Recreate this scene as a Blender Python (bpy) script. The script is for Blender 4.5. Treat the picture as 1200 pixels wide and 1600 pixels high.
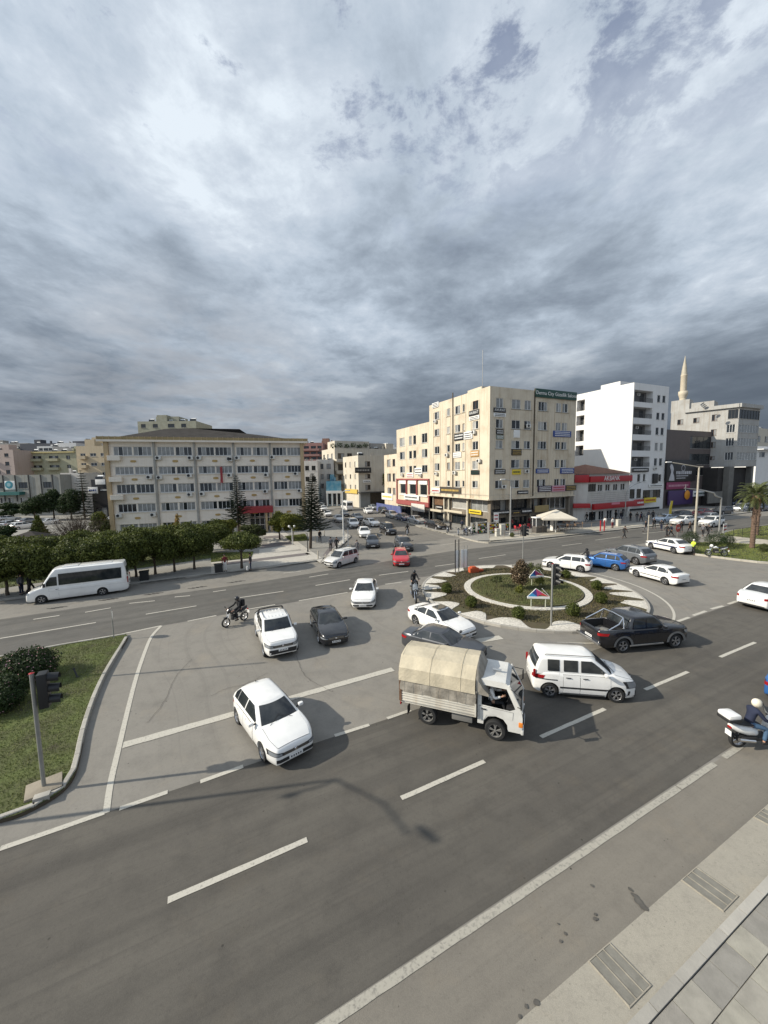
import bpy, bmesh, math, random
import numpy as np
from mathutils import Vector, Matrix
S = bpy.context.scene
for o in list(bpy.data.objects): bpy.data.objects.remove(o)
COL = S.collection
R = math.radians
# ------------------------------------------------------------------ camera
CAM_H = 9.4; FOC = 595.0; HY = 741.5; HS = -0.0166      # eye height, focal length in photo px, horizon row and slope
ROLL = math.atan(HS); PIT = math.atan((800-HY)*math.cos(ROLL)/FOC)
_h = (math.cos(ROLL), -math.sin(ROLL)); _n = (math.sin(ROLL), math.cos(ROLL))
cx_ = Vector((_h[0], _n[0]*math.sin(PIT), _n[0]*math.cos(PIT)))
cy_ = Vector((_h[1], _n[1]*math.sin(PIT), _n[1]*math.cos(PIT)))
cf_ = Vector((0, math.cos(PIT), -math.sin(PIT)))
cam = bpy.data.objects.new('camera', bpy.data.cameras.new('camera')); COL.objects.link(cam)
m = Matrix((cx_, cy_, -cf_)).transposed().to_4x4(); m.translation = (0, 0, CAM_H)
cam.matrix_world = m
cam.data.sensor_fit = 'HORIZONTAL'; cam.data.sensor_width = 36; cam.data.lens = FOC/1200*36
cam.data.clip_end = 3000; cam.data.clip_start = .05
S.camera = cam
S.render.resolution_x = 768; S.render.resolution_y = 1024
# ------------------------------------------------------------------ light
SUN_EL = 30.5; SUN_SH = 8.5          # elevation, heading of shadows (degrees from +X towards +Y)
sun = bpy.data.objects.new('sun', bpy.data.lights.new('sun', 'SUN')); COL.objects.link(sun)
sun.data.energy = 5.0; sun.data.angle = R(.6); sun.data.color = (1, .925, .79)
ld = Vector((math.cos(R(SUN_SH))*math.cos(R(SUN_EL)), math.sin(R(SUN_SH))*math.cos(R(SUN_EL)), -math.sin(R(SUN_EL))))
sun.rotation_euler = ld.to_track_quat('-Z', 'Y').to_euler()
S.view_settings.view_transform = 'Standard'; S.view_settings.look = 'None'; S.view_settings.exposure = .2; S.view_settings.gamma = 1
# ------------------------------------------------------------------ sky
W = bpy.data.worlds.new('World'); S.world = W; W.use_nodes = True
nt = W.node_tree; N = nt.nodes; L = nt.links; N.clear()
def nd(t, **k):
 n = N.new(t)
 for a, b in k.items(): setattr(n, a, b)
 return n
def mth(op, a, b=None, c=None, clamp=False):
 n = nd('ShaderNodeMath', operation=op, use_clamp=clamp)
 for i, v in enumerate((a, b, c)):
  if v is None: continue
  if isinstance(v, (int, float)): n.inputs[i].default_value = v
  else: L.new(v, n.inputs[i])
 return n.outputs[0]
def mixc(f, a, b, mode='MIX'):
 n = nd('ShaderNodeMix', data_type='RGBA', blend_type=mode)
 for i, v in ((0, f), (6, a), (7, b)):
  if isinstance(v, (int, float)): n.inputs[i].default_value = v
  elif isinstance(v, tuple): n.inputs[i].default_value = (*v, 1)
  else: L.new(v, n.inputs[i])
 return n.outputs[2]
def ss(v, a, b): # smoothstep
 n = nd('ShaderNodeMapRange', interpolation_type='SMOOTHSTEP'); L.new(v, n.inputs[0]); n.inputs[1].default_value = a; n.inputs[2].default_value = b
 return n.outputs[0]
tc = nd('ShaderNodeTexCoord'); sx = nd('ShaderNodeSeparateXYZ'); L.new(tc.outputs['Generated'], sx.inputs[0])
dx, dy, dz = sx.outputs
zz = mth('ADD', mth('MAXIMUM', dz, 0.0), .10)
px_ = mth('DIVIDE', dx, zz); py_ = mth('DIVIDE', dy, zz)
def noise(sx_, sy_, sc, det, rough, dist=0, off=0., lac=2.):
 c = nd('ShaderNodeCombineXYZ'); L.new(mth('MULTIPLY', px_, sx_), c.inputs[0]); L.new(mth('MULTIPLY', py_, sy_), c.inputs[1]); c.inputs[2].default_value = off
 n = nd('ShaderNodeTexNoise'); L.new(c.outputs[0], n.inputs['Vector'])
 n.inputs['Scale'].default_value = sc; n.inputs['Detail'].default_value = det; n.inputs['Roughness'].default_value = rough; n.inputs['Distortion'].default_value = dist; n.inputs['Lacunarity'].default_value = lac
 return n.outputs[0]
def blob(az, el, r0, r1):  # soft cap of sky around a direction
 v = (math.sin(R(az))*math.cos(R(el)), math.cos(R(az))*math.cos(R(el)), math.sin(R(el)))
 d = nd('ShaderNodeVectorMath', operation='DOT_PRODUCT'); L.new(tc.outputs['Generated'], d.inputs[0]); d.inputs[1].default_value = v
 return ss(d.outputs['Value'], math.cos(R(r1)), math.cos(R(r0)))
sky = nd('ShaderNodeTexSky', sky_type='NISHITA', sun_disc=False, sun_elevation=R(SUN_EL), sun_rotation=R(270-SUN_SH), altitude=20, air_density=1.0, dust_density=1.0)
big = noise(1, .75, .5, 3, .5, .4, 3.1)
mid = noise(1, .8, 1.35, 6, .55, .3, 7.7)
fin = noise(1, .95, 5.0, 9, .68, .2, 1.3)
puf = noise(1, .95, 2.7, 11, .62, .25, 5.2)
t = mth('ADD', mth('ADD', mth('MULTIPLY', big, .95), mth('MULTIPLY', mid, .85)), mth('ADD', mth('MULTIPLY', fin, .34), mth('MULTIPLY', puf, .66)))   # mean about 1.27
# broad masses of the real cloud deck: bright overhead to the left, slate towards the horizon
for a_, e_, r0, r1, k_ in ((-30, 40, 0, 42, .13), (-8, 60, 0, 46, .15), (35, 52, 2, 26, .07), (22, 26, 2, 20, .06), (44, 33, 1, 10, .12), (24, 11, 4, 26, -.13), (48, 15, 4, 16, -.04), (-46, 20, 4, 20, -.14), (-20, 20, 3, 16, -.10), (-20, 7, 2, 14, .10), (-38, 60, 2, 12, -.05), (-2, 33, 2, 14, .07)):
 t = mth('ADD', t, mth('MULTIPLY', blob(a_, e_, r0, r1), k_))
cr = nd('ShaderNodeValToRGB'); L.new(mth('MULTIPLY_ADD', t, 1.7, -1.79), cr.inputs[0])
el = cr.color_ramp.elements
el[0].position = .0; el[0].color = (.17, .205, .26, 1)
el[1].position = .98; el[1].color = (.70, .77, .84, 1)
for p, c in ((.28, (.26, .31, .375)), (.48, (.345, .405, .48)), (.64, (.44, .51, .595)), (.8, (.535, .60, .68))):
 e = el.new(p); e.color = (*c, 1)
hz = mth('SUBTRACT', 1, ss(dz, .02, .42))
cloud = mixc(mth('MULTIPLY', ss(hz, .0, .85), mth('MULTIPLY_ADD', blob(28, 8, 8, 46), .40, .48)), cr.outputs[0], (.095, .118, .150))
cloud = mixc(mth('MULTIPLY', mth('MULTIPLY', blob(-26, 6, 1, 24), ss(puf, .34, .62)), .62), cloud, (.28, .295, .325))
gap = mth('MULTIPLY', ss(mth('ADD', mth('MULTIPLY', fin, .6), mth('MULTIPLY', noise(1, .6, 1.0, 5, .6, .2, 12.2), .6)), .585, .67), ss(dz, .42, .75))
skyc = mixc(1.0, sky.outputs[0], (.1, .1, .1), 'MULTIPLY')
skyb = mixc(.7, skyc, (.13, .17, .30))
col = mixc(mth('MULTIPLY', gap, .8), cloud, skyb)
gain = mth('MULTIPLY_ADD', blob(215, 34, 8, 88), .75, 1.0)      # extra sky brightness added behind the camera, out of view, to lift shaded facades
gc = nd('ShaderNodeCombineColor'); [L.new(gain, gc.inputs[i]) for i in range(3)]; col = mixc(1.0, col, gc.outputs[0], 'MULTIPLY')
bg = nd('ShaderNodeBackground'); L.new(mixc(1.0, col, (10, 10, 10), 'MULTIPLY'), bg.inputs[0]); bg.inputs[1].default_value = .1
wo = nd('ShaderNodeOutputWorld'); L.new(bg.outputs[0], wo.inputs[0])
# ------------------------------------------------------------------ measuring helpers: a sight line of the photo meets a real plane
def ray(x, y): return cx_*((x-600)/FOC) + cy_*(-(y-800)/FOC) + cf_
def G(x, y, z=0.):
 r = ray(x, y); t = (z-CAM_H)/r.z
 return Vector((r.x*t, r.y*t, z))
_Mi = Matrix((cx_, cy_, cf_)).transposed().inverted()
def proj(v):
 c = _Mi @ (Vector(v)-Vector((0, 0, CAM_H)))
 return 600+FOC*c.x/c.z, 800-FOC*c.y/c.z
def az(deg): return Vector((math.sin(R(deg)), math.cos(R(deg)), 0))
def reach(p, d, px, z=10.):       # how far along d from p until the photo column px
 lo, hi = 0., 200.
 s0 = proj((p.x, p.y, z))[0] < px
 for _ in range(50):
  mdl = (lo+hi)/2; q = p+d*mdl
  if (proj((q.x, q.y, z))[0] < px) == s0: lo = mdl
  else: hi = mdl
 return lo
def height(p, py):
 lo, hi = 0., 90.
 for _ in range(50):
  mdl = (lo+hi)/2
  if proj((p.x, p.y, mdl))[1] > py: lo = mdl
  else: hi = mdl
 return lo
# ------------------------------------------------------------------ materials
MATS = {}
def mat(name, col, rough=.8, metal=0., var=0., vscale=1., bump=0., bscale=20., coat=0., col2=None, streak=0., spec=.5, island=0., emit=None, trans=0.):
 if name in MATS: return MATS[name]
 m = bpy.data.materials.new(name); m.use_nodes = True; nt = m.node_tree; N = nt.nodes; L = nt.links
 b = N['Principled BSDF']; MATS[name] = m
 b.inputs['Roughness'].default_value = rough; b.inputs['Metallic'].default_value = metal
 b.inputs['Specular IOR Level'].default_value = spec
 if coat: b.inputs['Coat Weight'].default_value = coat; b.inputs['Coat Roughness'].default_value = .03
 b.inputs['Base Color'].default_value = (*col, 1)
 tc = N.new('ShaderNodeTexCoord')
 out = None
 def nz(scale, det=5, stretch=None, rough_=.6):
  n = N.new('ShaderNodeTexNoise'); n.inputs['Scale'].default_value = scale; n.inputs['Detail'].default_value = det; n.inputs['Roughness'].default_value = rough_
  if stretch:
   mp = N.new('ShaderNodeMapping'); mp.inputs['Scale'].default_value = stretch; L.new(tc.outputs['Object'], mp.inputs[0]); L.new(mp.outputs[0], n.inputs['Vector'])
  else: L.new(tc.outputs['Object'], n.inputs['Vector'])
  return n.outputs[0]
 def mix(f, a, b_):
  n = N.new('ShaderNodeMix'); n.data_type = 'RGBA'
  for i, v in ((0, f), (6, a), (7, b_)):
   if isinstance(v, (int, float)): n.inputs[i].default_value = v
   elif isinstance(v, tuple): n.inputs[i].default_value = (*v, 1)
   else: L.new(v, n.inputs[i])
  return n.outputs[2]
 def rng(v, a, b_, c=0., d=1.):
  n = N.new('ShaderNodeMapRange'); L.new(v, n.inputs[0]); n.inputs[1].default_value = a; n.inputs[2].default_value = b_; n.inputs[3].default_value = c; n.inputs[4].default_value = d
  return n.outputs[0]
 if var:
  c2 = col2 if col2 else tuple(max(0, c*(1-var)) for c in col)
  out = mix(rng(nz(vscale), .35, .68), col, c2)
 if streak:
  dk = tuple(c*(.45+.1*i) for i, c in zip((2, 1, 0), col))
  out = mix(rng(nz(1.0, 6, (3.2, 3.2, .12)), .50, .72, 0, streak*1.25), out or col, dk)
  out = mix(rng(nz(.35, 8, None, .7), .52, .74, 0, streak*1.1), out, dk)
 if island:
  g = N.new('ShaderNodeNewGeometry')
  c3 = tuple(c*(1-island) for c in col); c4 = tuple(min(1, c*(1+island*1.2)) for c in (col2 or col))
  a = mix(g.outputs['Random Per Island'], c3, c4)
  out = mix(.5, a, out) if out else a
 if out: L.new(out, b.inputs['Base Color'])
 if bump:
  bn = N.new('ShaderNodeBump'); bn.inputs['Strength'].default_value = bump; bn.inputs['Distance'].default_value = .02
  L.new(nz(bscale, 6), bn.inputs['Height']); L.new(bn.outputs[0], b.inputs['Normal'])
 if emit:
  b.inputs['Emission Color'].default_value = (*emit[:3], 1); b.inputs['Emission Strength'].default_value = emit[3]
 if trans:
  t1 = N.new('ShaderNodeBsdfTranslucent'); L.new(out, t1.inputs[0]) if out else None
  ms = N.new('ShaderNodeMixShader'); ms.inputs[0].default_value = trans
  L.new(b.outputs[0], ms.inputs[1]); L.new(t1.outputs[0], ms.inputs[2]); L.new(ms.outputs[0], N['Material Output'].inputs[0])
 return m
# ------------------------------------------------------------------ mesh collector
class MB:
 def __init__(s): s.v = []; s.f = []; s.mi = []; s.mats = []; s.sm = []
 def mid(s, m):
  if m not in s.mats: s.mats.append(m)
  return s.mats.index(m)
 def add(s, vs, fs, m, T=None, smooth=False):
  b = len(s.v); k = s.mid(m)
  if T is not None: vs = [T @ Vector(v) for v in vs]
  s.v += [tuple(v) for v in vs]
  for f in fs: s.f.append(tuple(b+i for i in f)); s.mi.append(k); s.sm.append(smooth)
  return s
 def box(s, c, d, m, T=None, rz=0., bev=0.):
  x, y, z = (a/2 for a in d)
  if bev:
   bm = bmesh.new(); bmesh.ops.create_cube(bm, size=1)
   for v in bm.verts: v.co = Vector((v.co.x*d[0], v.co.y*d[1], v.co.z*d[2]))
   bmesh.ops.bevel(bm, geom=bm.edges[:], offset=min(bev, min(d)*.45), segments=2, affect='EDGES', profile=.6)
   vs = [v.co.copy() for v in bm.verts]; fs = [[v.index for v in f.verts] for f in bm.faces]; bm.free()
  else:
   vs = [Vector((i*x, j*y, k*z)) for i in (-1, 1) for j in (-1, 1) for k in (-1, 1)]
   fs = [(0, 1, 3, 2), (4, 6, 7, 5), (0, 4, 5, 1), (2, 3, 7, 6), (0, 2, 6, 4), (1, 5, 7, 3)]
  if rz: q = Matrix.Rotation(rz, 4, 'Z'); vs = [q @ v for v in vs]
  vs = [v+Vector(c) for v in vs]
  return s.add(vs, fs, m, T)
 def tube(s, pts, rad, m, n=8, T=None, cap=True, smooth=True):
  pts = [Vector(p) for p in pts]; rad = rad if isinstance(rad, (list, tuple)) else [rad]*len(pts)
  vs = []; fs = []; up = None
  for i, p in enumerate(pts):
   d = (pts[min(i+1, len(pts)-1)]-pts[max(i-1, 0)]).normalized()
   if up is None: up = d.orthogonal().normalized()
   up = (up - d*up.dot(d)).normalized(); w = d.cross(up)
   for k in range(n):
    a = 2*math.pi*k/n; vs.append(p+(up*math.cos(a)+w*math.sin(a))*rad[i])
  for i in range(len(pts)-1):
   for k in range(n):
    k2 = (k+1) % n; fs.append((i*n+k, i*n+k2, (i+1)*n+k2, (i+1)*n+k))
  s.add(vs, fs, m, T, smooth)
  if cap:
   e = len(pts)-1
   s.add(vs[:n], [tuple(range(n-1, -1, -1))], m, T); s.add(vs[e*n:], [tuple(range(n))], m, T)
  return s
 def lathe(s, prof, m, n=20, T=None, axis='Z', smooth=True):
  vs = []; fs = []
  for (r, z) in prof:
   for k in range(n):
    a = 2*math.pi*k/n
    if axis == 'Z': vs.append(Vector((r*math.cos(a), r*math.sin(a), z)))
    else: vs.append(Vector((r*math.cos(a), z, r*math.sin(a))))
  for i in range(len(prof)-1):
   for k in range(n):
    k2 = (k+1) % n; fs.append((i*n+k, i*n+k2, (i+1)*n+k2, (i+1)*n+k))
  return s.add(vs, fs, m, T, smooth)
 def prism(s, poly, z0, z1, m, T=None, top=True, bottom=True):
  n = len(poly); vs = [Vector((p[0], p[1], z0)) for p in poly]+[Vector((p[0], p[1], z1)) for p in poly]
  fs = [(i, (i+1) % n, n+(i+1) % n, n+i) for i in range(n)]
  if top: fs.append(tuple(range(n, 2*n)))
  if bottom: fs.append(tuple(range(n-1, -1, -1)))
  return s.add(vs, fs, m, T)
 def grid(s, P, m, T=None, smooth=True, thick=0):   # P: rows of points
  h = len(P); w = len(P[0]); vs = [p for r in P for p in r]
  fs = [(i*w+j, i*w+j+1, (i+1)*w+j+1, (i+1)*w+j) for i in range(h-1) for j in range(w-1)]
  return s.add(vs, fs, m, T, smooth)
 def mesh(s, name):
  me = bpy.data.meshes.new(name); me.from_pydata(s.v, [], s.f)
  for m in s.mats: me.materials.append(m)
  me.polygons.foreach_set('material_index', s.mi); me.polygons.foreach_set('use_smooth', s.sm)
  me.update(); return me
 def fix(s, name, ang=35):
  me = s.mesh(name); bm = bmesh.new(); bm.from_mesh(me)
  bmesh.ops.remove_doubles(bm, verts=bm.verts, dist=1e-4); bmesh.ops.recalc_face_normals(bm, faces=bm.faces)
  bm.to_mesh(me); bm.free()
  if ang:
   try: me.set_sharp_from_angle(angle=R(ang))
   except Exception: pass
  return me
def link(name, me, parent=None, loc=None, rz=None):
 o = bpy.data.objects.new(name, me); COL.objects.link(o)
 if parent is not None: o.parent = parent
 if loc is not None: o.location = loc
 if rz is not None: o.rotation_euler = (0, 0, rz)
 return o
def tag(o, label=None, cat=None, group=None, kind=None):
 if label: o['label'] = label
 if cat: o['category'] = cat
 if group: o['group'] = group
 if kind: o['kind'] = kind
 return o
def empty(name, loc, rz, label, cat, group=None):
 o = bpy.data.objects.new(name, None); COL.objects.link(o); o.location = loc; o.rotation_euler = (0, 0, rz); o.empty_display_size = .3
 return tag(o, label, cat, group)
def struct(name, mb, fixit=False):
 o = link(name, mb.fix(name) if fixit else mb.mesh(name)); o['kind'] = 'structure'; return o
def copy_tree(o, parent=None):
 c = o.copy(); COL.objects.link(c); c.parent = parent
 for ch in [x for x in o.children]: copy_tree(ch, c)
 return c
def T_(loc=(0, 0, 0), rz=0., rx=0., ry=0., s=None):
 t = Matrix.Translation(loc) @ Matrix.Rotation(rz, 4, 'Z') @ Matrix.Rotation(ry, 4, 'Y') @ Matrix.Rotation(rx, 4, 'X')
 if s: t = t @ Matrix.Diagonal((*s, 1))
 return t
def text_mesh(txt, size, m, depth=.01):
 cu = bpy.data.curves.new('lettering', 'FONT'); cu.body = txt; cu.size = size; cu.extrude = depth; cu.align_x = 'CENTER'; cu.align_y = 'CENTER'; cu.resolution_u = 2
 o = bpy.data.objects.new('lettering', cu); COL.objects.link(o)
 dg = bpy.context.evaluated_depsgraph_get(); me = bpy.data.meshes.new_from_object(o.evaluated_get(dg))
 bpy.data.objects.remove(o); me.materials.clear(); me.materials.append(m)
 me.transform(Matrix.Rotation(math.pi/2, 4, 'X'))      # stands in XZ, faces -Y
 return me
# ================================================================== GROUND, ROADS, KERBS
def ground_mat(name, base, base2, dark, road=None, grain=.5, spots=.5, arcs=None, rough=.85):
 m = bpy.data.materials.new(name); m.use_nodes = True; nt = m.node_tree; N = nt.nodes; L = nt.links; b = N['Principled BSDF']
 tc = N.new('ShaderNodeTexCoord')
 def nz(scale, det=5, vec=None, r_=.6):
  n = N.new('ShaderNodeTexNoise'); n.inputs['Scale'].default_value = scale; n.inputs['Detail'].default_value = det; n.inputs['Roughness'].default_value = r_
  L.new(vec or tc.outputs['Object'], n.inputs['Vector']); return n.outputs[0]
 def rng(v, a, b_, c=0., d=1.):
  n = N.new('ShaderNodeMapRange'); L.new(v, n.inputs[0]); n.inputs[1].default_value = a; n.inputs[2].default_value = b_; n.inputs[3].default_value = c; n.inputs[4].default_value = d; return n.outputs[0]
 def mix(f, a, b_):
  n = N.new('ShaderNodeMix'); n.data_type = 'RGBA'
  for i, v in ((0, f), (6, a), (7, b_)):
   if isinstance(v, (int, float)): n.inputs[i].default_value = v
   elif isinstance(v, tuple): n.inputs[i].default_value = (*v, 1)
   else: L.new(v, n.inputs[i])
  return n.outputs[2]
 c = mix(rng(nz(.22, 4), .35, .65), base, base2)
 c = mix(rng(nz(1.3, 6), .48, .72, 0, .5), c, dark); c = mix(rng(nz(.45, 5, None, .7), .54, .70, 0, .4), c, tuple(x*y for x, y in zip(base, (1.22, 1.12, .98))))
 if road is not None:      # streaks of wear along the road heading (degrees from +X)
  mp = N.new('ShaderNodeMapping'); mp.inputs['Rotation'].default_value = (0, 0, -R(road)); mp.vector_type = 'POINT'
  L.new(tc.outputs['Object'], mp.inputs[0])
  sp = N.new('ShaderNodeMapping'); sp.inputs['Scale'].default_value = (.05, 1.4, 1); L.new(mp.outputs[0], sp.inputs[0])
  c = mix(rng(nz(1.0, 5, sp.outputs[0], .55), .42, .66, 0, .55), c, dark)
  sp2 = N.new('ShaderNodeMapping'); sp2.inputs['Scale'].default_value = (.12, 9, 1); L.new(mp.outputs[0], sp2.inputs[0])
  c = mix(rng(nz(1.0, 4, sp2.outputs[0], .5), .55, .75, 0, .35), c, dark)
 if arcs:                  # tyre wear sweeping round a point
  sx = N.new('ShaderNodeVectorMath'); sx.operation = 'DISTANCE'; L.new(tc.outputs['Object'], sx.inputs[0]); sx.inputs[1].default_value = (*arcs, 0)
  cb = N.new('ShaderNodeCombineXYZ')
  ad = N.new('ShaderNodeMath'); ad.operation = 'MULTIPLY_ADD'; L.new(nz(.07, 1), ad.inputs[0]); ad.inputs[1].default_value = 5; L.new(sx.outputs['Value'], ad.inputs[2])
  L.new(ad.outputs[0], cb.inputs[0])
  n = N.new('ShaderNodeTexNoise'); n.inputs['Scale'].default_value = 2.2; n.inputs['Detail'].default_value = 4; n.inputs['Roughness'].default_value = .7; L.new(cb.outputs[0], n.inputs['Vector'])
  mk = N.new('ShaderNodeMath'); mk.operation = 'MULTIPLY'; L.new(rng(n.outputs[0], .52, .70, 0, .62), mk.inputs[0]); L.new(rng(nz(.16, 3), .36, .56), mk.inputs[1])
  c = mix(mk.outputs[0], c, dark)
 g1 = nz(55, 3, None, .8)
 c = mix(rng(g1, .3, .7, 0, grain*.55), c, tuple(min(1, x*1.5) for x in base))
 g0 = nz(9, 5, None, .85)
 c = mix(rng(g0, .5, .8, 0, grain*.6), c, tuple(x*.6 for x in dark))
 v = N.new('ShaderNodeTexVoronoi'); v.inputs['Scale'].default_value = 2.1; L.new(tc.outputs['Object'], v.inputs['Vector'])
 sp_ = N.new('ShaderNodeMath'); sp_.operation = 'MULTIPLY'; L.new(rng(v.outputs['Distance'], .035, .07, spots, 0), sp_.inputs[0]); L.new(rng(nz(.35, 3), .48, .56), sp_.inputs[1])
 c = mix(sp_.outputs[0], c, (.02, .018, .016))
 v = N.new('ShaderNodeTexVoronoi'); v.inputs['Scale'].default_value = 7.; L.new(tc.outputs['Object'], v.inputs['Vector'])
 sp_ = N.new('ShaderNodeMath'); sp_.operation = 'MULTIPLY'; L.new(rng(v.outputs['Distance'], .06, .12, spots*.8, 0), sp_.inputs[0]); L.new(rng(nz(.8, 4), .50, .62), sp_.inputs[1])
 c = mix(sp_.outputs[0], c, tuple(x*.35 for x in dark))
 L.new(c, b.inputs['Base Color']); b.inputs['Roughness'].default_value = rough; b.inputs['Specular IOR Level'].default_value = .3
 bn = N.new('ShaderNodeBump'); bn.inputs['Strength'].default_value = .5; bn.inputs['Distance'].default_value = .012; L.new(g1, bn.inputs['Height']); L.new(bn.outputs[0], b.inputs['Normal'])
 return m
RC = Vector((11.1, 29.5, 0)); RR = 8.2        # roundabout centre and radius
ROADA = 26.2                                   # heading of the near road, degrees from +X
M_ground = ground_mat('ground_dust', (.17, .155, .13), (.13, .12, .105), (.10, .09, .08))
M_junc = ground_mat('junction_asphalt', (.212, .198, .173), (.178, .166, .145), (.115, .107, .095), arcs=(11.1, 29.5), grain=.55, spots=.9)
M_near = ground_mat('near_road_asphalt', (.108, .099, .084), (.082, .075, .065), (.042, .039, .035), road=ROADA, grain=.5, spots=.6)
M_should = ground_mat('shoulder_asphalt', (.190, .173, .144), (.168, .153, .129), (.118, .107, .092), road=ROADA, grain=.55, spots=1.)
M_far = ground_mat('far_road_asphalt', (.125, .118, .105), (.095, .090, .081), (.058, .055, .050), road=29.5, grain=.35, spots=.5)
M_side = ground_mat('side_street_asphalt', (.18, .168, .147), (.155, .145, .128), (.10, .095, .086), road=112, grain=.35, spots=.5)
M_conc = ground_mat('gutter_concrete', (.29, .268, .222), (.25, .232, .195), (.19, .175, .15), grain=.8, spots=.6)
M_pave = ground_mat('paving_stone', (.26, .25, .225), (.22, .21, .19), (.15, .145, .13), grain=.5, spots=.3)
M_kerb = mat('kerb_concrete', (.36, .34, .30), .9, var=.3, vscale=2., bump=.4, island=.22)
M_soil = ground_mat('bed_soil', (.080, .060, .040), (.062, .068, .026), (.045, .032, .024), grain=1., spots=.2)
M_white_line = mat('road_paint', (.43, .405, .345), .8, var=.28, vscale=3.5, bump=.3, bscale=60)
def worn_paint(nm='worn_road_paint', a=.50, b_=.64, k=.8, c1=(.34, .32, .27, 1)):
 m = bpy.data.materials.new(nm); m.use_nodes = True; nt = m.node_tree; N = nt.nodes; L = nt.links; b = N['Principled BSDF']
 tc = N.new('ShaderNodeTexCoord'); n = N.new('ShaderNodeTexNoise'); n.inputs['Scale'].default_value = 14; n.inputs['Detail'].default_value = 8; n.inputs['Roughness'].default_value = .75
 L.new(tc.outputs['Object'], n.inputs['Vector']); r = N.new('ShaderNodeMapRange'); L.new(n.outputs[0], r.inputs[0]); r.inputs[1].default_value = a; r.inputs[2].default_value = b_; r.inputs[3].default_value = 0; r.inputs[4].default_value = k
 x = N.new('ShaderNodeMix'); x.data_type = 'RGBA'; L.new(r.outputs[0], x.inputs[0]); x.inputs[6].default_value = c1; x.inputs[7].default_value = (.15, .14, .125, 1)
 L.new(x.outputs[2], b.inputs['Base Color']); b.inputs['Roughness'].default_value = .85
 return m
M_worn = worn_paint(); M_white_line = worn_paint('road_paint_chipped', .53, .66, .7, (.45, .425, .365, 1))
def grass_mat():
 return mat('lawn_grass', (.090, .115, .026), .9, var=.5, vscale=.9, col2=(.050, .045, .020), bump=.8, bscale=30)
M_grass = grass_mat()
def sheet(name, pts, z, m, sub=False):
 mb = MB(); mb.add([(p[0], p[1], z) for p in pts], [tuple(range(len(pts)))], m)
 return struct(name, mb)
def pxs(l, z=0.): return [G(x, y, z) for x, y in l]
g_ = MB(); g_.add([(-900, -40, 0), (900, -40, 0), (900, 1500, 0), (-900, 1500, 0)], [(0, 1, 2, 3)], M_ground); struct('ground', g_)
rd = Vector((math.cos(R(ROADA)), math.sin(R(ROADA)), 0)); rn = Vector((-rd.y, rd.x, 0))   # along / across the near road
def RD(p, a, b): return p+rd*a+rn*b
pS = G(800, 1399.6)            # on the near solid line
pB = G(577, 1133)              # on the dash row that closes the dark road
# junction surface: a big light sheet everything else lies on
jn = [RD(pS, -60, -12), RD(pS, 160, -12), Vector((150, 118, 0)), G(1000, 812), G(700, 832), G(560, 835), G(505, 868), G(300, 905), G(0, 941), Vector((-75, 8, 0))]
sheet('junction_asphalt', jn, .004, M_junc)
sheet('near_road', [RD(pS, -60, .05), RD(pS, 160, .05), RD(pB, 150, 0), RD(pB, -60, 0)], .008, M_near)
gu = G(810, 1597); kb = G(1007, 1580)
def across(p, q): return (q-p).dot(rn)
dgu = across(pS, gu); dkb = across(pS, kb)
sheet('road_shoulder', [RD(pS, -60, dgu), RD(pS, 160, dgu), RD(pS, 160, -.05), RD(pS, -60, -.05)], .008, M_should)
# far road: darker band
f0 = G(0, 975); f1 = G(545, 893)
fn = [G(0, 1027), G(90, 1009), G(252, 978), G(543, 926), G(650, 903), G(748, 890), G(850, 873), G(1000, 850)]
ff = [G(1200, 806), G(1040, 822), G(900, 838), G(700, 862), G(560, 884), G(400, 910), G(200, 938), G(0, 968)]
e1 = (fn[-1]-fn[-2]).normalized()
fn = [fn[0]-(fn[1]-fn[0]).normalized()*40]+fn+[fn[-1]+e1*110]
e2 = Vector((math.cos(R(29)), math.sin(R(29)), 0))
ff = [ff[0]+e2*80]+ff+[ff[-1]-Vector((math.cos(R(31.5)), math.sin(R(31.5)), 0))*40]
sheet('far_road', fn+ff, .008, M_far)
# side street between the left building and the office block
ss0 = [G(505, 866), G(560, 838), G(700, 836), G(655, 823), G(600, 812), G(590, 790), G(587, 775), G(500, 775), G(497, 800), G(510, 835)]
sheet('side_street', [G(497, 868), G(640, 850), G(735, 836), G(660, 827), G(600, 806), G(575, 783), G(498, 783), G(488, 800), G(520, 835), G(512, 850)], .012, M_side)
# ---- painted markings
_zz = [0]
def stripe(name, a, b, w, m=None, z=.016, parts=None):
 _zz[0] = (_zz[0]+1) % 7; z += .0006*_zz[0]
 d = (b-a).normalized(); n = Vector((-d.y, d.x, 0))*(w/2); mb = MB()
 L_ = (b-a).length; k = max(2, int(L_/.35)); rg = random.Random(int(abs(a.x*97+a.y*31)))
 top = []; bot = []
 for i in range(k+1):
  p = a+(b-a)*(i/k); j1 = 1+rg.uniform(-.09, .05); j2 = 1+rg.uniform(-.09, .05)
  top.append(p+n*j1); bot.append(p-n*j2)
 mb.grid([[Vector((p.x, p.y, z)) for p in bot], [Vector((p.x, p.y, z)) for p in top]], m or M_white_line, smooth=False)
 return struct(name, mb)
def path_strip(name, pts, w, m, z=.016):
 _zz[0] = (_zz[0]+1) % 7; z += .0006*_zz[0]; mb = MB(); A = []; B = []
 for i, p in enumerate(pts):
  d = (pts[min(i+1, len(pts)-1)]-pts[max(i-1, 0)]); d.z = 0; d.normalize(); n = Vector((-d.y, d.x, 0))*(w/2)
  A.append(Vector(((p+n).x, (p+n).y, z))); B.append(Vector(((p-n).x, (p-n).y, z)))
 mb.grid([B, A], m, smooth=False); return struct(name, mb)
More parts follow.
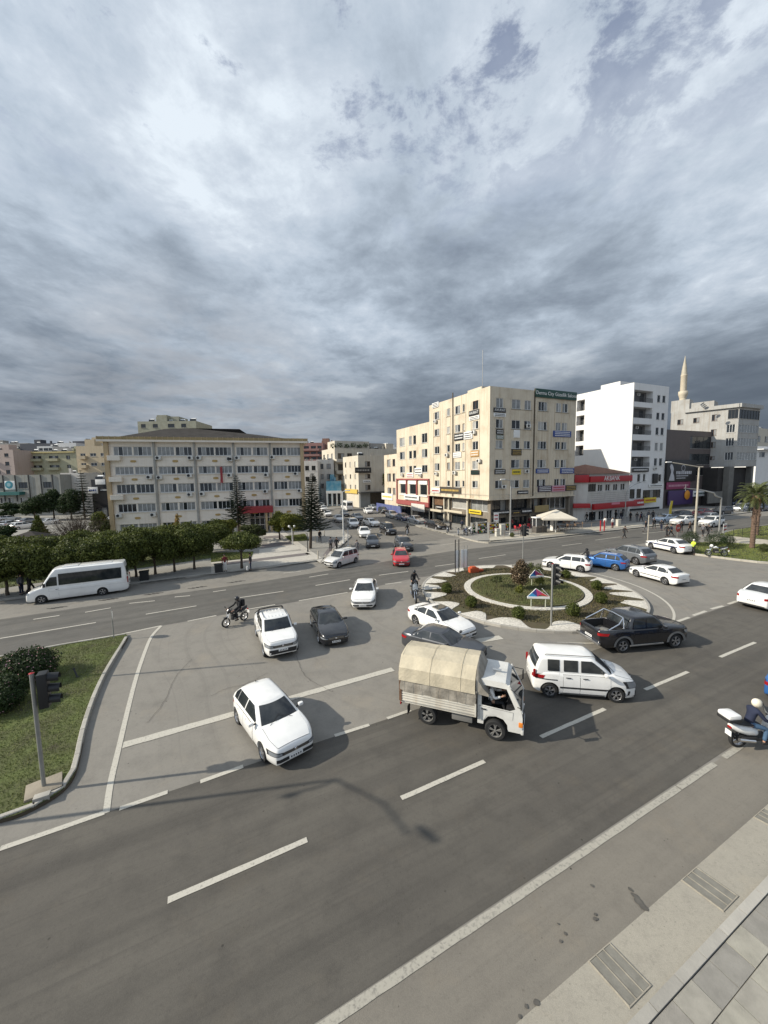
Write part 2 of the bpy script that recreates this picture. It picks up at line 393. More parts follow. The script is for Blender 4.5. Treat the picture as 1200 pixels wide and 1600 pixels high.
def smooth_path(pts, it=2):
 for _ in range(it):
  q = [pts[0]]
  for a, b in zip(pts, pts[1:]): q += [a*.75+b*.25, a*.25+b*.75]
  pts = q+[pts[-1]]
 return pts
stripe('edge_line', RD(pS, -40, 0), G(1060, 1232), .17, M_worn)
stripe('edge_line', G(1061, 1231), G(1117, 1194), .17, M_worn); stripe('edge_line', G(1131, 1184), G(1158, 1166), .17, M_worn); stripe('edge_line', G(1230, 1128), RD(G(1230, 1128), 60, 0), .17, M_worn)
for a, b in (((262, 1408), (480, 1313)), ((627, 1248), (757, 1190)), ((845, 1152), (945, 1108)), ((1008, 1078), (1075, 1050)), ((1125, 1027), (1180, 1004)),
    ((187, 1264), (262, 1238)), ((313, 1222), (380, 1198)), ((523, 1150), (577, 1133)), ((605, 1123), (642, 1110)), ((1059, 971), (1077, 965)), ((1083, 962), (1103, 955)), ((1111, 952), (1130, 947)), ((1138, 944), (1152, 939.5))):
 stripe('lane_dash', G(*a), G(*b), .16 if a[1] > 1000 else .2)
stripe('stop_line', G(192, 1165), G(614, 1046), .36)
stripe('stop_line', G(738, 1003), G(783, 996), .5)
path_strip('edge_line', smooth_path(pxs([(0, 1327), (82, 1299), (164, 1270)]), 1), .17, M_white_line)
path_strip('edge_line', smooth_path(pxs([(166, 1271), (172, 1225), (185, 1172), (197, 1120), (212, 1060), (225, 1022), (236, 994), (252, 978)])), .17, M_white_line)
stripe('edge_line', G(90, 1012), G(252, 978), .16)
for a, b in (((293, 971), (338, 962)), ((383, 953), (430, 945)), ((467, 939), (543, 926)), ((0, 998), (150, 973)), ((228, 960), (307, 947)), ((375, 934), (443, 924)), ((493, 915), (547, 906)), ((592, 899), (638, 893)),
    ((680, 885), (710, 881)), ((748, 873), (790, 867)), ((878, 853), (909, 849)), ((930, 844), (969, 839)), ((1004, 834), (1040, 830)), ((52, 968), (93, 962)), ((133, 957), (173, 950)), ((202, 943), (242, 939)), ((273, 933), (297, 931)),
    ((333, 925), (353, 922)), ((443, 896), (470, 893)), ((483, 902), (513, 897)), ((602, 913), (627, 910)), ((688, 852), (730, 846)), ((1000, 858), (1030, 853))):
 stripe('lane_dash', G(*a), G(*b), .15)
# painted ring round the island
def arc_pts(c, r, a0, a1, n): return [c+Vector((math.cos(R(a0+(a1-a0)*i/n)), math.sin(R(a0+(a1-a0)*i/n)), 0))*r for i in range(n+1)]
path_strip('edge_line', arc_pts(RC, RR+1.25, -100, 38, 60), .15, M_white_line)
# rows of short rumble bars along the bus bay
for i, (x, y) in enumerate(((85, 951), (166, 938), (237, 929), (306, 919), (367, 910))):
 for k in range(4):
  p = G(x-9+k*6.5, y+1.6-k*1.0); stripe('rumble_bar', p-Vector((.32, -.18, 0))*.9, p+Vector((.32, .22, 0))*.9, .09, mat('rumble_rubber', (.035, .033, .03), .9), .020)
# oil stains and dark scuffs
M_oil = mat('oil_stain', (.105, .096, .082), .7, var=.4, vscale=6)
rg = random.Random(5)
_zs = 0.
def stain(x, y, r, asp=1., rot=0.):
 global _zs; _zs += .0004; p = G(x, y); mb = MB(); n = 18; ph = rg.uniform(0, 6)
 pts = []
 for k in range(n):
  a = 2*math.pi*k/n; rr = r*(1+.10*math.sin(a*2+ph)+.07*math.sin(a*3+2*ph)+rg.uniform(-.04, .04))
  v = Vector((rr*math.cos(a)*asp, rr*math.sin(a), 0)); v.rotate(Matrix.Rotation(rot, 3, 'Z')); pts.append((p.x+v.x, p.y+v.y, .0215+_zs))
 mb.add(pts, [tuple(range(n))], M_oil); struct('oil_stain', mb)
for x, y, r, a, ro in ((985, 1391, .035, 1.6, -.9), (992, 1401, .05, 1.7, -.9), (998, 1410, .075, 1.4, -.9), (1006, 1419, .07, 1.2, -1.0), (925, 1385, .035, 1, 0), (930, 1437, .04, 1.3, 0), (883, 1460, .03, 1, 0), (876, 1472, .03, 1, 0), (838, 1568, .05, 1, 0), (822, 1574, .03, 1, 0), (812, 1590, .03, 1, 0), (930, 1430, .03, 1, 0), (872, 1445, .02, 1, 0)): stain(x, y, r, a, ro)
M_crack = mat('asphalt_crack', (.075, .07, .062), .9)
for k, l in enumerate((((463, 1025), (470, 1048), (481, 1062), (520, 1082)), ((330, 1088), (352, 1076), (381, 1071), (418, 1052)), ((230, 1130), (262, 1092), (270, 1060), (300, 1030)), ((1010, 905), (1070, 935), (1090, 948)))):
 P = smooth_path(pxs(l), 3); rk = random.Random(k); P = [v+Vector((rk.uniform(-.03, .03), rk.uniform(-.03, .03), 0)) for v in P]; path_strip('asphalt_crack', P, .014, M_crack, z=.0225)
# ---- near gutter apron, drain ramps, kerb and pavement
mb = MB()
za, zb_ = .012, .10
mb.add([RD(pS, -40, dkb).xyz+Vector((0, 0, zb_)), RD(pS, 120, dkb)+Vector((0, 0, zb_)), RD(pS, 120, dgu)+Vector((0, 0, za)), RD(pS, -40, dgu)+Vector((0, 0, za))], [(0, 1, 2, 3)], M_conc)
struct('gutter_apron', mb)
def rdc(p): return (p-pS).dot(rd), (p-pS).dot(rn)
gw = dkb-dgu
M_grout = mat('drain_slot', (.02, .02, .018), .9); M_drain = mat('drain_cover', (.215, .205, .175), .85, var=.3, vscale=4, bump=.3); M_drfr = mat('drain_frame', (.33, .30, .245), .8, var=.3, vscale=8)
def drain(px, py, w):
 a, b = rdc(G(px, py)); t0 = RD(pS, a, dgu-.02); slope = math.atan2(zb_-za, abs(gw))
 e = empty('drain_ramp', (t0.x, t0.y, .014), R(ROADA), None, None)
 lg = abs(gw)*.86
 Tm = Matrix.Rotation(-slope, 4, 'X')
 f = MB()
 for i in range(4): f.box((w*i/3, -lg/2, .012), (.018, lg, .024), M_drfr, Tm)
 for i in (0, 1): f.box((w/2, -lg*i, .010), (w+.03, .02, .022), M_drfr, Tm)
 link('frame', f.mesh('frame'), e)
 for i in range(3):
  s = MB(); s.box((w*(i+.5)/3+.004, -lg/2, .008), (w/3-.036, lg-.03, .014), M_drain, Tm); link('cover', s.mesh('cover'), e)
 s = MB(); s.box((w/2, -lg/2, .001), (w, lg, .008), M_grout, Tm); link('channel', s.mesh('channel'), e)
 return e
for i, (x, y, w, lab) in enumerate(((923, 1507, .62, 'grey concrete drain ramp across the gutter, nearest the bottom edge of the photo'), (1073, 1383, .62, 'grey concrete drain ramp in the gutter, middle one near the right edge'), (1193, 1287, .6, 'grey concrete drain ramp cut off by the right edge of the photo'))):
 d = drain(x, y, w); tag(d, lab, 'drain cover', 'drain ramps along the near kerb')
mb = MB()
# kerb stones one by one, then paving slabs with open joints
kz = .13
def rbox(mb, a0, a1, b0, b1, z0, z1, m):
 q = [RD(pS, a0, b0), RD(pS, a1, b0), RD(pS, a1, b1), RD(pS, a0, b1)]
 mb.prism([(p.x, p.y) for p in q], z0, z1, m)
kt = MB(); a = -12
while a < 60:
 rbox(kt, a+.006, a+.8-.006, dkb-.16, dkb, 0, kz, M_kerb); a += .8
struct('kerb', kt)
M_slab = []
for i, c in enumerate(((.32, .30, .255), (.29, .27, .235), (.345, .325, .27), (.265, .25, .22))): M_slab.append(mat('paving_slab_%s' % 'abcd'[i], c, .88, var=.25, vscale=3, bump=.5, bscale=45))
sl = MB(); rg = random.Random(3)
b0 = dkb-.168
for r_ in range(12):
 a = -10+(r_ % 2)*.3+rg.uniform(0, .2)
 while a < 30:
  w = .62
  rbox(sl, a+.006, a+w-.006, b0-.46, b0-.008, .02, .10+rg.uniform(-.004, .004), rg.choice(M_slab)); a += w
 b0 -= .468
struct('pavement', sl)
sb = MB(); rbox(sb, -60, 160, -40, dkb-.17, .0, .085, mat('slab_joint', (.17, .15, .12), .95)); struct('pavement_bed', sb)
# ---- left lawn island with kerb
isl = pxs([(-60, 1302), (0, 1287), (25, 1280), (50, 1269), (85, 1250), (108, 1231), (120, 1210), (127, 1180), (132, 1150), (140, 1122), (148, 1098), (155, 1080), (165, 1058), (175, 1040), (187, 1020), (197, 1004), (200, 998)])
isl = smooth_path(isl, 2); far_e = pxs([(197, 993), (150, 1001), (90, 1011), (0, 1029)]); far_e.append(far_e[-1]+(far_e[-1]-far_e[-2]).normalized()*16)
back = Vector((isl[0].x-14, isl[0].y-4, 0))
outline = isl+far_e+[back]
mb = MB(); mb.prism([(p.x, p.y) for p in outline], 0, .11, mat('island_earth', (.09, .07, .045), .95, bump=.8, var=.4)); struct('median_bed', mb)
def kerb_run(name, pts, w, h, seg=.7, m=None, side=1, gap=.008):
 mb = MB(); m = m or M_kerb
 # resample
 d = [0.]
 for a, b in zip(pts, pts[1:]): d.append(d[-1]+(b-a).length)
 n = max(1, int(d[-1]/seg)); 
 def at(s):
  s = min(max(s, 0), d[-1])
  for i in range(len(pts)-1):
   if s <= d[i+1]: 
    t = (s-d[i])/max(1e-9, d[i+1]-d[i]); return pts[i].lerp(pts[i+1], t)
  return pts[-1]
 st = d[-1]/n
 for i in range(n):
  a = at(i*st+gap); b = at((i+1)*st-gap); e = (b-a).normalized(); nn = Vector((-e.y, e.x, 0))*w*side
  bv = .02
  prof = [(0, 0), (0, h-bv), (bv*side/abs(side), h), (w-bv, h), (w, h-bv), (w, 0)]
  A = []; B = []
  for (o, z) in prof:
   o = o/w; A.append(Vector((a.x+nn.x*o, a.y+nn.y*o, z))); B.append(Vector((b.x+nn.x*o, b.y+nn.y*o, z)))
  mb.grid([A, B], m, smooth=False); mb.add(A, [tuple(range(6))], m); mb.add(B, [tuple(range(5, -1, -1))], m)
 return struct(name, mb)
kerb_run('kerb', isl, .16, .17, .75)
kerb_run('kerb', far_e, .16, .17, .75)
def poly_mesh(pts, z, m, res=.25, amp=.02, seed=1):
 bm = bmesh.new(); vs = [bm.verts.new((p[0], p[1], z)) for p in pts]; bm.faces.new(vs)
 bmesh.ops.triangulate(bm, faces=bm.faces[:])
 me = bpy.data.meshes.new('p'); bm.to_mesh(me); bm.free(); me.materials.append(m); return me
def inside(p, poly):
 c = False; n = len(poly); j = n-1
 for i in range(n):
  a, b = poly[i], poly[j]
  if (a[1] > p[1]) != (b[1] > p[1]) and p[0] < (b[0]-a[0])*(p[1]-a[1])/(b[1]-a[1])+a[0]: c = not c
  j = i
 return c
def blades(poly, z, count, h, seed, m, w=.018, box=None, bare=None):
 rg = np.random.default_rng(seed); P = np.array([(p[0], p[1]) for p in poly]); lo = P.min(0); hi = P.max(0)
 if box: lo = np.maximum(lo, box[0]); hi = np.minimum(hi, box[1])
 pts = []
 while len(pts) < count:
  c = rg.uniform(lo, hi, (count, 2))
  pts += [q for q in c if inside(q, poly)]
 pts = np.array(pts[:count]); a = rg.uniform(0, 2*np.pi, count); hh = h*rg.uniform(.5, 1.3, count); ln = rg.normal(0, .55, (count, 2))*hh[:, None]
 V = np.zeros((count, 3, 3)); dx_ = np.c_[np.cos(a), np.sin(a)]*w
 V[:, 0, :2] = pts-dx_/2; V[:, 1, :2] = pts+dx_/2; V[:, 2, :2] = pts+ln; V[:, :2, 2] = z; V[:, 2, 2] = z+hh
 me = bpy.data.meshes.new('blades'); me.from_pydata(V.reshape(-1, 3).tolist(), [], np.arange(count*3).reshape(-1, 3).tolist()); me.materials.append(m); return me
M_blade = mat('grass_blade', (.108, .150, .026), .8, var=.5, vscale=.8, col2=(.150, .155, .038), island=.6)
M_blade_dry = mat('dry_grass_blade', (.095, .130, .035), .85, var=.5, vscale=1.2, col2=(.12, .11, .045), island=.5)
lw = [(p.x, p.y) for p in outline]
o = link('lawn', poly_mesh(lw, .125, M_grass)); o['kind'] = 'structure'
o = link('grass', blades(lw, .12, 90000, .055, 4, M_blade, .022, box=((-26, 6), (-8, 26)))); tag(o, None, None, None, 'stuff')
# ---- roundabout
M_peb = mat('white_pebbles', (.66, .62, .54), .85, var=.45, vscale=9, bump=1., bscale=26)
kerb_run('kerb', arc_pts(RC, RR, 0, 360, 72), .18, .17, 1.0, side=1)
mb = MB(); mb.prism([(p.x, p.y) for p in arc_pts(RC, RR-.17, 0, 357, 119)], 0, .13, M_soil); struct('roundabout_bed', mb)
mb = MB(); rg = random.Random(8)
def scallop(mb, a0, a1, dep, m, z=.145):
 n = 16; out = []; inn = []
 r1 = RR-.19
 for i in range(n+1):
  t_ = i/n; a = a0+(a1-a0)*t_; x_ = min(1., max(0., math.sin(math.pi*t_))*1.08); s = x_*x_*(3-2*x_)
  wv = dep*.88*s*(1+.12*math.sin(7*t_+a0))
  v = Vector((math.cos(R(a)), math.sin(R(a)), 0)); out.append(RC+v*r1+Vector((0, 0, z))); inn.append(RC+v*(r1-wv-.02)+Vector((0, 0, z+.03*s)))
 mid_ = [(p+q)/2+Vector((0, 0, .05*max(0, math.sin(math.pi*i/n)))) for i, (p, q) in enumerate(zip(out, inn))]
 mb.grid([out, mid_, inn], m)
ang = lambda px, py: math.degrees(math.atan2(G(px, py).y-RC.y, G(px, py).x-RC.x))
for (a, wd, dp) in ((-118, 19, 1.35), (-92, 19, 1.4), (-70, 12, 1.2), (-48, 12, 1.5), (-30, 13, 1.7), (-14, 12, 2.0), (0, 12, 1.9), (15, 13, 1.7), (32, 14, 1.4), (52, 13, 1.2), (75, 16, 1.3), (100, 20, 1.3), (124, 16, 1.2), (140, 13, 1.9), (158, 13, 1.8), (172, 12, 1.6), (188, 13, 1.6), (206, 14, 1.4), (226, 14, 1.3)):
 scallop(mb, a-wd*.56, a+wd*.56, dp, M_peb)
struct('pebble_border', mb)
mb = MB(); r0, r1 = 4.22, 4.74
A = arc_pts(RC, r1, 0, 360, 72); B = arc_pts(RC, r0, 0, 360, 72)
up = lambda l, z: [Vector((p.x, p.y, z)) for p in l]
mb.grid([up(A, .12), up(A, .20), up(B, .20), up(B, .12)], M_peb, smooth=False); struct('white_ring_kerb', mb)
mb = MB(); mb.prism([(p.x, p.y) for p in arc_pts(RC, 4.16, 0, 357, 119)], .1, .26, mat('ring_lawn', (.075, .085, .025), .9, var=.6, vscale=1.0, col2=(.075, .055, .03), bump=1., bscale=20)); struct('roundabout_lawn', mb)
ring = [(p.x, p.y) for p in arc_pts(RC, 4.05, 0, 350, 35)]
o = link('roundabout_grass', blades(ring, .26, 16000, .10, 9, M_blade_dry, .035)); o['kind'] = 'stuff'
outr = [(p.x, p.y) for p in arc_pts(RC, 7.0, 0, 350, 35)]
o = link('ground_cover', blades(outr, .13, 30000, .08, 10, mat('ground_cover_leaf', (.055, .068, .020), .85, island=.6, col2=(.085, .07, .03)), .05)); o['kind'] = 'stuff'
# ---- far pavement by the shops and its kerb
pv = [G(702, 836), G(760, 850), G(831, 844), G(1004, 825), G(1200, 797), G(1200, 797)+e2*60, Vector((170, 160, 0)), Vector((20, 105, 0)), Vector((4, 96, 0)), G(600, 806), G(655, 824)]
pv[1] = G(742, 846)
mb = MB(); mb.prism([(p.x, p.y) for p in pv], 0, .15, M_pave); struct('shop_pavement', mb)
kerb_run('kerb', [G(1200, 797)+e2*40, G(1200, 797), G(1004, 825), G(831, 844), G(765, 849.5), G(742, 847), G(722, 841), G(702, 836), G(655, 824), G(600, 806)], .25, .18, 1.5, side=-1, m=mat('shop_kerb', (.42, .39, .33), .85, var=.25, vscale=2))
# planted verge strip between pavement and far road
mb = MB(); q = [G(765, 846.5), G(831, 841), G(1004, 822), G(1004, 817.5), G(831, 834.5), G(765, 841)]
mb.prism([(p.x, p.y) for p in q], .1, .17, mat('verge_stone', (.46, .42, .34), .9, var=.25, vscale=1.5, bump=.5)); struct('verge_strip', mb)
# ---- left plaza
pz = [G(-80, 952), G(0, 939), G(45, 934), G(195, 916), G(300, 902), G(420, 889), G(493, 878), G(520, 868), G(548, 838), G(520, 818), G(497, 800), G(470, 800)]
pz += [Vector((-10, 110, 0)), Vector((-110, 110, 0)), Vector((-80, 20, 0))]
mb = MB(); mb.prism([(p.x, p.y) for p in pz], 0, .14, M_pave); struct('plaza', mb)
kerb_run('kerb', pz[:9], .22, .17, 1.2, side=1, m=mat('plaza_kerb', (.34, .32, .28), .9, var=.3, vscale=2))
M_band = mat('pale_paving_band', (.47, .44, .385), .8, var=.2, vscale=3); M_bandd = mat('dark_paving_band', (.17, .15, .145), .85, var=.25, vscale=2)
def quad(name, l, z, m): 
 mb = MB(); mb.add([(p.x, p.y, z) for p in [G(*q, z) for q in l]], [(0, 1, 2, 3)], m); struct(name, mb)
for i, l in enumerate(([(235, 912), (430, 888), (505, 878), (300, 903)][0:0], [(330, 897), (497, 873), (486, 867), (330, 885)], [(330, 881), (482, 864), (474, 860), (330, 872)], [(405, 866), (470, 858), (460, 851), (405, 858)], [(418, 852), (455, 848), (444, 840), (418, 842)], [(412, 838), (440, 837), (432, 832), (412, 832)])):
 if l: quad('paving_band', l, .146, M_band)
for l in ([(408, 857), (461, 850), (456, 846), (410, 850)], [(412, 841.5), (444, 839.5), (441, 836), (413, 838)], [(340, 884.5), (486, 866), (480, 863.5), (340, 880)], [(340, 898.5), (400, 891), (498, 876), (494, 873.5), (340, 896)][0:0]):
 if l: quad('paving_band', l, .150, M_bandd)
quad('paving_band', [(500, 880), (509, 876), (548, 838), (541, 834)], .150, M_band)
quad('paving_band', [(470, 860), (500, 879), (505, 873), (478, 856)], .150, M_band)
quad('paving_band', [(436, 832), (472, 860), (480, 857), (442, 829)], .154, M_band)
quad('paving_band', [(504, 868), (512, 872), (535, 846), (526, 840)], .146, M_bandd)
# lawns on the plaza
def lawn_px(l, z, nb, seed):
 P = [G(*q, z) for q in l]; mb = MB(); mb.prism([(p.x, p.y) for p in P], 0.1, z, M_grass); struct('lawn', mb)
 o = link('grass', blades([(p.x, p.y) for p in P], z, nb, .12, seed, M_blade, .06)); o['kind'] = 'stuff'
lawn_px([(445, 838), (455, 846), (483, 844), (476, 834)], .18, 2500, 1); lawn_px([(330, 878), (392, 872), (396, 862), (330, 864)], .18, 3000, 2)
lawn_px([(-40, 925), (150, 897), (330, 872), (330, 862), (232, 852), (180, 862), (60, 872), (-40, 880)], .165, 9000, 5); lawn_px([(0, 870), (150, 862), (230, 848), (170, 828), (0, 845)], .17, 6000, 3)
# ---- right lawn islands
kr = [G(1088, 868), G(1140, 874), G(1200, 880), G(1200, 880)+e2*30]
P1 = [G(1062, 862), G(1088, 867), G(1140, 874), G(1200, 881), G(1200, 881)+e2*20, G(1300, 850), G(1200, 853), G(1120, 849), G(1075, 850)]
mb = MB(); mb.prism([(p.x, p.y) for p in P1], 0, .16, M_grass); struct('lawn', mb)
o = link('grass', blades([(p.x, p.y) for p in P1], .16, 9000, .10, 21, M_blade, .05)); o['kind'] = 'stuff'
kerb_run('kerb', [G(1060, 861), G(1088, 868), G(1140, 875), G(1200, 882), G(1200, 882)+Vector((math.cos(R(5)), math.sin(R(5)), 0))*20], .22, .2, 1.2, side=1, m=MATS['shop_kerb'])
P2 = [G(1125, 836), G(1200, 845), G(1200, 845)+e2*30, G(1280, 812), G(1200, 822), G(1150, 829)]
mb = MB(); mb.prism([(p.x, p.y) for p in P2], 0, .15, M_grass); struct('lawn', mb)
o = link('grass', blades([(p.x, p.y) for p in P2], .15, 6000, .10, 22, M_blade, .06)); o['kind'] = 'stuff'
mb = MB(); q = [G(1100, 848), G(1200, 853), G(1300, 858), G(1300, 846), G(1200, 845), G(1125, 837)]
mb.prism([(p.x, p.y) for p in q], 0, .12, MATS['verge_stone']); struct('footpath', mb)
# ================================================================== VEHICLES
def paint(name, c, rough=.25, metal=0.): return mat('paint_'+name, c, rough, metal, coat=.8, var=.10, vscale=1.5)
PW = paint('white', (.80, .79, .76)); PWd = paint('dull_white', (.62, .61, .58), .4); PB = paint('black', (.012, .012, .014), .18); PDG = paint('dark_grey', (.055, .058, .065), .3, .3)
PG = paint('grey', (.20, .21, .22), .3, .5); PSi = paint('silver', (.48, .49, .50), .3, .5); PR = paint('red', (.46, .012, .018), .25); PBl = paint('blue', (.035, .14, .40), .25, .35); PNavy = paint('navy', (.02, .035, .10)); PBr = paint('dark_red', (.20, .012, .02), .3); PLb = paint('pale_blue', (.52, .60, .68), .3)
M_glass = mat('car_glass', (.016, .020, .023), .04, spec=.6, var=.8, vscale=2.2, col2=(.045, .048, .048)); M_tyre = mat('tyre_rubber', (.018, .018, .018), .85, var=.3, vscale=8); M_rim = mat('alloy_rim', (.52, .52, .53), .3, .8); M_rimd = mat('dark_rim', (.10, .10, .105), .4, .6)
M_trim = mat('black_trim', (.018, .018, .019), .6); M_grey_trim = mat('grey_trim', (.16, .155, .145), .6); M_lamp = mat('headlamp_glass', (.30, .32, .34), .08, .35, spec=.8); M_tail = mat('tail_lamp', (.26, .008, .010), .2); M_amber = mat('amber_lamp', (.7, .22, .03), .3)
M_plate = mat('number_plate', (.72, .72, .70), .5); M_ink = mat('plate_ink', (.02, .02, .03), .6); M_chrome = mat('chrome', (.75, .75, .76), .12, 1.0); M_seam = mat('panel_seam', (.03, .03, .03), .8)
M_hole = mat('wheel_arch_dark', (.008, .008, .008), .95)
_wc = {}
def wheel(parent, x, y, r, wd=.2, rim=None, mirror=False, detail=True):
 rim = rim or M_rim
 k = (round(r, 3), wd, rim.name, detail)
 if k not in _wc:
  n = 24 if detail else 14
  t = MB(); t.lathe([(r*.66, -wd/2), (r*.93, -wd/2), (r*.985, -wd*.36), (r, -wd*.15), (r, wd*.15), (r*.985, wd*.36), (r*.93, wd/2), (r*.66, wd/2), (r*.62, wd*.2), (r*.62, -wd*.2), (r*.66, -wd/2)], M_tyre, n, axis='Y')
  m = MB(); m.lathe([(r*.67, -wd*.47), (r*.64, -wd*.49), (r*.61, -wd*.36), (r*.60, -wd*.1)], rim, n, axis='Y')
  m.lathe([(r*.60, -wd*.12), (.02, -wd*.12)], M_hole, n, axis='Y'); m.lathe([(0.001, -wd*.47), (r*.11, -wd*.46), (r*.13, -wd*.34)], rim, 12, axis='Y')
  if detail:
   for i in range(5):
    a = i*2*math.pi/5
    for s_ in (-.13, .13):
     m.box((0, 0, 0), (r*.085, .03, r*.56), rim, Matrix.Rotation(a+s_*.9, 4, 'Y') @ Matrix.Translation((0, -wd*.36, r*.33)) @ Matrix.Rotation(s_*.7, 4, 'Y'))
  else: m.lathe([(r*.6, -wd*.33), (r*.12, -wd*.4)], rim, n, axis='Y')
  _wc[k] = (t.fix('tyre', 40), m.fix('rim', 40))
 t, m = _wc[k]
 w = link('wheel', t, parent, (x, y, r)); q = link('rim', m, w)
 if mirror: w.rotation_euler = (0, 0, math.pi)
 return w
def lerp(a, b, t): return a+(b-a)*t
class Shell:
 """lower body: stations along x (front +), half width and height curves; y and z of the skin at any station"""
 def __init__(s, L, Wd, top, clear, wx, wr, nose=.26, tail=.22, taper=.74, tumble=.05, arch=None):
  s.L, s.W, s.top, s.clear, s.wx, s.wr = L, Wd/2, top, clear, wx, wr; s.nose, s.tail, s.taper, s.tumble = nose, tail, taper, tumble; s.arch = arch or wr+.055
 def hw(s, x):
  d = min(s.L/2-x, 99); e = x+s.L/2; a = .85
  w = s.W
  if d < a: w *= 1-(1-s.taper)*(1-max(d, 0)/a)**2.3
  if e < a: w *= 1-(1-s.taper-.04)*(1-max(e, 0)/a)**2.4
  return w
 def zt(s, x):
  xs = [p[0] for p in s.top]; zs = [p[1] for p in s.top]
  return float(np.interp(s.L/2-x, xs, zs))
 def zb(s, x, arches=True):
  z = s.clear
  d = s.L/2-x; e = x+s.L/2
  if d < .35: z += .04*(1-d/.35)**2
  if e < .45: z += .16*(1-e/.45)**2
  if arches:
   for w in s.wx:
    q = s.arch**2-(x-w)**2
    if q > 0: z = max(z, s.wr+math.sqrt(q))
  return z
 def side(s, x, z):     # half width at height z
  w = s.hw(x); zt = s.zt(x); zb = s.clear; t = (z-zb)/(zt-zb)
  f = 1-.10*max(0, (.30-t)/.30)**2 - s.tumble*max(0, (t-.45)/.55)**1.5
  c = min(.10, .5*(zt-zb))
  if z > zt-c: f -= (c/s.W)*.55*(1-math.sqrt(max(0, 1-((z-zt+c)/c)**2)))
  # a crisp waist crease
  f += .012*math.exp(-((t-.62)/.06)**2)
  return w*f
 def mesh(s, m, bed=None, under=None, n=64):
  xs = list(np.linspace(-s.L/2, s.L/2, n))
  for w in s.wx: xs += [w+s.arch*math.cos(a) for a in np.linspace(0, math.pi, 15)]+[w-s.arch-.004, w+s.arch+.004]
  xs += [-s.L/2+.03, -s.L/2+.08, s.L/2-.03, s.L/2-.08]
  if bed: xs += [bed[0], bed[0]+.004, bed[1], bed[1]-.004]
  xs = sorted(set(round(x, 4) for x in xs if -s.L/2 <= x <= s.L/2))
  rows = []
  for x in xs:
   zb = s.zb(x); zt = s.zt(x); e = min(s.L/2-x, x+s.L/2); ins = 0
   if e < .08: ins = .07*(1-math.sqrt(max(0, 1-(1-e/.08)**2)))
   zt_ = zt-ins*.6; zb_ = min(zb+ins*.5, zt-.05); pts = [(0, zb_), (s.side(x, zb_+.02)*.8-ins, zb_)]
   for k in range(9):
    t = k/8; t = t**.85; z = lerp(zb_+.01, zt_, t); pts.append((s.side(x, min(z, zt))-ins, z))
   y = pts[-1][1-1]
   inb = bed and bed[0] < x < bed[1]
   if inb: pts += [(y-.05, zt_+.004), (y-.09, zt_), (y-.095, bed[2]), (y*.4, bed[2]), (0, bed[2])]
   else: pts += [(y-.04, zt_+.008), (y*.78, zt_+.020), (y*.6, zt_+.027), (y*.3, zt_+.036), (0, zt_+.04)]
   rows.append([Vector((x, p[0], p[1])) for p in pts])
  mb = MB()
  full = [[p for p in r]+[Vector((p.x, -p.y, p.z)) for p in reversed(r[:-1])] for r in rows]
  w = len(full[0]); 
  vs = [p for r in full for p in r]; fs = []; 
  for i in range(len(full)-1):
   for j in range(w-1): fs.append((i*w+j, (i+1)*w+j, (i+1)*w+j+1, i*w+j+1))
  mb.add(vs, fs, m, smooth=True)
  # under surfaces black, end caps
  nb = len(mb.f)
  for i in range(nb):
   j = i % (w-1)
   if j in (0, w-2): mb.mi[i] = mb.mid(M_hole)
   if bed:
    r_ = i//(w-1)
    if bed[0] <= xs[r_] and xs[min(r_+1, len(xs)-1)] <= bed[1] and 12 <= j <= w-2-12: mb.mi[i] = mb.mid(M_trim)
  for r in (full[0], full[-1]):
   c = sum(r, Vector())/len(r); c.x += .012*(1 if r is full[-1] else -1)
   base = len(mb.v); mb.v += [tuple(p) for p in r]+[tuple(c)]; k = mb.mid(m)
   for j in range(w-1): mb.f.append((base+j, base+j+1, base+w)); mb.mi.append(k); mb.sm.append(True)
  return mb
 def skin(s, x, z):
  e = s.L/2-abs(x); ins = .07*(1-math.sqrt(max(0, 1-(1-max(e, 0)/.08)**2))) if e < .08 else 0
  return s.side(x, z)-ins if z <= s.zt(x)-ins*.5 else 0
 def topz(s, x, y):
  w = s.side(x, s.zt(x)); return s.zt(x)+float(np.interp(abs(y)/max(w, .1), [0, .3, .6, .78, 1], [.04, .036, .027, .020, .004]))
 def front(s, y, z, sgn=1):      # x of the skin at (y, z) seen from the front (or back)
  y = abs(y); 
  for k in range(130):
   x = sgn*(s.L/2-k*.01)
   if s.skin(x, z) >= y: return x
  return sgn*(s.L/2-1.3)
 def fpatch(s, mb, y0, y1, z0, z1, m, off=.012, sgn=1, ny=8, nz=3, z0b=None, z1b=None):
  rows = []
  for i in range(nz+1):
   r = []
   for j in range(ny+1):
    y = lerp(y0, y1, j/ny); a = lerp(z0, z0 if z0b is None else z0b, j/ny); b = lerp(z1, z1 if z1b is None else z1b, j/ny); z = lerp(a, b, i/nz)
    x = s.front(y, z, sgn); w = s.hw(s.L/2*sgn*.999)
    yy = y*(1+off/max(.3, abs(y))*.6)
    r.append(Vector((x+sgn*off, yy, z)))
   rows.append(r)
  mb.grid(rows, m, smooth=True); return mb
 def spatch(s, mb, x0, x1, z0, z1, m, sgn, off=.005, nx=10, nz=5, arch_cut=True):
  rows = []
  for i in range(nz+1):
   r = []
   for j in range(nx+1):
    x = lerp(x0, x1, j/nx); zlo = max(z0, s.zb(x)+.01) if arch_cut else z0; zhi = min(z1, s.zt(x)-.02); z = lerp(zlo, zhi, i/nz)
    r.append(Vector((x, sgn*(s.side(x, z)+off), z)))
   rows.append(r)
  mb.grid(rows, m, smooth=True); return mb
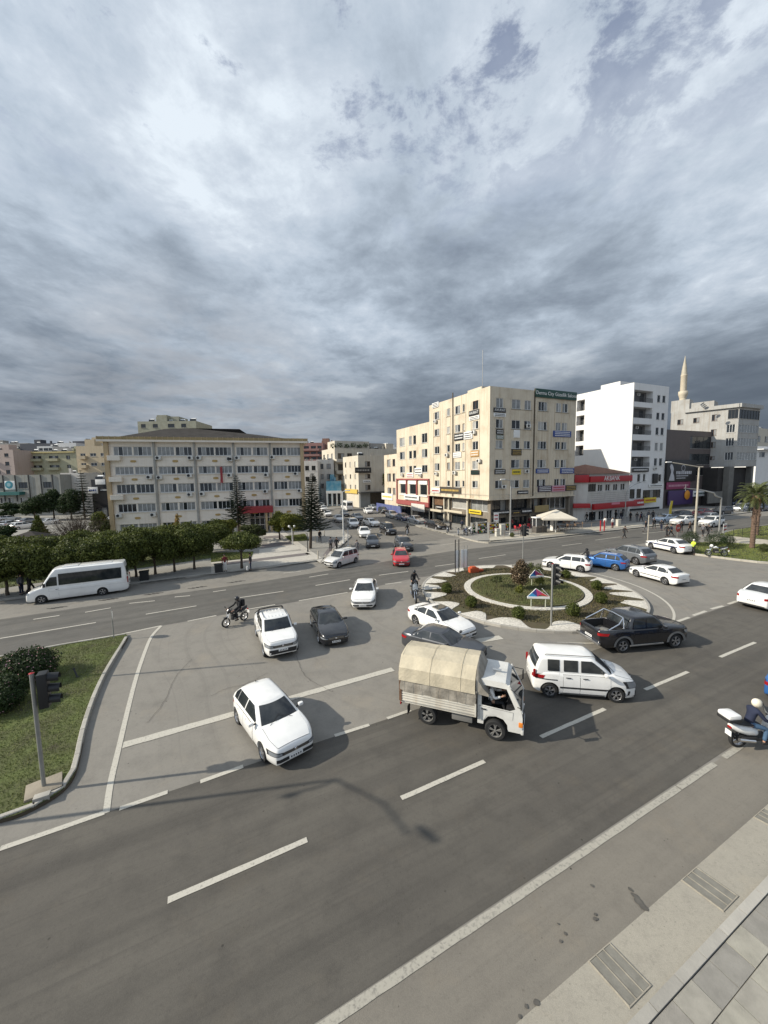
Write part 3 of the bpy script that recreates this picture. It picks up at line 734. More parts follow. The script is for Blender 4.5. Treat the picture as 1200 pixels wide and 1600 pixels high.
class House:
 """greenhouse: rounded plan rings from the belt to the roof"""
 def __init__(s, zb, zr, xf, xr, wb, wr, bulge=.10, rb=.05, cf=.24, cr=.20, crown=.045):
  s.zb, s.zr, s.xf, s.xr, s.wb, s.wr, s.bulge, s.rb, s.cf, s.cr, s.crown = zb, zr, xf, xr, wb, wr, bulge, rb, cf, cr, crown
 def lim(s, v):
  cv = .035*math.sin(math.pi*min(max(v, 0), 1))
  return s.xf[0]+(s.xf[1]-s.xf[0])*v+cv, s.xr[0]+(s.xr[1]-s.xr[0])*v-cv, lerp(s.wb, s.wr, v**1.15)
 def z(s, v): return lerp(s.zb, s.zr, v)
 def fx(s, y, v): a, b, w = s.lim(v); return a-s.bulge*(y/w)**2*1.0
 def rx(s, y, v): a, b, w = s.lim(v); return b+s.rb*(y/w)**2
 def ring(s, v, ins=0., zo=0.):
  a, b, w = s.lim(min(v, 1)); w -= ins; pts = []
  cf, cr = s.cf, s.cr; z = s.z(v)+zo
  yf = w-cf*.75; 
  for k in range(9): y = lerp(-yf, yf, k/8); pts.append(Vector((a-ins-s.bulge*(y/w)**2, y, z)))
  x1 = a-ins-s.bulge*(yf/w)**2
  for k in range(1, 5): t = k/4*math.pi/2; pts.append(Vector((x1-cf*(1-math.cos(t)), yf+(w-yf)*math.sin(t), z)))
  xs = x1-cf; xe = b+ins+s.rb+cr
  for k in range(1, 9): pts.append(Vector((lerp(xs, xe, k/9), w+.012*math.sin(math.pi*k/9), z)))
  yr = w-cr*.8
  for k in range(0, 5): t = k/4*math.pi/2; pts.append(Vector((xe-cr*math.sin(t), yr+(w-yr)*math.cos(t), z)))
  for k in range(1, 8): y = lerp(yr, -yr, k/8); pts.append(Vector((b+ins+s.rb*(y/w)**2, y, z)))
  for k in range(4, -1, -1): t = k/4*math.pi/2; pts.append(Vector((xe-cr*math.sin(t), -yr-(w-yr)*math.cos(t), z)))
  for k in range(8, 0, -1): pts.append(Vector((lerp(xs, xe, k/9), -w-.012*math.sin(math.pi*k/9), z)))
  for k in range(4, 0, -1): t = k/4*math.pi/2; pts.append(Vector((x1-cf*(1-math.cos(t)), -yf-(w-yf)*math.sin(t), z)))
  return pts
 def mesh(s, mb, m):
  rows = [s.ring(v, 0, (-.06 if v == 0 else 0)) for v in (0, .2, .4, .6, .8, .93)]
  rows += [s.ring(1, .015, -.012), s.ring(1, .045, .004), s.ring(1, .10, .016), s.ring(1, .25, .016+s.crown*.55), s.ring(1, s.wr*.62, .016+s.crown*.9)]
  n = len(rows[0]); vs = [p for r in rows for p in r]; fs = []
  for i in range(len(rows)-1):
   for k in range(n): k2 = (k+1) % n; fs.append((i*n+k, i*n+k2, (i+1)*n+k2, (i+1)*n+k))
  e = (len(rows)-1)*n
  # close the roof with a strip of quads between mirrored points
  fs.append(tuple(range(e, e+n)))
  return mb.add(vs, fs, m, smooth=True)
 def wind(s, v0, v1, k=.86, front=True, m=None, off=.012):
  m = m or M_glass; mb = MB(); rows = []
  for i in range(6):
   v = lerp(v0, v1, i/5); a, b, w = s.lim(v); kk = k-(0 if front else 0); r = []
   for j in range(11):
    y = lerp(-1, 1, j/10)*(w-(1-k)*w); x = (s.fx(y, v)+off) if front else (s.rx(y, v)-off)
    r.append(Vector((x, y if front else -y, s.z(v)+off*.5)))
   rows.append(r)
  mb.grid(rows, m); return mb
 def swin(s, xa, xb, v0, v1, sgn, m=None, off=.010, fm=.13, rm=.13):
  """side glass between xa (front) and xb (rear), kept clear of raked ends by margins fm, rm"""
  m = m or M_glass; mb = MB(); rows = []
  for i in range(6):
   v = lerp(v0, v1, i/5); a, b, w = s.lim(v); x0 = min(xa, a-s.bulge-fm); x1 = max(xb, b+s.rb+rm); r = []
   if x0-x1 < .02: x1 = x0-.02
   for j in range(9):
    x = lerp(x0, x1, j/8); r.append(Vector((x, sgn*(w+.012+off), s.z(v))))
   rows.append(r if sgn > 0 else r[::-1])
  mb.grid(rows, m); return mb
SPEC = {}
def spec(k, **a): SPEC[k] = a
# top: (distance from the nose, height). fo = front overhang. hs = greenhouse (front base, front top, rear top, rear base) as distance from the nose
spec('hatch', L=4.28, W=1.79, H=1.46, wb=2.63, fo=.86, r=.325, top=[(0, .63), (.03, .69), (.10, .745), (.35, .83), (.75, .91), (1.15, .965), (1.5, .99), (3.9, 1.0), (4.2, .96), (4.28, .86)], belt=.95, hs=(1.12, 1.92, 3.72, 4.22), side=[(1.95, 2.62), (2.70, 3.45), (3.50, 3.80)], wr=.575, lz=(.51, .645))
spec('sedan', L=4.65, W=1.80, H=1.45, wb=2.70, fo=.90, r=.325, lz=(.50, .635), top=[(0, .62), (.03, .68), (.12, .74), (.4, .82), (.8, .89), (1.25, .95), (1.6, .98), (3.6, 1.0), (4.0, 1.02), (4.55, .99), (4.65, .90)], belt=.95, hs=(1.25, 2.08, 3.35, 4.12), side=[(2.1, 2.72), (2.80, 3.52), (3.56, 3.72)], wr=.60)
spec('fastback', L=4.75, W=1.84, H=1.43, wb=2.80, fo=.93, r=.34, lz=(.52, .62), top=[(0, .60), (.03, .67), (.12, .73), (.4, .81), (.8, .88), (1.3, .94), (1.7, .97), (3.7, 1.0), (4.2, 1.0), (4.65, .98), (4.75, .86)], belt=.94, hs=(1.28, 2.12, 3.28, 4.42), side=[(2.15, 2.80), (2.88, 3.62), (3.66, 3.95)], wr=.58)
spec('suv', L=4.45, W=1.85, H=1.63, wb=2.68, fo=.88, r=.36, lz=(.64, .77), top=[(0, .76), (.03, .83), (.10, .89), (.3, .95), (.7, 1.02), (1.15, 1.08), (1.5, 1.10), (4.0, 1.13), (4.35, 1.08), (4.45, .95)], belt=1.06, hs=(1.12, 1.85, 3.80, 4.36), side=[(1.9, 2.62), (2.70, 3.48), (3.54, 3.92)], wr=.64, clear=.22)
spec('mpv', L=4.40, W=1.78, H=1.78, wb=2.78, fo=.84, r=.33, lz=(.60, .77), top=[(0, .74), (.03, .82), (.12, .89), (.3, .95), (.65, 1.03), (1.05, 1.08), (1.4, 1.10), (4.1, 1.10), (4.3, 1.06), (4.40, .95)], belt=1.05, hs=(.98, 1.68, 4.02, 4.33), side=[(1.68, 2.42), (2.52, 3.22), (3.34, 4.02)], wr=.70, cr=.10)
spec('van', L=3.96, W=1.72, H=1.72, wb=2.51, fo=.80, r=.31, lz=(.60, .84), top=[(0, .70), (.03, .78), (.10, .85), (.25, .91), (.55, 1.0), (.85, 1.08), (1.2, 1.10), (3.75, 1.10), (3.9, 1.06), (3.96, .95)], belt=1.06, hs=(.80, 1.50, 3.68, 3.90), side=[(1.30, 2.12), (2.24, 2.78), (2.94, 3.40)], wr=.715, cr=.08)
spec('pickup', L=5.25, W=1.94, H=1.82, wb=3.09, fo=.92, r=.385, lz=(.76, .93), top=[(0, .92), (.03, 1.0), (.10, 1.05), (.25, 1.08), (.8, 1.14), (1.35, 1.19), (1.6, 1.20), (3.55, 1.20), (3.7, 1.20), (5.2, 1.20), (5.25, 1.14)], belt=1.15, hs=(1.30, 1.95, 3.42, 3.70), side=[(1.98, 2.62), (2.72, 3.38)], wr=.70, clear=.30, bed=(3.80, 5.15, .72))
def car(kind, paintm, name, label, cat, group=None, rim=None, near=False, plate=True, tint=None, taxi=None, mesh_only=False, **kw):
 p = dict(SPEC[kind]); p.update(kw); L_, Wd, H = p['L'], p['W'], p['H']; hl = L_/2; cl = p.get('clear', .17)
 wx = [hl-p['fo'], hl-p['fo']-p['wb']]
 sh = Shell(L_, Wd, p['top'], cl, wx, p['r'])
 e = empty(name, (0, 0, 0), 0, label, cat, group)
 bed = p.get('bed'); bb = (hl-bed[1], hl-bed[0], bed[2]) if bed else None
 mb = sh.mesh(paintm, bed=bb, n=64 if near else 34)
 a, b, c, d = p['hs']; wbh = sh.side(0, p['belt'])-.035
 hs = House(p['belt'], H-.035-.03, (hl-a, hl-b), (hl-d, hl-c), wbh, p['wr']*Wd/1.8 if p['wr'] < .66 else p['wr']*Wd/1.72*.99, cr=p.get('cr', .20), bulge=.15)
 hs.mesh(mb, paintm)
 lower = p.get('trim')
 body = link('body', mb.fix('body', 38), e)
 v0, v1 = .14, .92
 link('windshield', hs.wind(.06, .93, .86).mesh('windshield'), e)
 link('rear_window', hs.wind(.20, .88, .80, False).mesh('rear_window'), e)
 for sg in (1, -1):
  for (x0, x1) in p['side']:
   link('side_window', hs.swin(hl-x0+.35 if x0 == p['side'][0][0] else hl-x0, hl-x1, v0, v1, sg).mesh('side_window'), e)
  for x in wx: wheel(e, x, sg*(Wd/2-.115), p['r'], .21, rim, mirror=sg > 0, detail=near)
 # lights, grille, plates
 z0, z1 = p['lz']; W2 = Wd/2; zm_ = (z0+z1)/2
 for sg in (1, -1):
  q = MB(); sh.fpatch(q, sg*W2*.50, sg*W2*.95, z0, z1-.03, M_trim, .010, 1, 10, 3, z0+.01, z1+.05); sh.fpatch(q, sg*W2*.54, sg*W2*.92, z0+.02, z1-.045, M_lamp, .020, 1, 10, 3, z0+.035, z1+.03)
  h = link('headlight', q.fix('headlight'), e)
  zt_ = sh.zt(-hl+.10); q = MB()
  sh.fpatch(q, sg*W2*.66, sg*W2*.94, zt_-.26, zt_-.12, M_tail, .014, -1, 6, 3); link('tail_light', q.fix('tail_light'), e)
 q = MB(); sh.fpatch(q, -W2*.50, W2*.50, z0-.01, z1-.035, M_trim, .010, 1, 8, 2)
 if near:
  for k in range(2): sh.fpatch(q, -W2*.48, W2*.48, z0+.02+k*.05, z0+.032+k*.05, M_chrome, .020, 1, 8, 1)
  q.lathe([(.0001, -.012), (.045, -.012), (.055, 0), (.055, .01)], M_chrome, 16, Matrix.Translation((hl+.03, 0, zm_)) @ Matrix.Rotation(math.pi/2, 4, 'Z'), axis='Y')
 link('grille', q.fix('grille'), e)
 q = MB(); sh.fpatch(q, -W2*.76, W2*.76, cl+.12, z0-.10, M_trim, .012, 1, 12, 2)
 link('air_intake', q.fix('air_intake'), e)
 if near:
  q = MB(); sh.fpatch(q, -W2*.70, W2*.70, cl+.11, cl+.19, M_trim, .010, -1, 8, 2); link('rear_bumper_trim', q.fix('rear_bumper_trim'), e)
 for sg, zz_ in ((1, z0-.15), (-1, .62 if kind in ('sedan', 'fastback', 'hatch') else .72)):
  x = sh.front(0, zz_, sg)+sg*.026; q = MB(); q.box((x, 0, zz_), (.012, .50, .11), M_plate)
  for k in range(5): q.box((x+sg*.008, -.17+k*.085, zz_), (.004, .045, .06), M_ink)
  link('number_plate', q.mesh('number_plate'), e)
 for sg in (1, -1):   # mirrors
  q = MB(); q.box((0, 0, 0), (.14, .19, .12), paintm if kind != 'van' else paintm, bev=.04); q.box((.0, -sg*.13, -.045), (.05, .12, .04), M_trim)
  link('mirror', q.fix('mirror'), e, (hl-a-.42, sg*(Wd/2+.09), p['belt']+.10))
 # doors and their handles
 if near:
  s0 = p['side']; edges = [hl-s0[0][0]+.28, hl-s0[0][1]-.04, hl-s0[1][1]-.03]
  for sg in (1, -1):
   for k in range(2):
    dx0, dx1 = edges[k], edges[k+1]
    if dx1 > dx0-.3: continue
    q = MB(); sh.spatch(q, dx0, dx1, cl+.10, p['belt']-.02, M_seam, sg, .002, 14, 5); sh.spatch(q, dx0-.008, dx1+.008, cl+.108, p['belt']-.028, paintm, sg, .0075, 14, 5)
    dr = link('door', q.fix('door', 30), e)
    zh = p['belt']-.14; xx = dx1+.20
    h = MB(); h.box((xx, sg*(sh.side(xx, zh)+.03), zh), (.20, .03, .028), p.get('handle', paintm), bev=.01); link('handle', h.fix('handle'), dr)
   q = MB(); sh.spatch(q, hl-p['fo']-.42, hl-p['fo']-p['wb']+.42, cl+.01, cl+.085, p.get('sill', M_trim), sg, .010, 10, 2, arch_cut=False); link('sill', q.fix('sill'), e)
  q = MB()
  for m_, o_, gx, gy in ((M_seam, .003, 0, 0), (paintm, .009, .007, .007)):
   q.grid([[Vector((x, y, sh.topz(x, y)+o_)) for y in np.linspace(-1, 1, 13)*(min(sh.side(x, sh.zt(x))*.92, W2*.80)-gy)] for x in np.linspace(hl-.10-gx, hl-a-.02, 12)], m_)
  link('bonnet', q.fix('bonnet', 30), e)
  for sg in (1, -1):
   y0 = sg*.12; w_ = MB(); w_.tube([(hs.fx(y0, .02)+.06, y0+sg*.35, hs.z(.02)+.02), (hs.fx(y0-.2, .34)+.04, y0-sg*.12, hs.z(.36)+.035)], .008, M_trim, 6); link('wiper', w_.mesh('wiper'), e)
 return e, sh, hs, p
def put(e, pos, heading, sc=1.):
 e.location = pos; e.rotation_euler = (0, 0, heading); e.scale = (sc, sc, sc)
def by_wheels(e, p, fpx, rpx, side, z=0.006):
 """front and rear near-side tyre contacts in the photo -> true position and heading"""
 F = G(*fpx); B = G(*rpx); d = (F-B).normalized(); L_ = (F-B).length; sc = min(1.08, max(.93, L_/p['wb']))
 n = Vector((-d.y, d.x, 0))*(-1 if side == 'R' else 1)          # towards the near side
 mid_ = (F+B)/2-n*(p['W']/2-.05)*sc
 off = p['L']/2-p['fo']-p['wb']/2
 c = mid_-d*off*sc; c.z = z
 put(e, c, math.atan2(d.y, d.x), sc); return sc
def by_front(e, p, px, azim, z=.006, sc=1.):
 """lowest point of the front bumper in the photo and compass heading"""
 d = az(azim); c = G(*px)-d*(p['L']/2-.12)*sc; c.z = z
 put(e, c, math.atan2(d.y, d.x), sc)
def by_rear(e, p, px, azim, z=.006, sc=1.):
 d = az(azim); c = G(*px)+d*(p['L']/2-.12)*sc; c.z = z
 put(e, c, math.atan2(d.y, d.x), sc)
def badge_strip(e, sh, x0, x1, z0, z1, m, name='stripe'):
 for sg in (1, -1):
  q = MB(); sh.spatch(q, x0, x1, z0, z1, m, sg, .012, 10, 2); link(name, q.fix(name), e)
# ---- the cars close to the camera
def mk(kind, pm, name, label, cat, pl, **k):
 e, sh, hs, p = car(kind, pm, name, label, cat, **k); mode = pl[0]
 if mode == 'w': by_wheels(e, p, *pl[1:])
 elif mode == 'f': by_front(e, p, pl[1], pl[2], sc=pl[3] if len(pl) > 3 else 1.)
 else: by_rear(e, p, pl[1], pl[2], sc=pl[3] if len(pl) > 3 else 1.)
 return e, sh, hs, p
golf = mk('hatch', PW, 'hatchback_car', 'white hatchback turning across the stop line, nearest car at the lower left', 'car', ('w', (411, 1189), (371.5, 1131), 'R'), near=True)
q = MB(); q.box((0, 0, 0), (.07, .03, .05), M_trim, bev=.01); link('antenna', q.fix('antenna'), golf[0], (-1.45, 0, 1.46))
def add_bed_bits(e, p, metal=M_chrome, bars=True):
 hl = p['L']/2; x = hl-3.86; w = .68
 if bars:
  q = MB()
  for sg in (1, -1):
   q.tube([(x-.95, sg*.86, 1.24), (x-.35, sg*.84, 1.50), (x, sg*.70, 1.76)], .035, metal, 8)
   q.tube([(x, sg*.70, 1.76), (x-.05, sg*.82, 1.24)], .04, metal, 8)
  q.tube([(x, -.70, 1.76), (x+.01, 0, 1.80), (x, .70, 1.76)], .04, metal, 8)
  link('roll_bar', q.mesh('roll_bar'), e)
amk = mk('pickup', PW, 'pickup_truck', 'white double cab pickup truck facing the camera, left of the dark coupe', 'pickup truck', ('w', (412.5, 1026), (401, 994), 'R'), near=True)
add_bed_bits(amk[0], amk[3], M_trim)
q = MB()
for sg in (1, -1): q.tube([(.55, sg*.66, 1.82), (-.75, sg*.66, 1.82)], .02, M_chrome, 6)
for k in range(5): q.box((-.1, -.4+k*.2, 1.800), (1.2, .03, .02), PW)
link('roof_rail', q.mesh('roof_rail'), amk[0])
mk('fastback', PB, 'coupe_car', 'black coupe facing the camera between the white pickup and the white sedan', 'car', ('w', (498, 1004), (487, 979), 'R'), near=True, L=4.7, wb=2.84)
mk('sedan', PW, 'sedan_car', 'white sedan seen head on beside the faded line, behind the black coupe', 'car', ('f', (567, 953), 181), near=True)
ins = mk('fastback', PW, 'fastback_car', 'white fastback with a dark sunroof rounding the left tip of the roundabout', 'car', ('w', (697.5, 1001), (649.5, 977.5), 'R'), near=True)
q = MB(); q.add([(.25, -.42, 1.437), (.25, .42, 1.437), (-.35, .42, 1.444), (-.35, -.42, 1.444)], [(0, 1, 2, 3)], M_glass); link('sunroof', q.mesh('sunroof'), ins[0])
dk = mk('sedan', PDG, 'dark_sedan_car', 'dark grey sedan half hidden behind the canvas covered truck', 'car', ('w', (716, 1040), (653, 1022), 'R'), near=True)
fio = mk('van', PW, 'passenger_van', 'small white high-roof van with roof rails, just right of the truck', 'van', ('w', (962, 1098), (858.5, 1090), 'R'), near=True, handle=M_trim, sill=M_grey_trim)
e, sh, hs, p = fio
q = MB()
for sg in (1, -1): q.tube([(.42, sg*.60, 1.71), (.38, sg*.60, 1.755), (-1.45, sg*.60, 1.755), (-1.5, sg*.60, 1.71)], .018, M_grey_trim, 6)
link('roof_rail', q.mesh('roof_rail'), e)
for sg in (1, -1):
 q = MB(); sh.spatch(q, .95, -.95, .47, .54, M_trim, sg, .014, 12, 1); sh.spatch(q, -1.05, -1.9, .78, .82, M_trim, sg, .012, 6, 1); link('side_moulding', q.fix('side_moulding'), e)
 q = MB(); q.box((0, 0, 0), (.10, .06, .34), M_tail, bev=.02); link('tail_light', q.fix('tail_light'), e, (-1.93, sg*.76, 1.0))
q = MB(); sh.fpatch(q, -.80, .80, .24, .50, M_trim, .018, 1, 10, 3); link('bumper', q.fix('bumper'), e)
pk = mk('pickup', PB, 'pickup_truck', 'black double cab pickup truck with open bed and chrome roll bar before the roundabout', 'pickup truck', ('w', (1054.5, 1012.5), (972.5, 1020.5), 'R'), near=True)
add_bed_bits(pk[0], pk[3]); e, sh, hs, p = pk
for sg in (1, -1):
 for x in (sh.wx[0], sh.wx[1]):
  q = MB(); A = []; B = []
  for k in range(13):
   t = math.pi*k/12; A.append(Vector((x+math.cos(t)*(sh.arch+.0), sg*(sh.W+.015), p['r']+math.sin(t)*sh.arch))); B.append(Vector((x+math.cos(t)*(sh.arch+.13), sg*(sh.side(x, .9)+.02), p['r']+math.sin(t)*(sh.arch+.10))))
  q.grid([A, B] if sg < 0 else [B, A], M_grey_trim); link('wheel_flare', q.fix('wheel_flare'), e)
 q = MB(); q.tube([(.95, sg*.95, .36), (-1.0, sg*.95, .36)], .05, M_grey_trim, 8); link('side_step', q.mesh('side_step'), e)
q = MB(); q.box((-2.68, 0, .55), (.14, 1.75, .14), M_chrome, bev=.04); link('rear_bumper', q.fix('rear_bumper'), e)
q = MB(); rg = random.Random(3)
for k in range(9): q.box((rg.uniform(-2.3, -1.5), rg.uniform(-.5, .5), .80), (rg.uniform(.15, .4), rg.uniform(.1, .3), rg.uniform(.08, .2)), rg.choice([M_trim, M_grey_trim, PBr, PG]), rz=rg.uniform(0, 3), bev=.02)
o = link('cargo', q.fix('cargo')); o.parent = None; o.matrix_world = Matrix.Translation(e.location) @ Matrix.Rotation(e.rotation_euler.z, 4, 'Z'); tag(o, 'jumble of tools and boxes lying in the bed of the black pickup', 'cargo')
mk('sedan', PW, 'sedan_car', 'white sedan seen from behind, cut off by the right edge of the photo', 'car', ('w', (1262, 940), (1197.5, 961), 'R'), near=True)
mk('hatch', PBl, 'hatchback_car', 'blue car showing only its tail light corner at the right edge above the scooter', 'car', ('r', (1232, 1109), 66), near=True)
fo = mk('sedan', PW, 'sedan_car', 'white sedan with a black side strip crossing right of the roundabout', 'car', ('w', (993.8, 901.5), (1038.3, 913.8), 'L'), near=True, L=4.45, wb=2.62)
badge_strip(fo[0], fo[1], 1.0, -.9, .50, .56, M_trim)
mk('hatch', PW, 'hatchback_car', 'white hatchback behind the roundabout, ahead of the blue crossover', 'car', ('w', (860.2, 888.5), (906.8, 894.5), 'L'), near=True)
mk('suv', PBl, 'crossover_car', 'bright blue crossover between the white hatchback and the grey one', 'car', ('w', (918, 885.5), (959.6, 892), 'L'), near=True)
mk('suv', PG, 'crossover_car', 'dark silver crossover partly behind the bright blue one', 'car', ('w', (953, 873.5), (992.6, 882.6), 'L'), near=True)
pol = mk('sedan', PW, 'patrol_car', 'white saloon with a blue stripe along its flank beside the officer in a yellow vest', 'police car', ('w', (1013, 856.5), (1056.5, 865.8), 'L'), near=True, L=4.6)
badge_strip(pol[0], pol[1], 1.6, -1.7, .62, .76, PNavy)
dac = mk('mpv', PWd, 'people_carrier', 'white people carrier with roof rails turning by the plaza corner', 'car', ('w', (530.5, 887.5), (555.6, 879.8), 'L'), near=True)
q = MB()
for sg in (1, -1): q.tube([(.55, sg*.62, 1.78), (.5, sg*.62, 1.82), (-1.6, sg*.62, 1.82), (-1.65, sg*.62, 1.78)], .02, M_trim, 6)
link('roof_rail', q.mesh('roof_rail'), dac[0])
mk('hatch', PR, 'hatchback_car', 'bright red car facing the camera on the far road, the only bright red one', 'car', ('f', (627.6, 886.5), 180), near=True)
mk('suv', PDG, 'suv_car', 'dark grey car facing the camera directly behind the bright red one', 'car', ('f', (636, 863), 172), near=True)
mk('hatch', PDG, 'hatchback_car', 'charcoal car waiting left of the red one, below the white taxi-like sedan', 'car', ('f', (583, 857.5), 177))
mk('mpv', PB, 'people_carrier', 'black people carrier in the middle of the side street, left of the rider', 'car', ('f', (613, 837), 162))
GQ = 'cars queueing in the side street'
mk('sedan', PW, 'sedan_car', 'white sedan nearest the camera in the side street queue, above the charcoal car', 'car', ('f', (571, 841), 172), group=GQ)
mk('suv', PW, 'suv_car', 'white off-roader in the queue beside the lamp post at the plaza corner', 'car', ('f', (554.5, 826), 168), group=GQ)
mk('sedan', PW, 'sedan_car', 'white sedan in the middle of the side street, behind the black people carrier', 'car', ('f', (588.5, 823.5), 152), group=GQ)
mk('sedan', PG, 'sedan_car', 'grey sedan behind the white off-roader in the queue', 'car', ('f', (563, 814), 160), group=GQ)
mk('sedan', PSi, 'sedan_car', 'silver grey sedan left of the lamp post in the queue', 'car', ('f', (532, 817), 165), group=GQ)
mk('sedan', PDG, 'sedan_car', 'dark grey sedan behind the silver grey one in the queue', 'car', ('f', (541, 808), 165), group=GQ)
mk('hatch', PW, 'hatchback_car', 'white car farthest down the side street on the left beside the tall pine', 'car', ('f', (513, 808), 165), group=GQ)
mk('sedan', PW, 'sedan_car', 'white car just right of the pine crown, behind another white one', 'car', ('f', (507, 799.5), 165), group=GQ)
mk('hatch', PSi, 'hatchback_car', 'silver car half hidden by the pine crown', 'car', ('f', (503, 793), 165), group=GQ)
mk('hatch', PW, 'hatchback_car', 'white car in front of the grey corner shop wall', 'car', ('f', (578, 803.5), 165))
mk('sedan', PSi, 'sedan_car', 'silver car behind the white one by the grey corner shop wall', 'car', ('f', (587, 797), 160))
GP = 'cars parked along the office block'
def ppx(front, rear, *a, **k): return ('w', front, rear, 'R')
mk('sedan', PB, 'sedan_car', 'black sedan parked nearest the corner of the beige office block', 'car', ('w', (683, 829), (665.5, 824.8), 'R'), group=GP)
mk('sedan', PSi, 'sedan_car', 'silver sedan parked between two dark cars by the office block', 'car', ('w', (651, 820.3), (637, 816.6), 'R'), group=GP)
mk('sedan', PNavy, 'sedan_car', 'dark blue sedan parked between two silver cars', 'car', ('w', (630, 815.8), (618, 812.2), 'R'), group=GP)
mk('sedan', PSi, 'sedan_car', 'silver sedan parked in front of the blue hoarding', 'car', ('w', (612, 811), (601.5, 807.5), 'R'), group=GP)
mk('hatch', PB, 'hatchback_car', 'black car parked farthest up the street before the blue hoarding', 'car', ('w', (598, 803.5), (589, 800), 'R'), group=GP)
GR = 'cars on the road at the right'
mk('sedan', PLb, 'sedan_car', 'pale blue sedan behind the stop sign pedestrians, leftmost of the right-hand traffic', 'car', ('w', (1038, 817.5), (1054, 816), 'L'), group=GR)
mk('hatch', PW, 'hatchback_car', 'white hatchback between the pale blue sedan and the tall lamp post', 'car', ('w', (1065, 821.5), (1086, 819.5), 'L'), group=GR)
mk('suv', PW, 'suv_car', 'white crossover behind the curved mast at the right', 'car', ('w', (1111, 825), (1133, 822), 'L'), group=GR)
mk('hatch', PDG, 'hatchback_car', 'grey car behind the white hatchback by the lamp post', 'car', ('w', (1062, 811.5), (1080, 810), 'L'), group=GR)
mk('sedan', PBr, 'sedan_car', 'dark red car in the right-hand traffic, the only dark red one', 'car', ('w', (1094, 808), (1114, 806), 'L'), group=GR)
mk('hatch', PSi, 'hatchback_car', 'silver car half hidden behind the white crossover by the curved mast', 'car', ('w', (1105, 816), (1124, 814), 'L'), group=GR)
mk('suv', PDG, 'suv_car', 'dark green grey off-roader right of the curved mast', 'car', ('w', (1128, 805), (1145, 803.5), 'L'), group=GR)
mk('mpv', PSi, 'people_carrier', 'silver people carrier left of the palm trunk', 'car', ('w', (1158, 801), (1176, 798.5), 'L'), group=GR)
mk('hatch', PNavy, 'hatchback_car', 'dark blue car right of the palm trunk', 'car', ('w', (1186, 800), (1204, 797.5), 'L'), group=GR)
mk('hatch', PNavy, 'hatchback_car', 'blue car parked under the overhanging grey building', 'car', ('w', (1146, 790), (1160, 788.5), 'L'), group=GR)
GL = 'cars in the left car park'
mk('suv', PW, 'suv_car', 'white off-roader in the left car park, nearest the cone shaped tree', 'car', ('w', (38, 826), (22, 828), 'L'), group=GL)
mk('sedan', PW, 'sedan_car', 'white sedan in the car park right of the cone shaped tree', 'car', ('w', (70, 821), (83, 819.5), 'L'), group=GL)
mk('hatch', PSi, 'hatchback_car', 'silver car at the left edge of the car park', 'car', ('w', (15, 822), (2, 824), 'L'), group=GL)
mk('sedan', PG, 'sedan_car', 'grey car in the car park behind the white off-roader', 'car', ('w', (50, 817), (36, 818.5), 'L'), group=GL)
mk('hatch', PWd, 'hatchback_car', 'dull white car in the back row of the left car park', 'car', ('w', (22, 813), (8, 814), 'L'), group=GL)
mk('hatch', PW, 'hatchback_car', 'white car beside the corner of the pale public building', 'car', ('w', (166, 816), (182, 815), 'L'), group=GL)
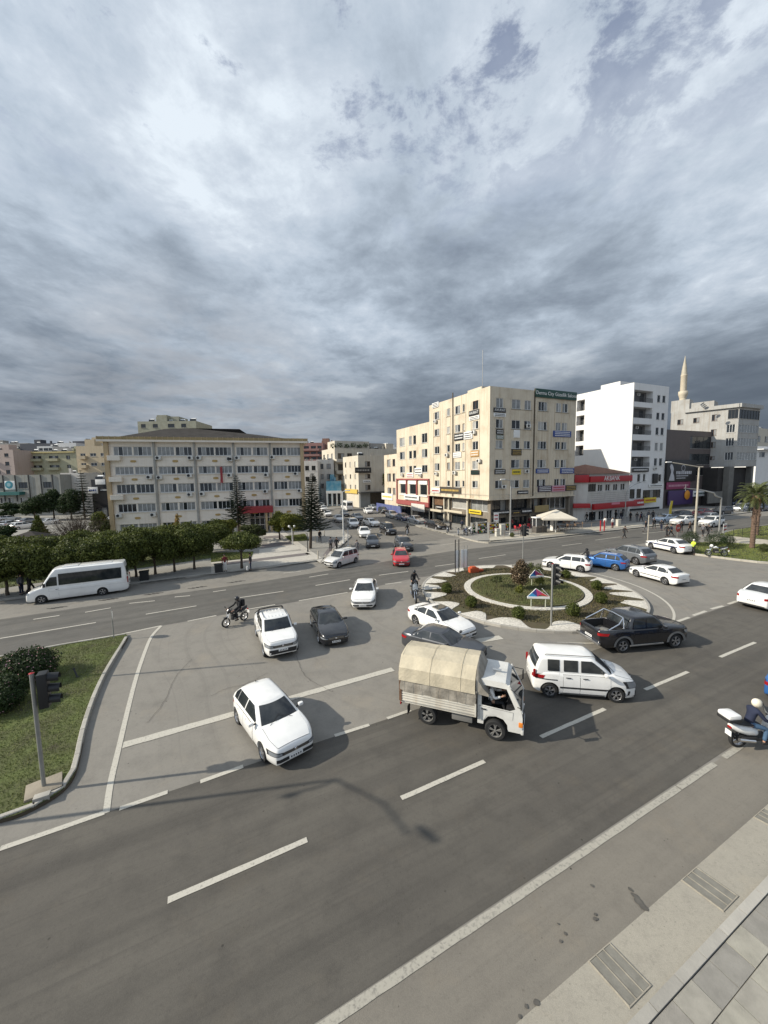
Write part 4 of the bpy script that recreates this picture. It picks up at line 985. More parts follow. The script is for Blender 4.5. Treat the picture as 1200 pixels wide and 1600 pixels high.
# ---- minibuses
def minibus(name, label, pos, heading, sc, near=True, glassm=None, group=None):
 L_, Wd, H = 6.9, 2.06, 2.75; hl = L_/2
 e = empty(name, pos, heading, label, 'minibus', group); e.scale = (sc,)*3
 top = [(0, .70), (.05, .86), (.25, 1.05), (.65, 1.18), (1.0, 1.28), (1.3, 1.30), (6.8, 1.30), (6.9, 1.25)]
 sh = Shell(L_, Wd, top, .22, [hl-.98, hl-.98-4.04], .345, taper=.84, tumble=.02)
 mb = sh.mesh(PW, n=64); hs = House(1.22, H-.08, (hl-.80, hl-1.75), (-hl+.03, -hl+.20), 1.0, .90, cr=.16, cf=.20, bulge=.16, crown=.06)
 hs.mesh(mb, PW); link('body', mb.fix('body', 38), e)
 link('windshield', hs.wind(.06, .66, .84).mesh('windshield'), e); link('rear_window', hs.wind(.18, .72, .78, False).mesh('rear_window'), e)
 for sg in (1, -1):
  link('cab_window', hs.swin(hl-1.35, hl-2.05, .10, .60, sg).mesh('cab_window'), e)
  link('side_window', hs.swin(hl-2.15, -hl+.45, .10, .74, sg, off=.014).mesh('side_window'), e)
  for x in sh.wx: wheel(e, x, sg*(Wd/2-.12), .345, .22, M_rim, mirror=sg > 0)
  q = MB(); sh.fpatch(q, sg*.55, sg*.94, .80, .98, M_lamp, .016, 1, 6, 2); link('headlight', q.fix('headlight'), e)
  q = MB(); q.box((0, 0, 0), (.07, .12, .55), M_tail, bev=.02); link('tail_light', q.fix('tail_light'), e, (-hl+.03, sg*.90, 1.15))
  q = MB(); q.box((0, 0, 0), (.16, .14, .30), M_trim, bev=.04); link('mirror', q.fix('mirror'), e, (hl-1.25, sg*1.17, 1.50))
  q = MB(); sh.spatch(q, hl-1.5, hl-2.12, .34, 1.18, M_seam, sg, .002, 6, 4); sh.spatch(q, hl-1.508, hl-2.112, .348, 1.172, PW, sg, .009, 6, 4); d = link('door', q.fix('door'), e)
  q = MB(); q.box((hl-2.0, sg*1.03, 1.05), (.14, .03, .04), M_trim); link('handle', q.mesh('handle'), d)
  q = MB(); sh.spatch(q, hl-1.45, -hl+.2, .92, .95, PWd, sg, .014, 10, 1); link('side_moulding', q.fix('side_moulding'), e)
 q = MB(); sh.fpatch(q, -.5, .5, .52, .74, M_trim, .016, 1, 8, 2); link('grille', q.fix('grille'), e)
 q = MB(); q.box((.55, 0, H-.03), (1.1, 1.1, .17), PW, bev=.06); q.box((-1.2, 0, H-.05), (2.3, 1.25, .13), PW, bev=.05); link('roof_unit', q.fix('roof_unit'), e)
 q = MB(); q.box((hl-.0, 0, .55), (.02, .5, .11), M_plate); q.box((-hl-.03, 0, .75), (.02, .5, .11), M_plate); link('number_plate', q.mesh('number_plate'), e)
 return e
F_, B_ = G(65.5, 943.5), G(161, 930.5); d = (F_-B_).normalized(); n = Vector((-d.y, d.x, 0)); sc = (F_-B_).length/4.04; sc = min(1.0, sc)
c = (F_+B_)/2-n*(.98)*sc-d*(3.45-.98-2.02)*sc; c.z = .006
minibus('minibus', 'long white minibus with a black window band parked along the hedge trees', c, math.atan2(d.y, d.x), sc)
d = az(-20); c = G(547, 798.5)+d*3.3
minibus('minibus', 'white minibus seen from behind far down the side street', Vector((c.x, c.y, .006)), math.atan2(d.y, d.x), .95)
# ---- the canvas covered truck
def truck():
 F_, B_ = G(773.5, 1156), G(667.5, 1131.5); d = (F_-B_).normalized(); n = Vector((d.y, -d.x, 0)); sc = 1.0; wbk = (F_-B_).length
 hw = .93; c = (F_+B_)/2-n*(hw-.05); c.z = .006
 e = empty('delivery_truck', c, math.atan2(d.y, d.x), 'old white truck with a beige canvas cover over its cargo bed', 'truck')
 fx, rx = wbk/2, -wbk/2
 PT = mat('truck_white', (.66, .65, .61), .45, var=.25, vscale=1.3, coat=.3); M_cv = mat('canvas', (.54, .475, .35), .9, var=.25, vscale=1.5, bump=.9, bscale=9)
 M_cvg = mat('grey_canvas', (.34, .31, .26), .8, var=.4, vscale=2.5, bump=1., bscale=7, streak=.4); M_rust = mat('rusty_steel', (.17, .09, .05), .85, var=.5, vscale=6); M_brd = mat('side_board', (.58, .55, .48), .6, var=.2, vscale=1.6, streak=.4)
 for sg in (1, -1):
  wheel(e, fx, sg*(hw-.10), .36, .21, M_grey_trim, mirror=sg > 0); wheel(e, rx, sg*(hw-.13), .36, .24, M_grey_trim, mirror=sg > 0)
 # chassis
 q = MB()
 for sg in (1, -1): q.box(((fx+rx)/2-.1, sg*.35, .60), (wbk+1.5, .09, .17), M_trim)
 q.tube([(rx, -.8, .36), (rx, .8, .36)], .06, M_trim, 8); q.tube([(fx, -.8, .36), (fx, .8, .36)], .05, M_trim, 8)
 q.box((.05, -.62, .52), (.75, .36, .32), M_grey_trim, bev=.03); q.box((.0, .62, .52), (.6, .3, .3), M_trim, bev=.03)
 link('chassis', q.fix('chassis'), e)
 q = MB(); q.box((rx-.75, -.80, .42), (.02, .30, .34), M_trim); q.box((rx-.75, .80, .42), (.02, .30, .34), M_trim); q.tube([(rx-.95, -.5, .5), (rx-.75, -.45, .62), (rx-.5, -.4, .6)], .03, M_rust, 6); link('mud_flap', q.mesh('mud_flap'), e)
 # cab: side profile with a real window opening, extruded
 xb = fx-.62; xf = fx+.88; W_ = .85
 prof = [(xb, .48), (fx-.42, .48), (fx-.40, .62), (fx-.26, .80), (fx, .86), (fx+.26, .80), (fx+.40, .62), (fx+.42, .40), (xf-.04, .40), (xf, .50), (xf+.02, .95), (xf-.02, 1.18), (xf-.42, 2.00), (xf-.56, 2.10), (xb+.08, 2.13), (xb, 2.06)]
 win = [(xb+.14, 1.20), (xf-.40, 1.16), (xf-.22, 1.25), (xf-.52, 1.90), (xb+.14, 1.92)]
 q = MB()
 for sg in (1, -1):
  bm = bmesh.new(); A = [bm.verts.new((p[0], sg*W_*(1 if p[1] < 1.2 else 1-.07*(p[1]-1.2)/.9), p[1])) for p in prof]; Bv = [bm.verts.new((p[0], sg*W_*(1-.07*max(0, p[1]-1.2)/.9), p[1])) for p in win]
  ed = [bm.edges.new((A[i], A[(i+1) % len(A)])) for i in range(len(A))]+[bm.edges.new((Bv[i], Bv[(i+1) % len(Bv)])) for i in range(len(Bv))]
  bmesh.ops.triangle_fill(bm, use_beauty=True, edges=ed); bm.verts.index_update()
  q.add([v.co.copy() for v in bm.verts], [[v.index for v in f.verts] for f in bm.faces], PT); bm.free()
 n_ = len(prof)
 for i in range(n_):
  a, b = prof[i], prof[(i+1) % n_]; ya = W_*(1-.07*max(0, a[1]-1.2)/.9); yb = W_*(1-.07*max(0, b[1]-1.2)/.9)
  mm = M_hole if (b[1] < .9 and a[0] < xf-.05 and b[0] < xf-.03) else PT
  if i == 11: continue            # windscreen opening
  q.add([(a[0], -ya, a[1]), (a[0], ya, a[1]), (b[0], yb, b[1]), (b[0], -yb, b[1])], [(0, 1, 2, 3)], mm)
 link('cab', q.fix('cab', 30), e)
 q = MB(); a, b = prof[11], prof[12]; q.add([(a[0]-.0, -.78, a[1]+.04), (a[0]-.0, .78, a[1]+.04), (b[0]+.005, .74, b[1]-.03), (b[0]+.005, -.74, b[1]-.03)], [(0, 1, 2, 3)], M_glass)
 link('windshield', q.mesh('windshield'), e)
 q = MB()
 for sg in (1, -1): q.box(((a[0]+b[0])/2, sg*.80, (a[1]+b[1])/2), (.05, .08, 1.02), PT, Matrix.Translation(((a[0]+b[0])/2, 0, (a[1]+b[1])/2)) @ Matrix.Rotation(-.455, 4, 'Y') @ Matrix.Translation((-(a[0]+b[0])/2, 0, -(a[1]+b[1])/2)))
 link('pillar', q.mesh('pillar'), e)
 q = MB(); q.box((xb+.3, 0, .95), (.35, 1.4, .5), M_trim, bev=.04); q.box((xb+.12, 0, 1.3), (.12, 1.4, .75), M_trim, bev=.04); q.box((xf-.35, 0, 1.1), (.35, 1.5, .22), M_trim, bev=.03)
 link('seat_bench', q.fix('seat_bench'), e)
 q = MB(); q.lathe([(.17, -.012), (.195, 0), (.17, .012), (.17, -.012)], M_trim, 20, Matrix.Translation((xf-.55, .0-.38, 1.28)) @ Matrix.Rotation(-.9, 4, 'Y')); link('steering_wheel', q.mesh('steering_wheel'), e)
 for sg in (1, -1):
  q = MB(); z0 = .62; dp = [(xb+.06, .60), (fx-.43, .60), (fx-.30, .84), (fx+.02, .92), (fx+.30, .84), (xf-.30, .84), (xf-.28, 1.12), (xb+.06, 1.16)]
  q.add([(p_[0], sg*(W_+.006), p_[1]) for p_ in dp], [tuple(range(8))], M_seam); q.add([(lerp(p_[0], fx, .012), sg*(W_+.010), lerp(p_[1], .9, .03)) for p_ in dp], [tuple(range(8))], PT)
  dr = link('door', q.mesh('door'), e); h = MB(); h.box((xb+.22, sg*(W_+.03), 1.06), (.16, .03, .04), M_trim, bev=.01); link('handle', h.fix('handle'), dr)
  q = MB(); q.box((xf-.02, sg*.62, .72), (.06, .30, .20), M_lamp, bev=.03); link('headlight', q.fix('headlight'), e)
  q = MB(); q.box((xf-.04, sg*.84, .72), (.14, .05, .18), M_amber, bev=.02); link('indicator', q.fix('indicator'), e)
  q = MB(); q.tube([(xf-.15, sg*.86, 1.35), (xf-.02, sg*1.05, 1.45), (xf-.02, sg*1.05, 1.80), (xf-.40, sg*.82, 1.95)], .014, M_trim, 6); q.box((xf-.03, sg*1.06, 1.58), (.05, .16, .30), M_trim, bev=.02); link('mirror', q.fix('mirror'), e)
 q = MB(); q.box((xf+.01, 0, .45), (.10, 1.72, .18), PT, bev=.03); q.box((xf+.05, 0, .60), (.02, 1.0, .14), M_trim); link('bumper', q.fix('bumper'), e)
 q = MB(); q.box((xf+.07, 0, .44), (.012, .5, .11), M_plate); link('number_plate', q.mesh('number_plate'), e)
 q = MB(); q.tube([(xb+.45, -.1, 2.20), (xb+.75, -.1, 2.20)], .045, M_lamp, 8); link('roof_lamp', q.mesh('roof_lamp'), e)
 # bed: floor, ribbed side boards
 bx0, bx1 = rx-1.02, xb-.04; bl = bx1-bx0; bc = (bx0+bx1)/2; hb = .95
 q = MB(); q.box((bc, 0, .76), (bl, 2*hb-.04, .10), M_brd); link('bed_floor', q.mesh('bed_floor'), e)
 for sg in (1, -1):
  q = MB(); q.box((bc, sg*hb, .98), (bl, .03, .38), M_brd)
  for k in range(4): q.box((bc, sg*(hb+.022), .84+k*.095), (bl-.03, .02, .045), M_brd, bev=.008)
  for x in (bx0+.02, bx1-.02): q.box((x, sg*(hb+.01), 1.0), (.06, .07, .46), M_rust if x < 0 else M_brd)
  link('side_board', q.fix('side_board'), e)
 q = MB(); q.box((bx0, 0, .98), (.03, 2*hb, .38), M_brd); q.box((bx0-.03, 0, .8), (.04, 1.8, .08), M_rust); q.box((bx0-.04, -hb+.05, 1.15), (.06, .06, .8), M_rust); q.box((bx0-.04, hb-.05, 1.15), (.06, .06, .8), M_rust); link('tailgate', q.fix('tailgate'), e)
 q = MB()
 for sg in (1, -1): q.box((bx0-.03, sg*.78, .62), (.05, .22, .12), M_tail, bev=.02)
 link('tail_light', q.fix('tail_light'), e)
 # canvas: cross section swept along the bed with sag between hoops and wrinkles
 rg = np.random.default_rng(6)
 def sweep(prof2, m, x0, x1, nx, amp, sag, nm, zs=1.):
  rows = []
  P = []
  for (y, z), (y2, z2) in zip(prof2, prof2[1:]):
   for t in np.linspace(0, 1, 7)[:-1]: P.append((lerp(y, y2, t), lerp(z, z2, t)))
  P.append(prof2[-1]); ph = rg.uniform(0, 6, 40)
  for i in range(nx+1):
   u = i/nx; x = lerp(x0, x1, u); hoop = abs(math.sin(u*math.pi*4)); r = []
   for j, (y, z) in enumerate(P):
    wv = amp*(math.sin(u*17+ph[1]+j*.22)+.7*math.sin(u*31-j*.30+ph[3])+.4*math.sin(j*.9+u*9)); s_ = sag*hoop
    yy = y*(1+wv*.5-s_*.35); zz2 = z+wv*.35-s_*(1 if abs(y) < .8 else .2)
    r.append(Vector((x+(wv*.8 if i in (0, nx) else 0), yy, zz2)))
   rows.append(r)
  q = MB(); q.grid(rows, m); return q
 h2 = 2.50
 side_ = [(hb+.02, 1.16), (hb+.035, 1.45), (hb+.03, 1.72)]
 for sg in (1, -1):
  q = sweep([(sg*y, z) for y, z in side_], M_cvg, bx0-.01, bx1+.02, 60, .022, .0, 'side_canvas'); link('side_canvas', q.fix('side_canvas', 60), e)
 top_ = [(-hb-.07, 1.62), (-hb-.04, 2.12), (-.64, h2-.02), (0, h2+.08), (.64, h2-.02), (hb+.04, 2.12), (hb+.07, 1.62)]
 q = sweep(top_, M_cv, bx0-.04, bx1-.02, 60, .010, .008, 'canvas_top')
 link('canvas_top', q.fix('canvas_top', 14), e)
 # front and rear flaps
 for xx, mm, dz_ in ((bx1+.06, M_cvg, 0), (bx0-.06, M_cv, .0)):
  q = MB(); rows = []
  pr = [(-hb, 1.62), (-hb+.01, 2.1), (-.64, h2-.04), (-.01, h2+.05), (.01, h2+.05), (.64, h2-.04), (hb-.01, 2.1), (hb, 1.62)]
  for t in (0, .2, .4, .6, .8, 1):
   rows.append([Vector((xx+.05*math.sin(t*9+y*6)*t+(.40*t if xx > 0 else 0), lerp(y, y, t), lerp(z, 1.58, t))) for y, z in pr])
  q.grid(rows, mm); 
  q.add([(xx-.07*(1 if xx > 0 else -1), y, z+.03) for y, z in pr]+[(xx, y, z) for y, z in pr], [(i, i+1, i+9, i+8) for i in range(7)], mm, smooth=True)
  link('end_canvas', q.fix('end_canvas', 60), e)
 # cords over the canvas
 q = MB()
 for x in (bx0+1.15, bx1-.55): q.tube([(x, y*1.01, z+.012) for y, z in top_], .006, M_cv, 5)
 for k in range(9):
  x = bx0+.1+k*(bl-.2)/8
  q.tube([(x, -hb-.085, 1.62), (x+.03, -hb-.06, 1.18)], .004, M_cvg, 4)
 link('cord', q.mesh('cord'), e)
 return e, (xb, xf, fx)
TRK, TX = truck()
# ---- motorcycles
def motorbike(name, label, pos, heading, sc=1., pm=PB, scooter=False, box=None, screen=True, cat='motorcycle', group=None, fairing=None):
 e = empty(name, pos, heading, label, cat, group); e.scale = (sc,)*3
 r = .30; wb = 1.34; fairing = fairing or pm
 for x in (wb/2, -wb/2):
  t = MB(); t.lathe([(r*.74, -.05), (r*.94, -.055), (r, -.02), (r, .02), (r*.94, .055), (r*.74, .05), (r*.74, -.05)], M_tyre, 24, axis='Y')
  m = MB(); m.lathe([(r*.76, -.035), (r*.70, -.035), (r*.70, .035), (r*.76, .035), (r*.76, -.035)], M_rim, 24, axis='Y'); m.lathe([(.001, -.05), (.06, -.05), (.06, .05), (.001, .05)], M_rim, 12, axis='Y')
  for k in range(6): m.box((0, 0, 0), (.018, .02, r*.7), M_rim, Matrix.Rotation(k*math.pi/3, 4, 'Y') @ Matrix.Translation((0, 0, r*.38)))
  w = link('wheel', t.fix('tyre'), e, (x, 0, r)); link('rim', m.fix('rim'), w)
 q = MB(); hx = .42
 for s_ in (.07, -.07): q.tube([(wb/2, s_, r), (hx, s_, .88)], .024, M_chrome, 8)
 q.box((wb/2-.02, 0, r*2+.03), (.30, .12, .04), fairing, bev=.015); link('fork', q.fix('fork'), e)
 q = MB(); q.tube([(hx-.03, 0, .86), (hx-.02, .16, .98), (hx-.10, .34, 1.0)], .014, M_trim, 6); q.tube([(hx-.03, 0, .86), (hx-.02, -.16, .98), (hx-.10, -.34, 1.0)], .014, M_trim, 6)
 for s_ in (1, -1): q.tube([(hx-.02, s_*.2, 1.0), (hx+.03, s_*.30, 1.16)], .007, M_trim, 5); q.box((hx+.03, s_*.33, 1.18), (.02, .13, .08), M_trim, bev=.01)
 link('handlebar', q.fix('handlebar'), e)
 q = MB(); q.lathe([(.001, .06), (.06, .06), (.085, 0), (.07, -.08), (.001, -.10)], M_trim, 14, Matrix.Translation((hx+.10, 0, .88)) @ Matrix.Rotation(-math.pi/2, 4, 'Z') @ Matrix.Rotation(0, 4, 'X'), axis='Y'); q.lathe([(.001, .075), (.06, .064)], M_lamp, 14, Matrix.Translation((hx+.10, 0, .88)) @ Matrix.Rotation(-math.pi/2, 4, 'Z'), axis='Y')
 link('headlight', q.fix('headlight'), e)
 def loft(rows, m, qq=None):
  qq = qq or MB(); R_ = []
  for (x, zc, w, h) in rows:
   R_.append([Vector((x, w*math.cos(a)*(1 if abs(math.cos(a)) < .99 else 1), zc+h*math.sin(a))) for a in [2*math.pi*k/14 for k in range(15)]])
  qq.grid(R_, m)
  for rr in (R_[0], R_[-1]): qq.add(rr[:14], [tuple(range(14))], m)
  return qq
 if scooter:
  q = loft([(.52, .55, .05, .18), (.46, .62, .16, .30), (.38, .66, .19, .34), (.30, .60, .17, .28), (.27, .45, .14, .14)], fairing); link('leg_shield', q.fix('leg_shield'), e)
  q = MB(); q.box((.05, 0, .33), (.55, .36, .10), M_trim, bev=.03); link('footboard', q.fix('footboard'), e)
  q = loft([(-.12, .50, .12, .14), (-.22, .55, .17, .18), (-.50, .60, .19, .17), (-.80, .68, .16, .13), (-.98, .74, .08, .07)], fairing); link('side_panel', q.fix('side_panel'), e)
  q = MB(); q.box((-.45, -.15, .36), (.5, .09, .13), M_trim, bev=.04); q.tube([(-.30, -.19, .30), (-.85, -.21, .40)], .05, M_chrome, 10); q.box((-.55, 0, .32), (.4, .2, .2), M_trim, bev=.05); link('engine', q.fix('engine'), e)
  q = loft([(-.02, .74, .13, .05), (-.15, .78, .16, .06), (-.45, .80, .17, .065), (-.78, .86, .14, .06), (-.88, .88, .08, .04)], M_trim); link('seat', q.fix('seat'), e)
  if screen:
   q = MB(); q.grid([[Vector((.50-.05*abs(y)*4-.18*t, y*(1-.25*t), .92+.34*t)) for y in (-.2, -.1, 0, .1, .2)] for t in (0, .5, 1)], mat('wind_screen', (.25, .27, .28), .1, spec=.6)); link('wind_screen', q.fix('wind_screen'), e)
 else:
  q = loft([(.34, .80, .05, .05), (.25, .84, .13, .10), (.05, .85, .15, .11), (-.12, .78, .10, .07)], pm); link('fuel_tank', q.fix('fuel_tank'), e)
  q = MB(); q.box((.05, 0, .50), (.42, .24, .34), M_trim, bev=.05); q.box((.02, 0, .42), (.3, .34, .14), M_grey_trim, bev=.04); q.tube([(.2, -.12, .45), (.1, -.18, .28), (-.5, -.18, .32), (-.85, -.19, .42)], .042, M_chrome, 10); link('engine', q.fix('engine'), e)
  q = MB()
  for s_ in (.09, -.09): q.tube([(-wb/2, s_, r), (0, s_, .42), (.30, s_*.6, .70)], .022, M_trim, 6); q.tube([(-wb/2, s_, r), (-.50, s_, .74)], .026, M_chrome, 6); q.tube([(.2, 0, .76), (-.75, s_, .76)], .02, M_trim, 6)
  link('frame', q.mesh('frame'), e)
  q = loft([(-.08, .80, .10, .04), (-.2, .80, .14, .05), (-.5, .83, .14, .05), (-.82, .90, .10, .05), (-.92, .94, .04, .03)], M_trim); link('seat', q.fix('seat'), e)
  q = loft([(-.35, .68, .10, .07), (-.6, .74, .12, .09), (-.9, .84, .07, .05)], fairing); link('tail_fairing', q.fix('tail_fairing'), e)
  if screen: q = loft([(.56, .95, .05, .06), (.48, .98, .14, .14), (.38, .98, .15, .15), (.30, .92, .10, .08)], fairing); link('front_fairing', q.fix('front_fairing'), e)
 q = MB(); q.box((-.98, 0, .70), (.05, .13, .07), M_tail, bev=.015); link('tail_light', q.fix('tail_light'), e)
 q = MB(); q.box((-1.02, 0, .52), (.012, .20, .17), M_plate, T_((0, 0, 0))); link('number_plate', q.mesh('number_plate'), e)
 if box == 'case':
  q = MB(); q.box((-1.02, 0, 1.02), (.44, .46, .12), M_trim, bev=.05); q.box((-1.02, 0, 1.12), (.42, .44, .16), fairing, bev=.07); link('top_case', q.fix('top_case'), e)
 return e
# ================================================================== PEOPLE
def skin_mesh(nodes, edges, root, mats, sub=1, smooth=True):
 keys = list(nodes); idx = {k: i for i, k in enumerate(keys)}
 me = bpy.data.meshes.new('skin'); me.from_pydata([nodes[k][0] for k in keys], [(idx[a], idx[b]) for a, b in edges], [])
 o = bpy.data.objects.new('skin', me); COL.objects.link(o)
 md = o.modifiers.new('s', 'SKIN'); md.branch_smoothing = .3
 for i, k in enumerate(keys):
  sv = me.skin_vertices[0].data[i]; r = nodes[k][1]; sv.radius = r if isinstance(r, tuple) else (r, r); sv.use_root = (k == root)
 if sub: ms = o.modifiers.new('u', 'SUBSURF'); ms.levels = sub; ms.render_levels = sub
 dg = bpy.context.evaluated_depsgraph_get(); dg.update()
 out = bpy.data.meshes.new_from_object(o.evaluated_get(dg)); bpy.data.objects.remove(o)
 out.materials.clear(); out.materials.append(mats)
 for p in out.polygons: p.use_smooth = True
 return out
def joints(pose, lean=0., seed=0):
 """skeleton of a 1.74 m adult facing +x, y to the left"""
 V = Vector; J = {}
 pel = V((0, 0, .93))
 if pose == 'ride': pel = V((-.38, 0, .93))
 if pose == 'drive': pel = V((0, 0, .10))
 ln = {'ride': .22, 'drive': .05, 'walk': .06, 'stand': 0, 'bend': .5, 'run': .18}.get(pose, 0)+lean
 def up(h): return pel+V((math.sin(ln)*h, 0, math.cos(ln)*h))
 J['pelvis'] = pel; J['waist'] = up(.16); J['chest'] = up(.34); J['neck0'] = up(.50); J['neck'] = up(.555)+V((.01, 0, 0)); J['head0'] = up(.60)+V((.02, 0, .0)); J['head1'] = up(.68)+V((.03, 0, .02)); J['head2'] = up(.755)+V((.02, 0, .03))
 for s, n in ((1, 'l'), (-1, 'r')):
  J['sh'+n] = up(.475)+V((0, s*.17, 0)); J['hip'+n] = pel+V((0, s*.095, -.03))
  ph = s if pose in ('walk', 'run') else 0
  if pose in ('walk', 'run'):
   k = .33 if pose == 'walk' else .45
   J['knee'+n] = V((pel.x+.05+ph*k*.42+.04, s*.10, .50)); J['ank'+n] = V((pel.x+ph*k, s*.09, .085+(0.06 if s < 0 else 0))); J['elb'+n] = J['sh'+n]+V((-ph*.12, s*.05, -.28)); J['wri'+n] = J['elb'+n]+V((-ph*.04+.12, -s*.01, -.22))
  elif pose == 'ride':
   J['knee'+n] = V((.08, s*.21, .80)); J['ank'+n] = V((-.02, s*.23, .36)); J['elb'+n] = J['sh'+n]+V((.14, s*.10, -.23)); J['wri'+n] = V((.30, s*.30, 1.03))
  elif pose == 'drive':
   J['knee'+n] = pel+V((.42, s*.12, .05)); J['ank'+n] = pel+V((.55, s*.12, -.34)); J['elb'+n] = J['sh'+n]+V((.12, s*.12, -.24)); J['wri'+n] = J['elb'+n]+V((.24, -s*.06, .08))
  else:
   J['knee'+n] = V((.02, s*.10, .50)); J['ank'+n] = V((-.01, s*.10, .085)); J['elb'+n] = J['sh'+n]+V((-.02, s*.07, -.28)); J['wri'+n] = J['elb'+n]+V((.07, -s*.02, -.23))
   if pose == 'bend' or (pose == 'reach' and s > 0): J['elb'+n] = J['sh'+n]+V((.16, s*.05, -.2)); J['wri'+n] = J['elb'+n]+V((.22, 0, -.02))
 return J
_pm = {}
def hand(nodes, edges, J, n, s):
 w = J['wri'+n]; d = (w-J['elb'+n]).normalized(); side = Vector((0, s, 0)); side = (side-d*side.dot(d)).normalized(); dn = d.cross(side)*s
 p = w+d*.085; nodes['palm'+n] = (p, (.036, .020)); edges.append(('wri'+n, 'palm'+n))
 for i, (o, l) in enumerate(((-.026, .062), (-.009, .074), (.009, .070), (.026, .052))):
  f = dn*o
  a = p+d*.016+f; b = a+d*l*.5-side*.012; c = b+d*l*.38-side*.03
  for k, (q, r) in enumerate(((a, .0095), (b, .0085), (c, .007))): nodes['f%d%d%s' % (i, k, n)] = (q, r)
  edges += [('palm'+n, 'f%d0%s' % (i, n)), ('f%d0%s' % (i, n), 'f%d1%s' % (i, n)), ('f%d1%s' % (i, n), 'f%d2%s' % (i, n))]
 t1 = w+d*.04+dn*.04-side*.01; t2 = t1+d*.035+dn*.012-side*.014
 nodes['t1'+n] = (t1, .0105); nodes['t2'+n] = (t2, .008); edges += [('palm'+n, 't1'+n), ('t1'+n, 't2'+n)]
M_skin = mat('skin', (.42, .24, .16), .6, var=.1); M_hair = mat('hair', (.02, .014, .01), .8)
def body_meshes(pose, lean=0.):
 k = (pose, lean)
 if k in _pm: return _pm[k]
 J = joints(pose, lean); nd = {}; ed = []
 def a(n, r): nd[n] = (J[n], r)
 a('pelvis', (.125, .10)); a('waist', (.115, .09)); a('chest', (.135, .10)); a('neck0', (.075, .07)); a('neck', .05); a('head0', (.062, .075)); a('head1', (.078, .098)); a('head2', (.06, .08))
 ed += [('pelvis', 'waist'), ('waist', 'chest'), ('chest', 'neck0'), ('neck0', 'neck'), ('neck', 'head0'), ('head0', 'head1'), ('head1', 'head2')]
 J['nose'] = J['head0'].lerp(J['head1'], .45)+Vector((.108, 0, 0)); nd['nose'] = (J['nose'], .013); ed.append(('head1', 'nose'))
 for n, s in (('l', 1), ('r', -1)):
  a('sh'+n, .058); a('elb'+n, .042); a('wri'+n, (.027, .022)); a('hip'+n, .088); a('knee'+n, .056); a('ank'+n, .04)
  f = J['knee'+n]-J['ank'+n]; toe = J['ank'+n]+Vector((.17, s*.015, -.045)); nd['heel'+n] = (J['ank'+n]+Vector((-.02, 0, -.045)), .036); nd['toe'+n] = (toe, (.04, .028))
  ed += [('neck0', 'sh'+n), ('sh'+n, 'elb'+n), ('elb'+n, 'wri'+n), ('pelvis', 'hip'+n), ('hip'+n, 'knee'+n), ('knee'+n, 'ank'+n), ('ank'+n, 'heel'+n), ('heel'+n, 'toe'+n)]
  hand(nd, ed, J, n, s)
 body = skin_mesh(nd, ed, 'pelvis', M_skin)
 # jacket
 nd = {}; ed = []
 hem = J['pelvis'].lerp(J['waist'], -.45)
 nd['hem'] = (hem, (.165, .135)); nd['waist'] = (J['waist'], (.145, .118)); nd['chest'] = (J['chest'], (.168, .128)); nd['neck0'] = (J['neck0'], (.10, .09)); nd['col'] = (J['neck'].lerp(J['head0'], .3), .066)
 ed = [('hem', 'waist'), ('waist', 'chest'), ('chest', 'neck0'), ('neck0', 'col')]
 for n in 'lr': nd['sh'+n] = (J['sh'+n], .078); nd['elb'+n] = (J['elb'+n], .060); nd['wri'+n] = (J['elb'+n].lerp(J['wri'+n], .93), .044); ed += [('neck0', 'sh'+n), ('sh'+n, 'elb'+n), ('elb'+n, 'wri'+n)]
 jk = skin_mesh(nd, ed, 'hem', M_trim)
 nd = {}; ed = []; nd['waist'] = (J['waist'], (.13, .105)); nd['pelvis'] = (J['pelvis'], (.14, .115)); ed = [('waist', 'pelvis')]
 for n in 'lr': nd['hip'+n] = (J['hip'+n], .105); nd['knee'+n] = (J['knee'+n], .074); nd['ank'+n] = (J['ank'+n].lerp(J['knee'+n], .05), .06); ed += [('pelvis', 'hip'+n), ('hip'+n, 'knee'+n), ('knee'+n, 'ank'+n)]
 tr = skin_mesh(nd, ed, 'pelvis', M_trim)
 sh = MB()
 for n, s in (('l', 1), ('r', -1)): sh.box(tuple(J['ank'+n]+Vector((.06, 0, -.042))), (.27, .10, .085), M_trim, bev=.035)
 def ell(c, r, m, zcut=-1.):
  q = MB(); rows = []
  for i in range(9):
   t = lerp(zcut, 1, i/8); rr = math.sqrt(max(0, 1-t*t)); rows.append([Vector((c.x+r[0]*rr*math.cos(2*math.pi*k/16), c.y+r[1]*rr*math.sin(2*math.pi*k/16), c.z+r[2]*t)) for k in range(17)])
  q.grid(rows, m); return q
 hc = J['head1']+Vector((-.022, 0, .03)); hair = ell(hc, (.108, .094, .115), M_hair, -.35).fix('hair', 0)
 hel = ell(J['head1']+Vector((0, 0, .01)), (.155, .132, .150), M_hair, -.72).fix('helmet', 0)
 vis = MB(); c = J['head1']+Vector((.0, 0, 0)); rows = []
 for i in range(4):
  z = lerp(-.055, .055, i/3); rows.append([Vector((c.x+.158*math.cos(a)*math.sqrt(1-(z/.16)**2), c.y+.136*math.sin(a)*math.sqrt(1-(z/.16)**2), c.z+.01+z)) for a in np.linspace(-1.15, 1.15, 11)])
 vis.grid(rows, M_glass)
 _pm[k] = (body, jk, tr, sh.fix('shoes'), hair, hel, vis.fix('visor', 0), J); return _pm[k]
def recolor(o, m):
 o.material_slots[0].link = 'OBJECT'; o.material_slots[0].material = m
def cloth(n, c, r=.85): return mat('cloth_'+n, c, r, var=.2, vscale=5, bump=.3, bscale=12)
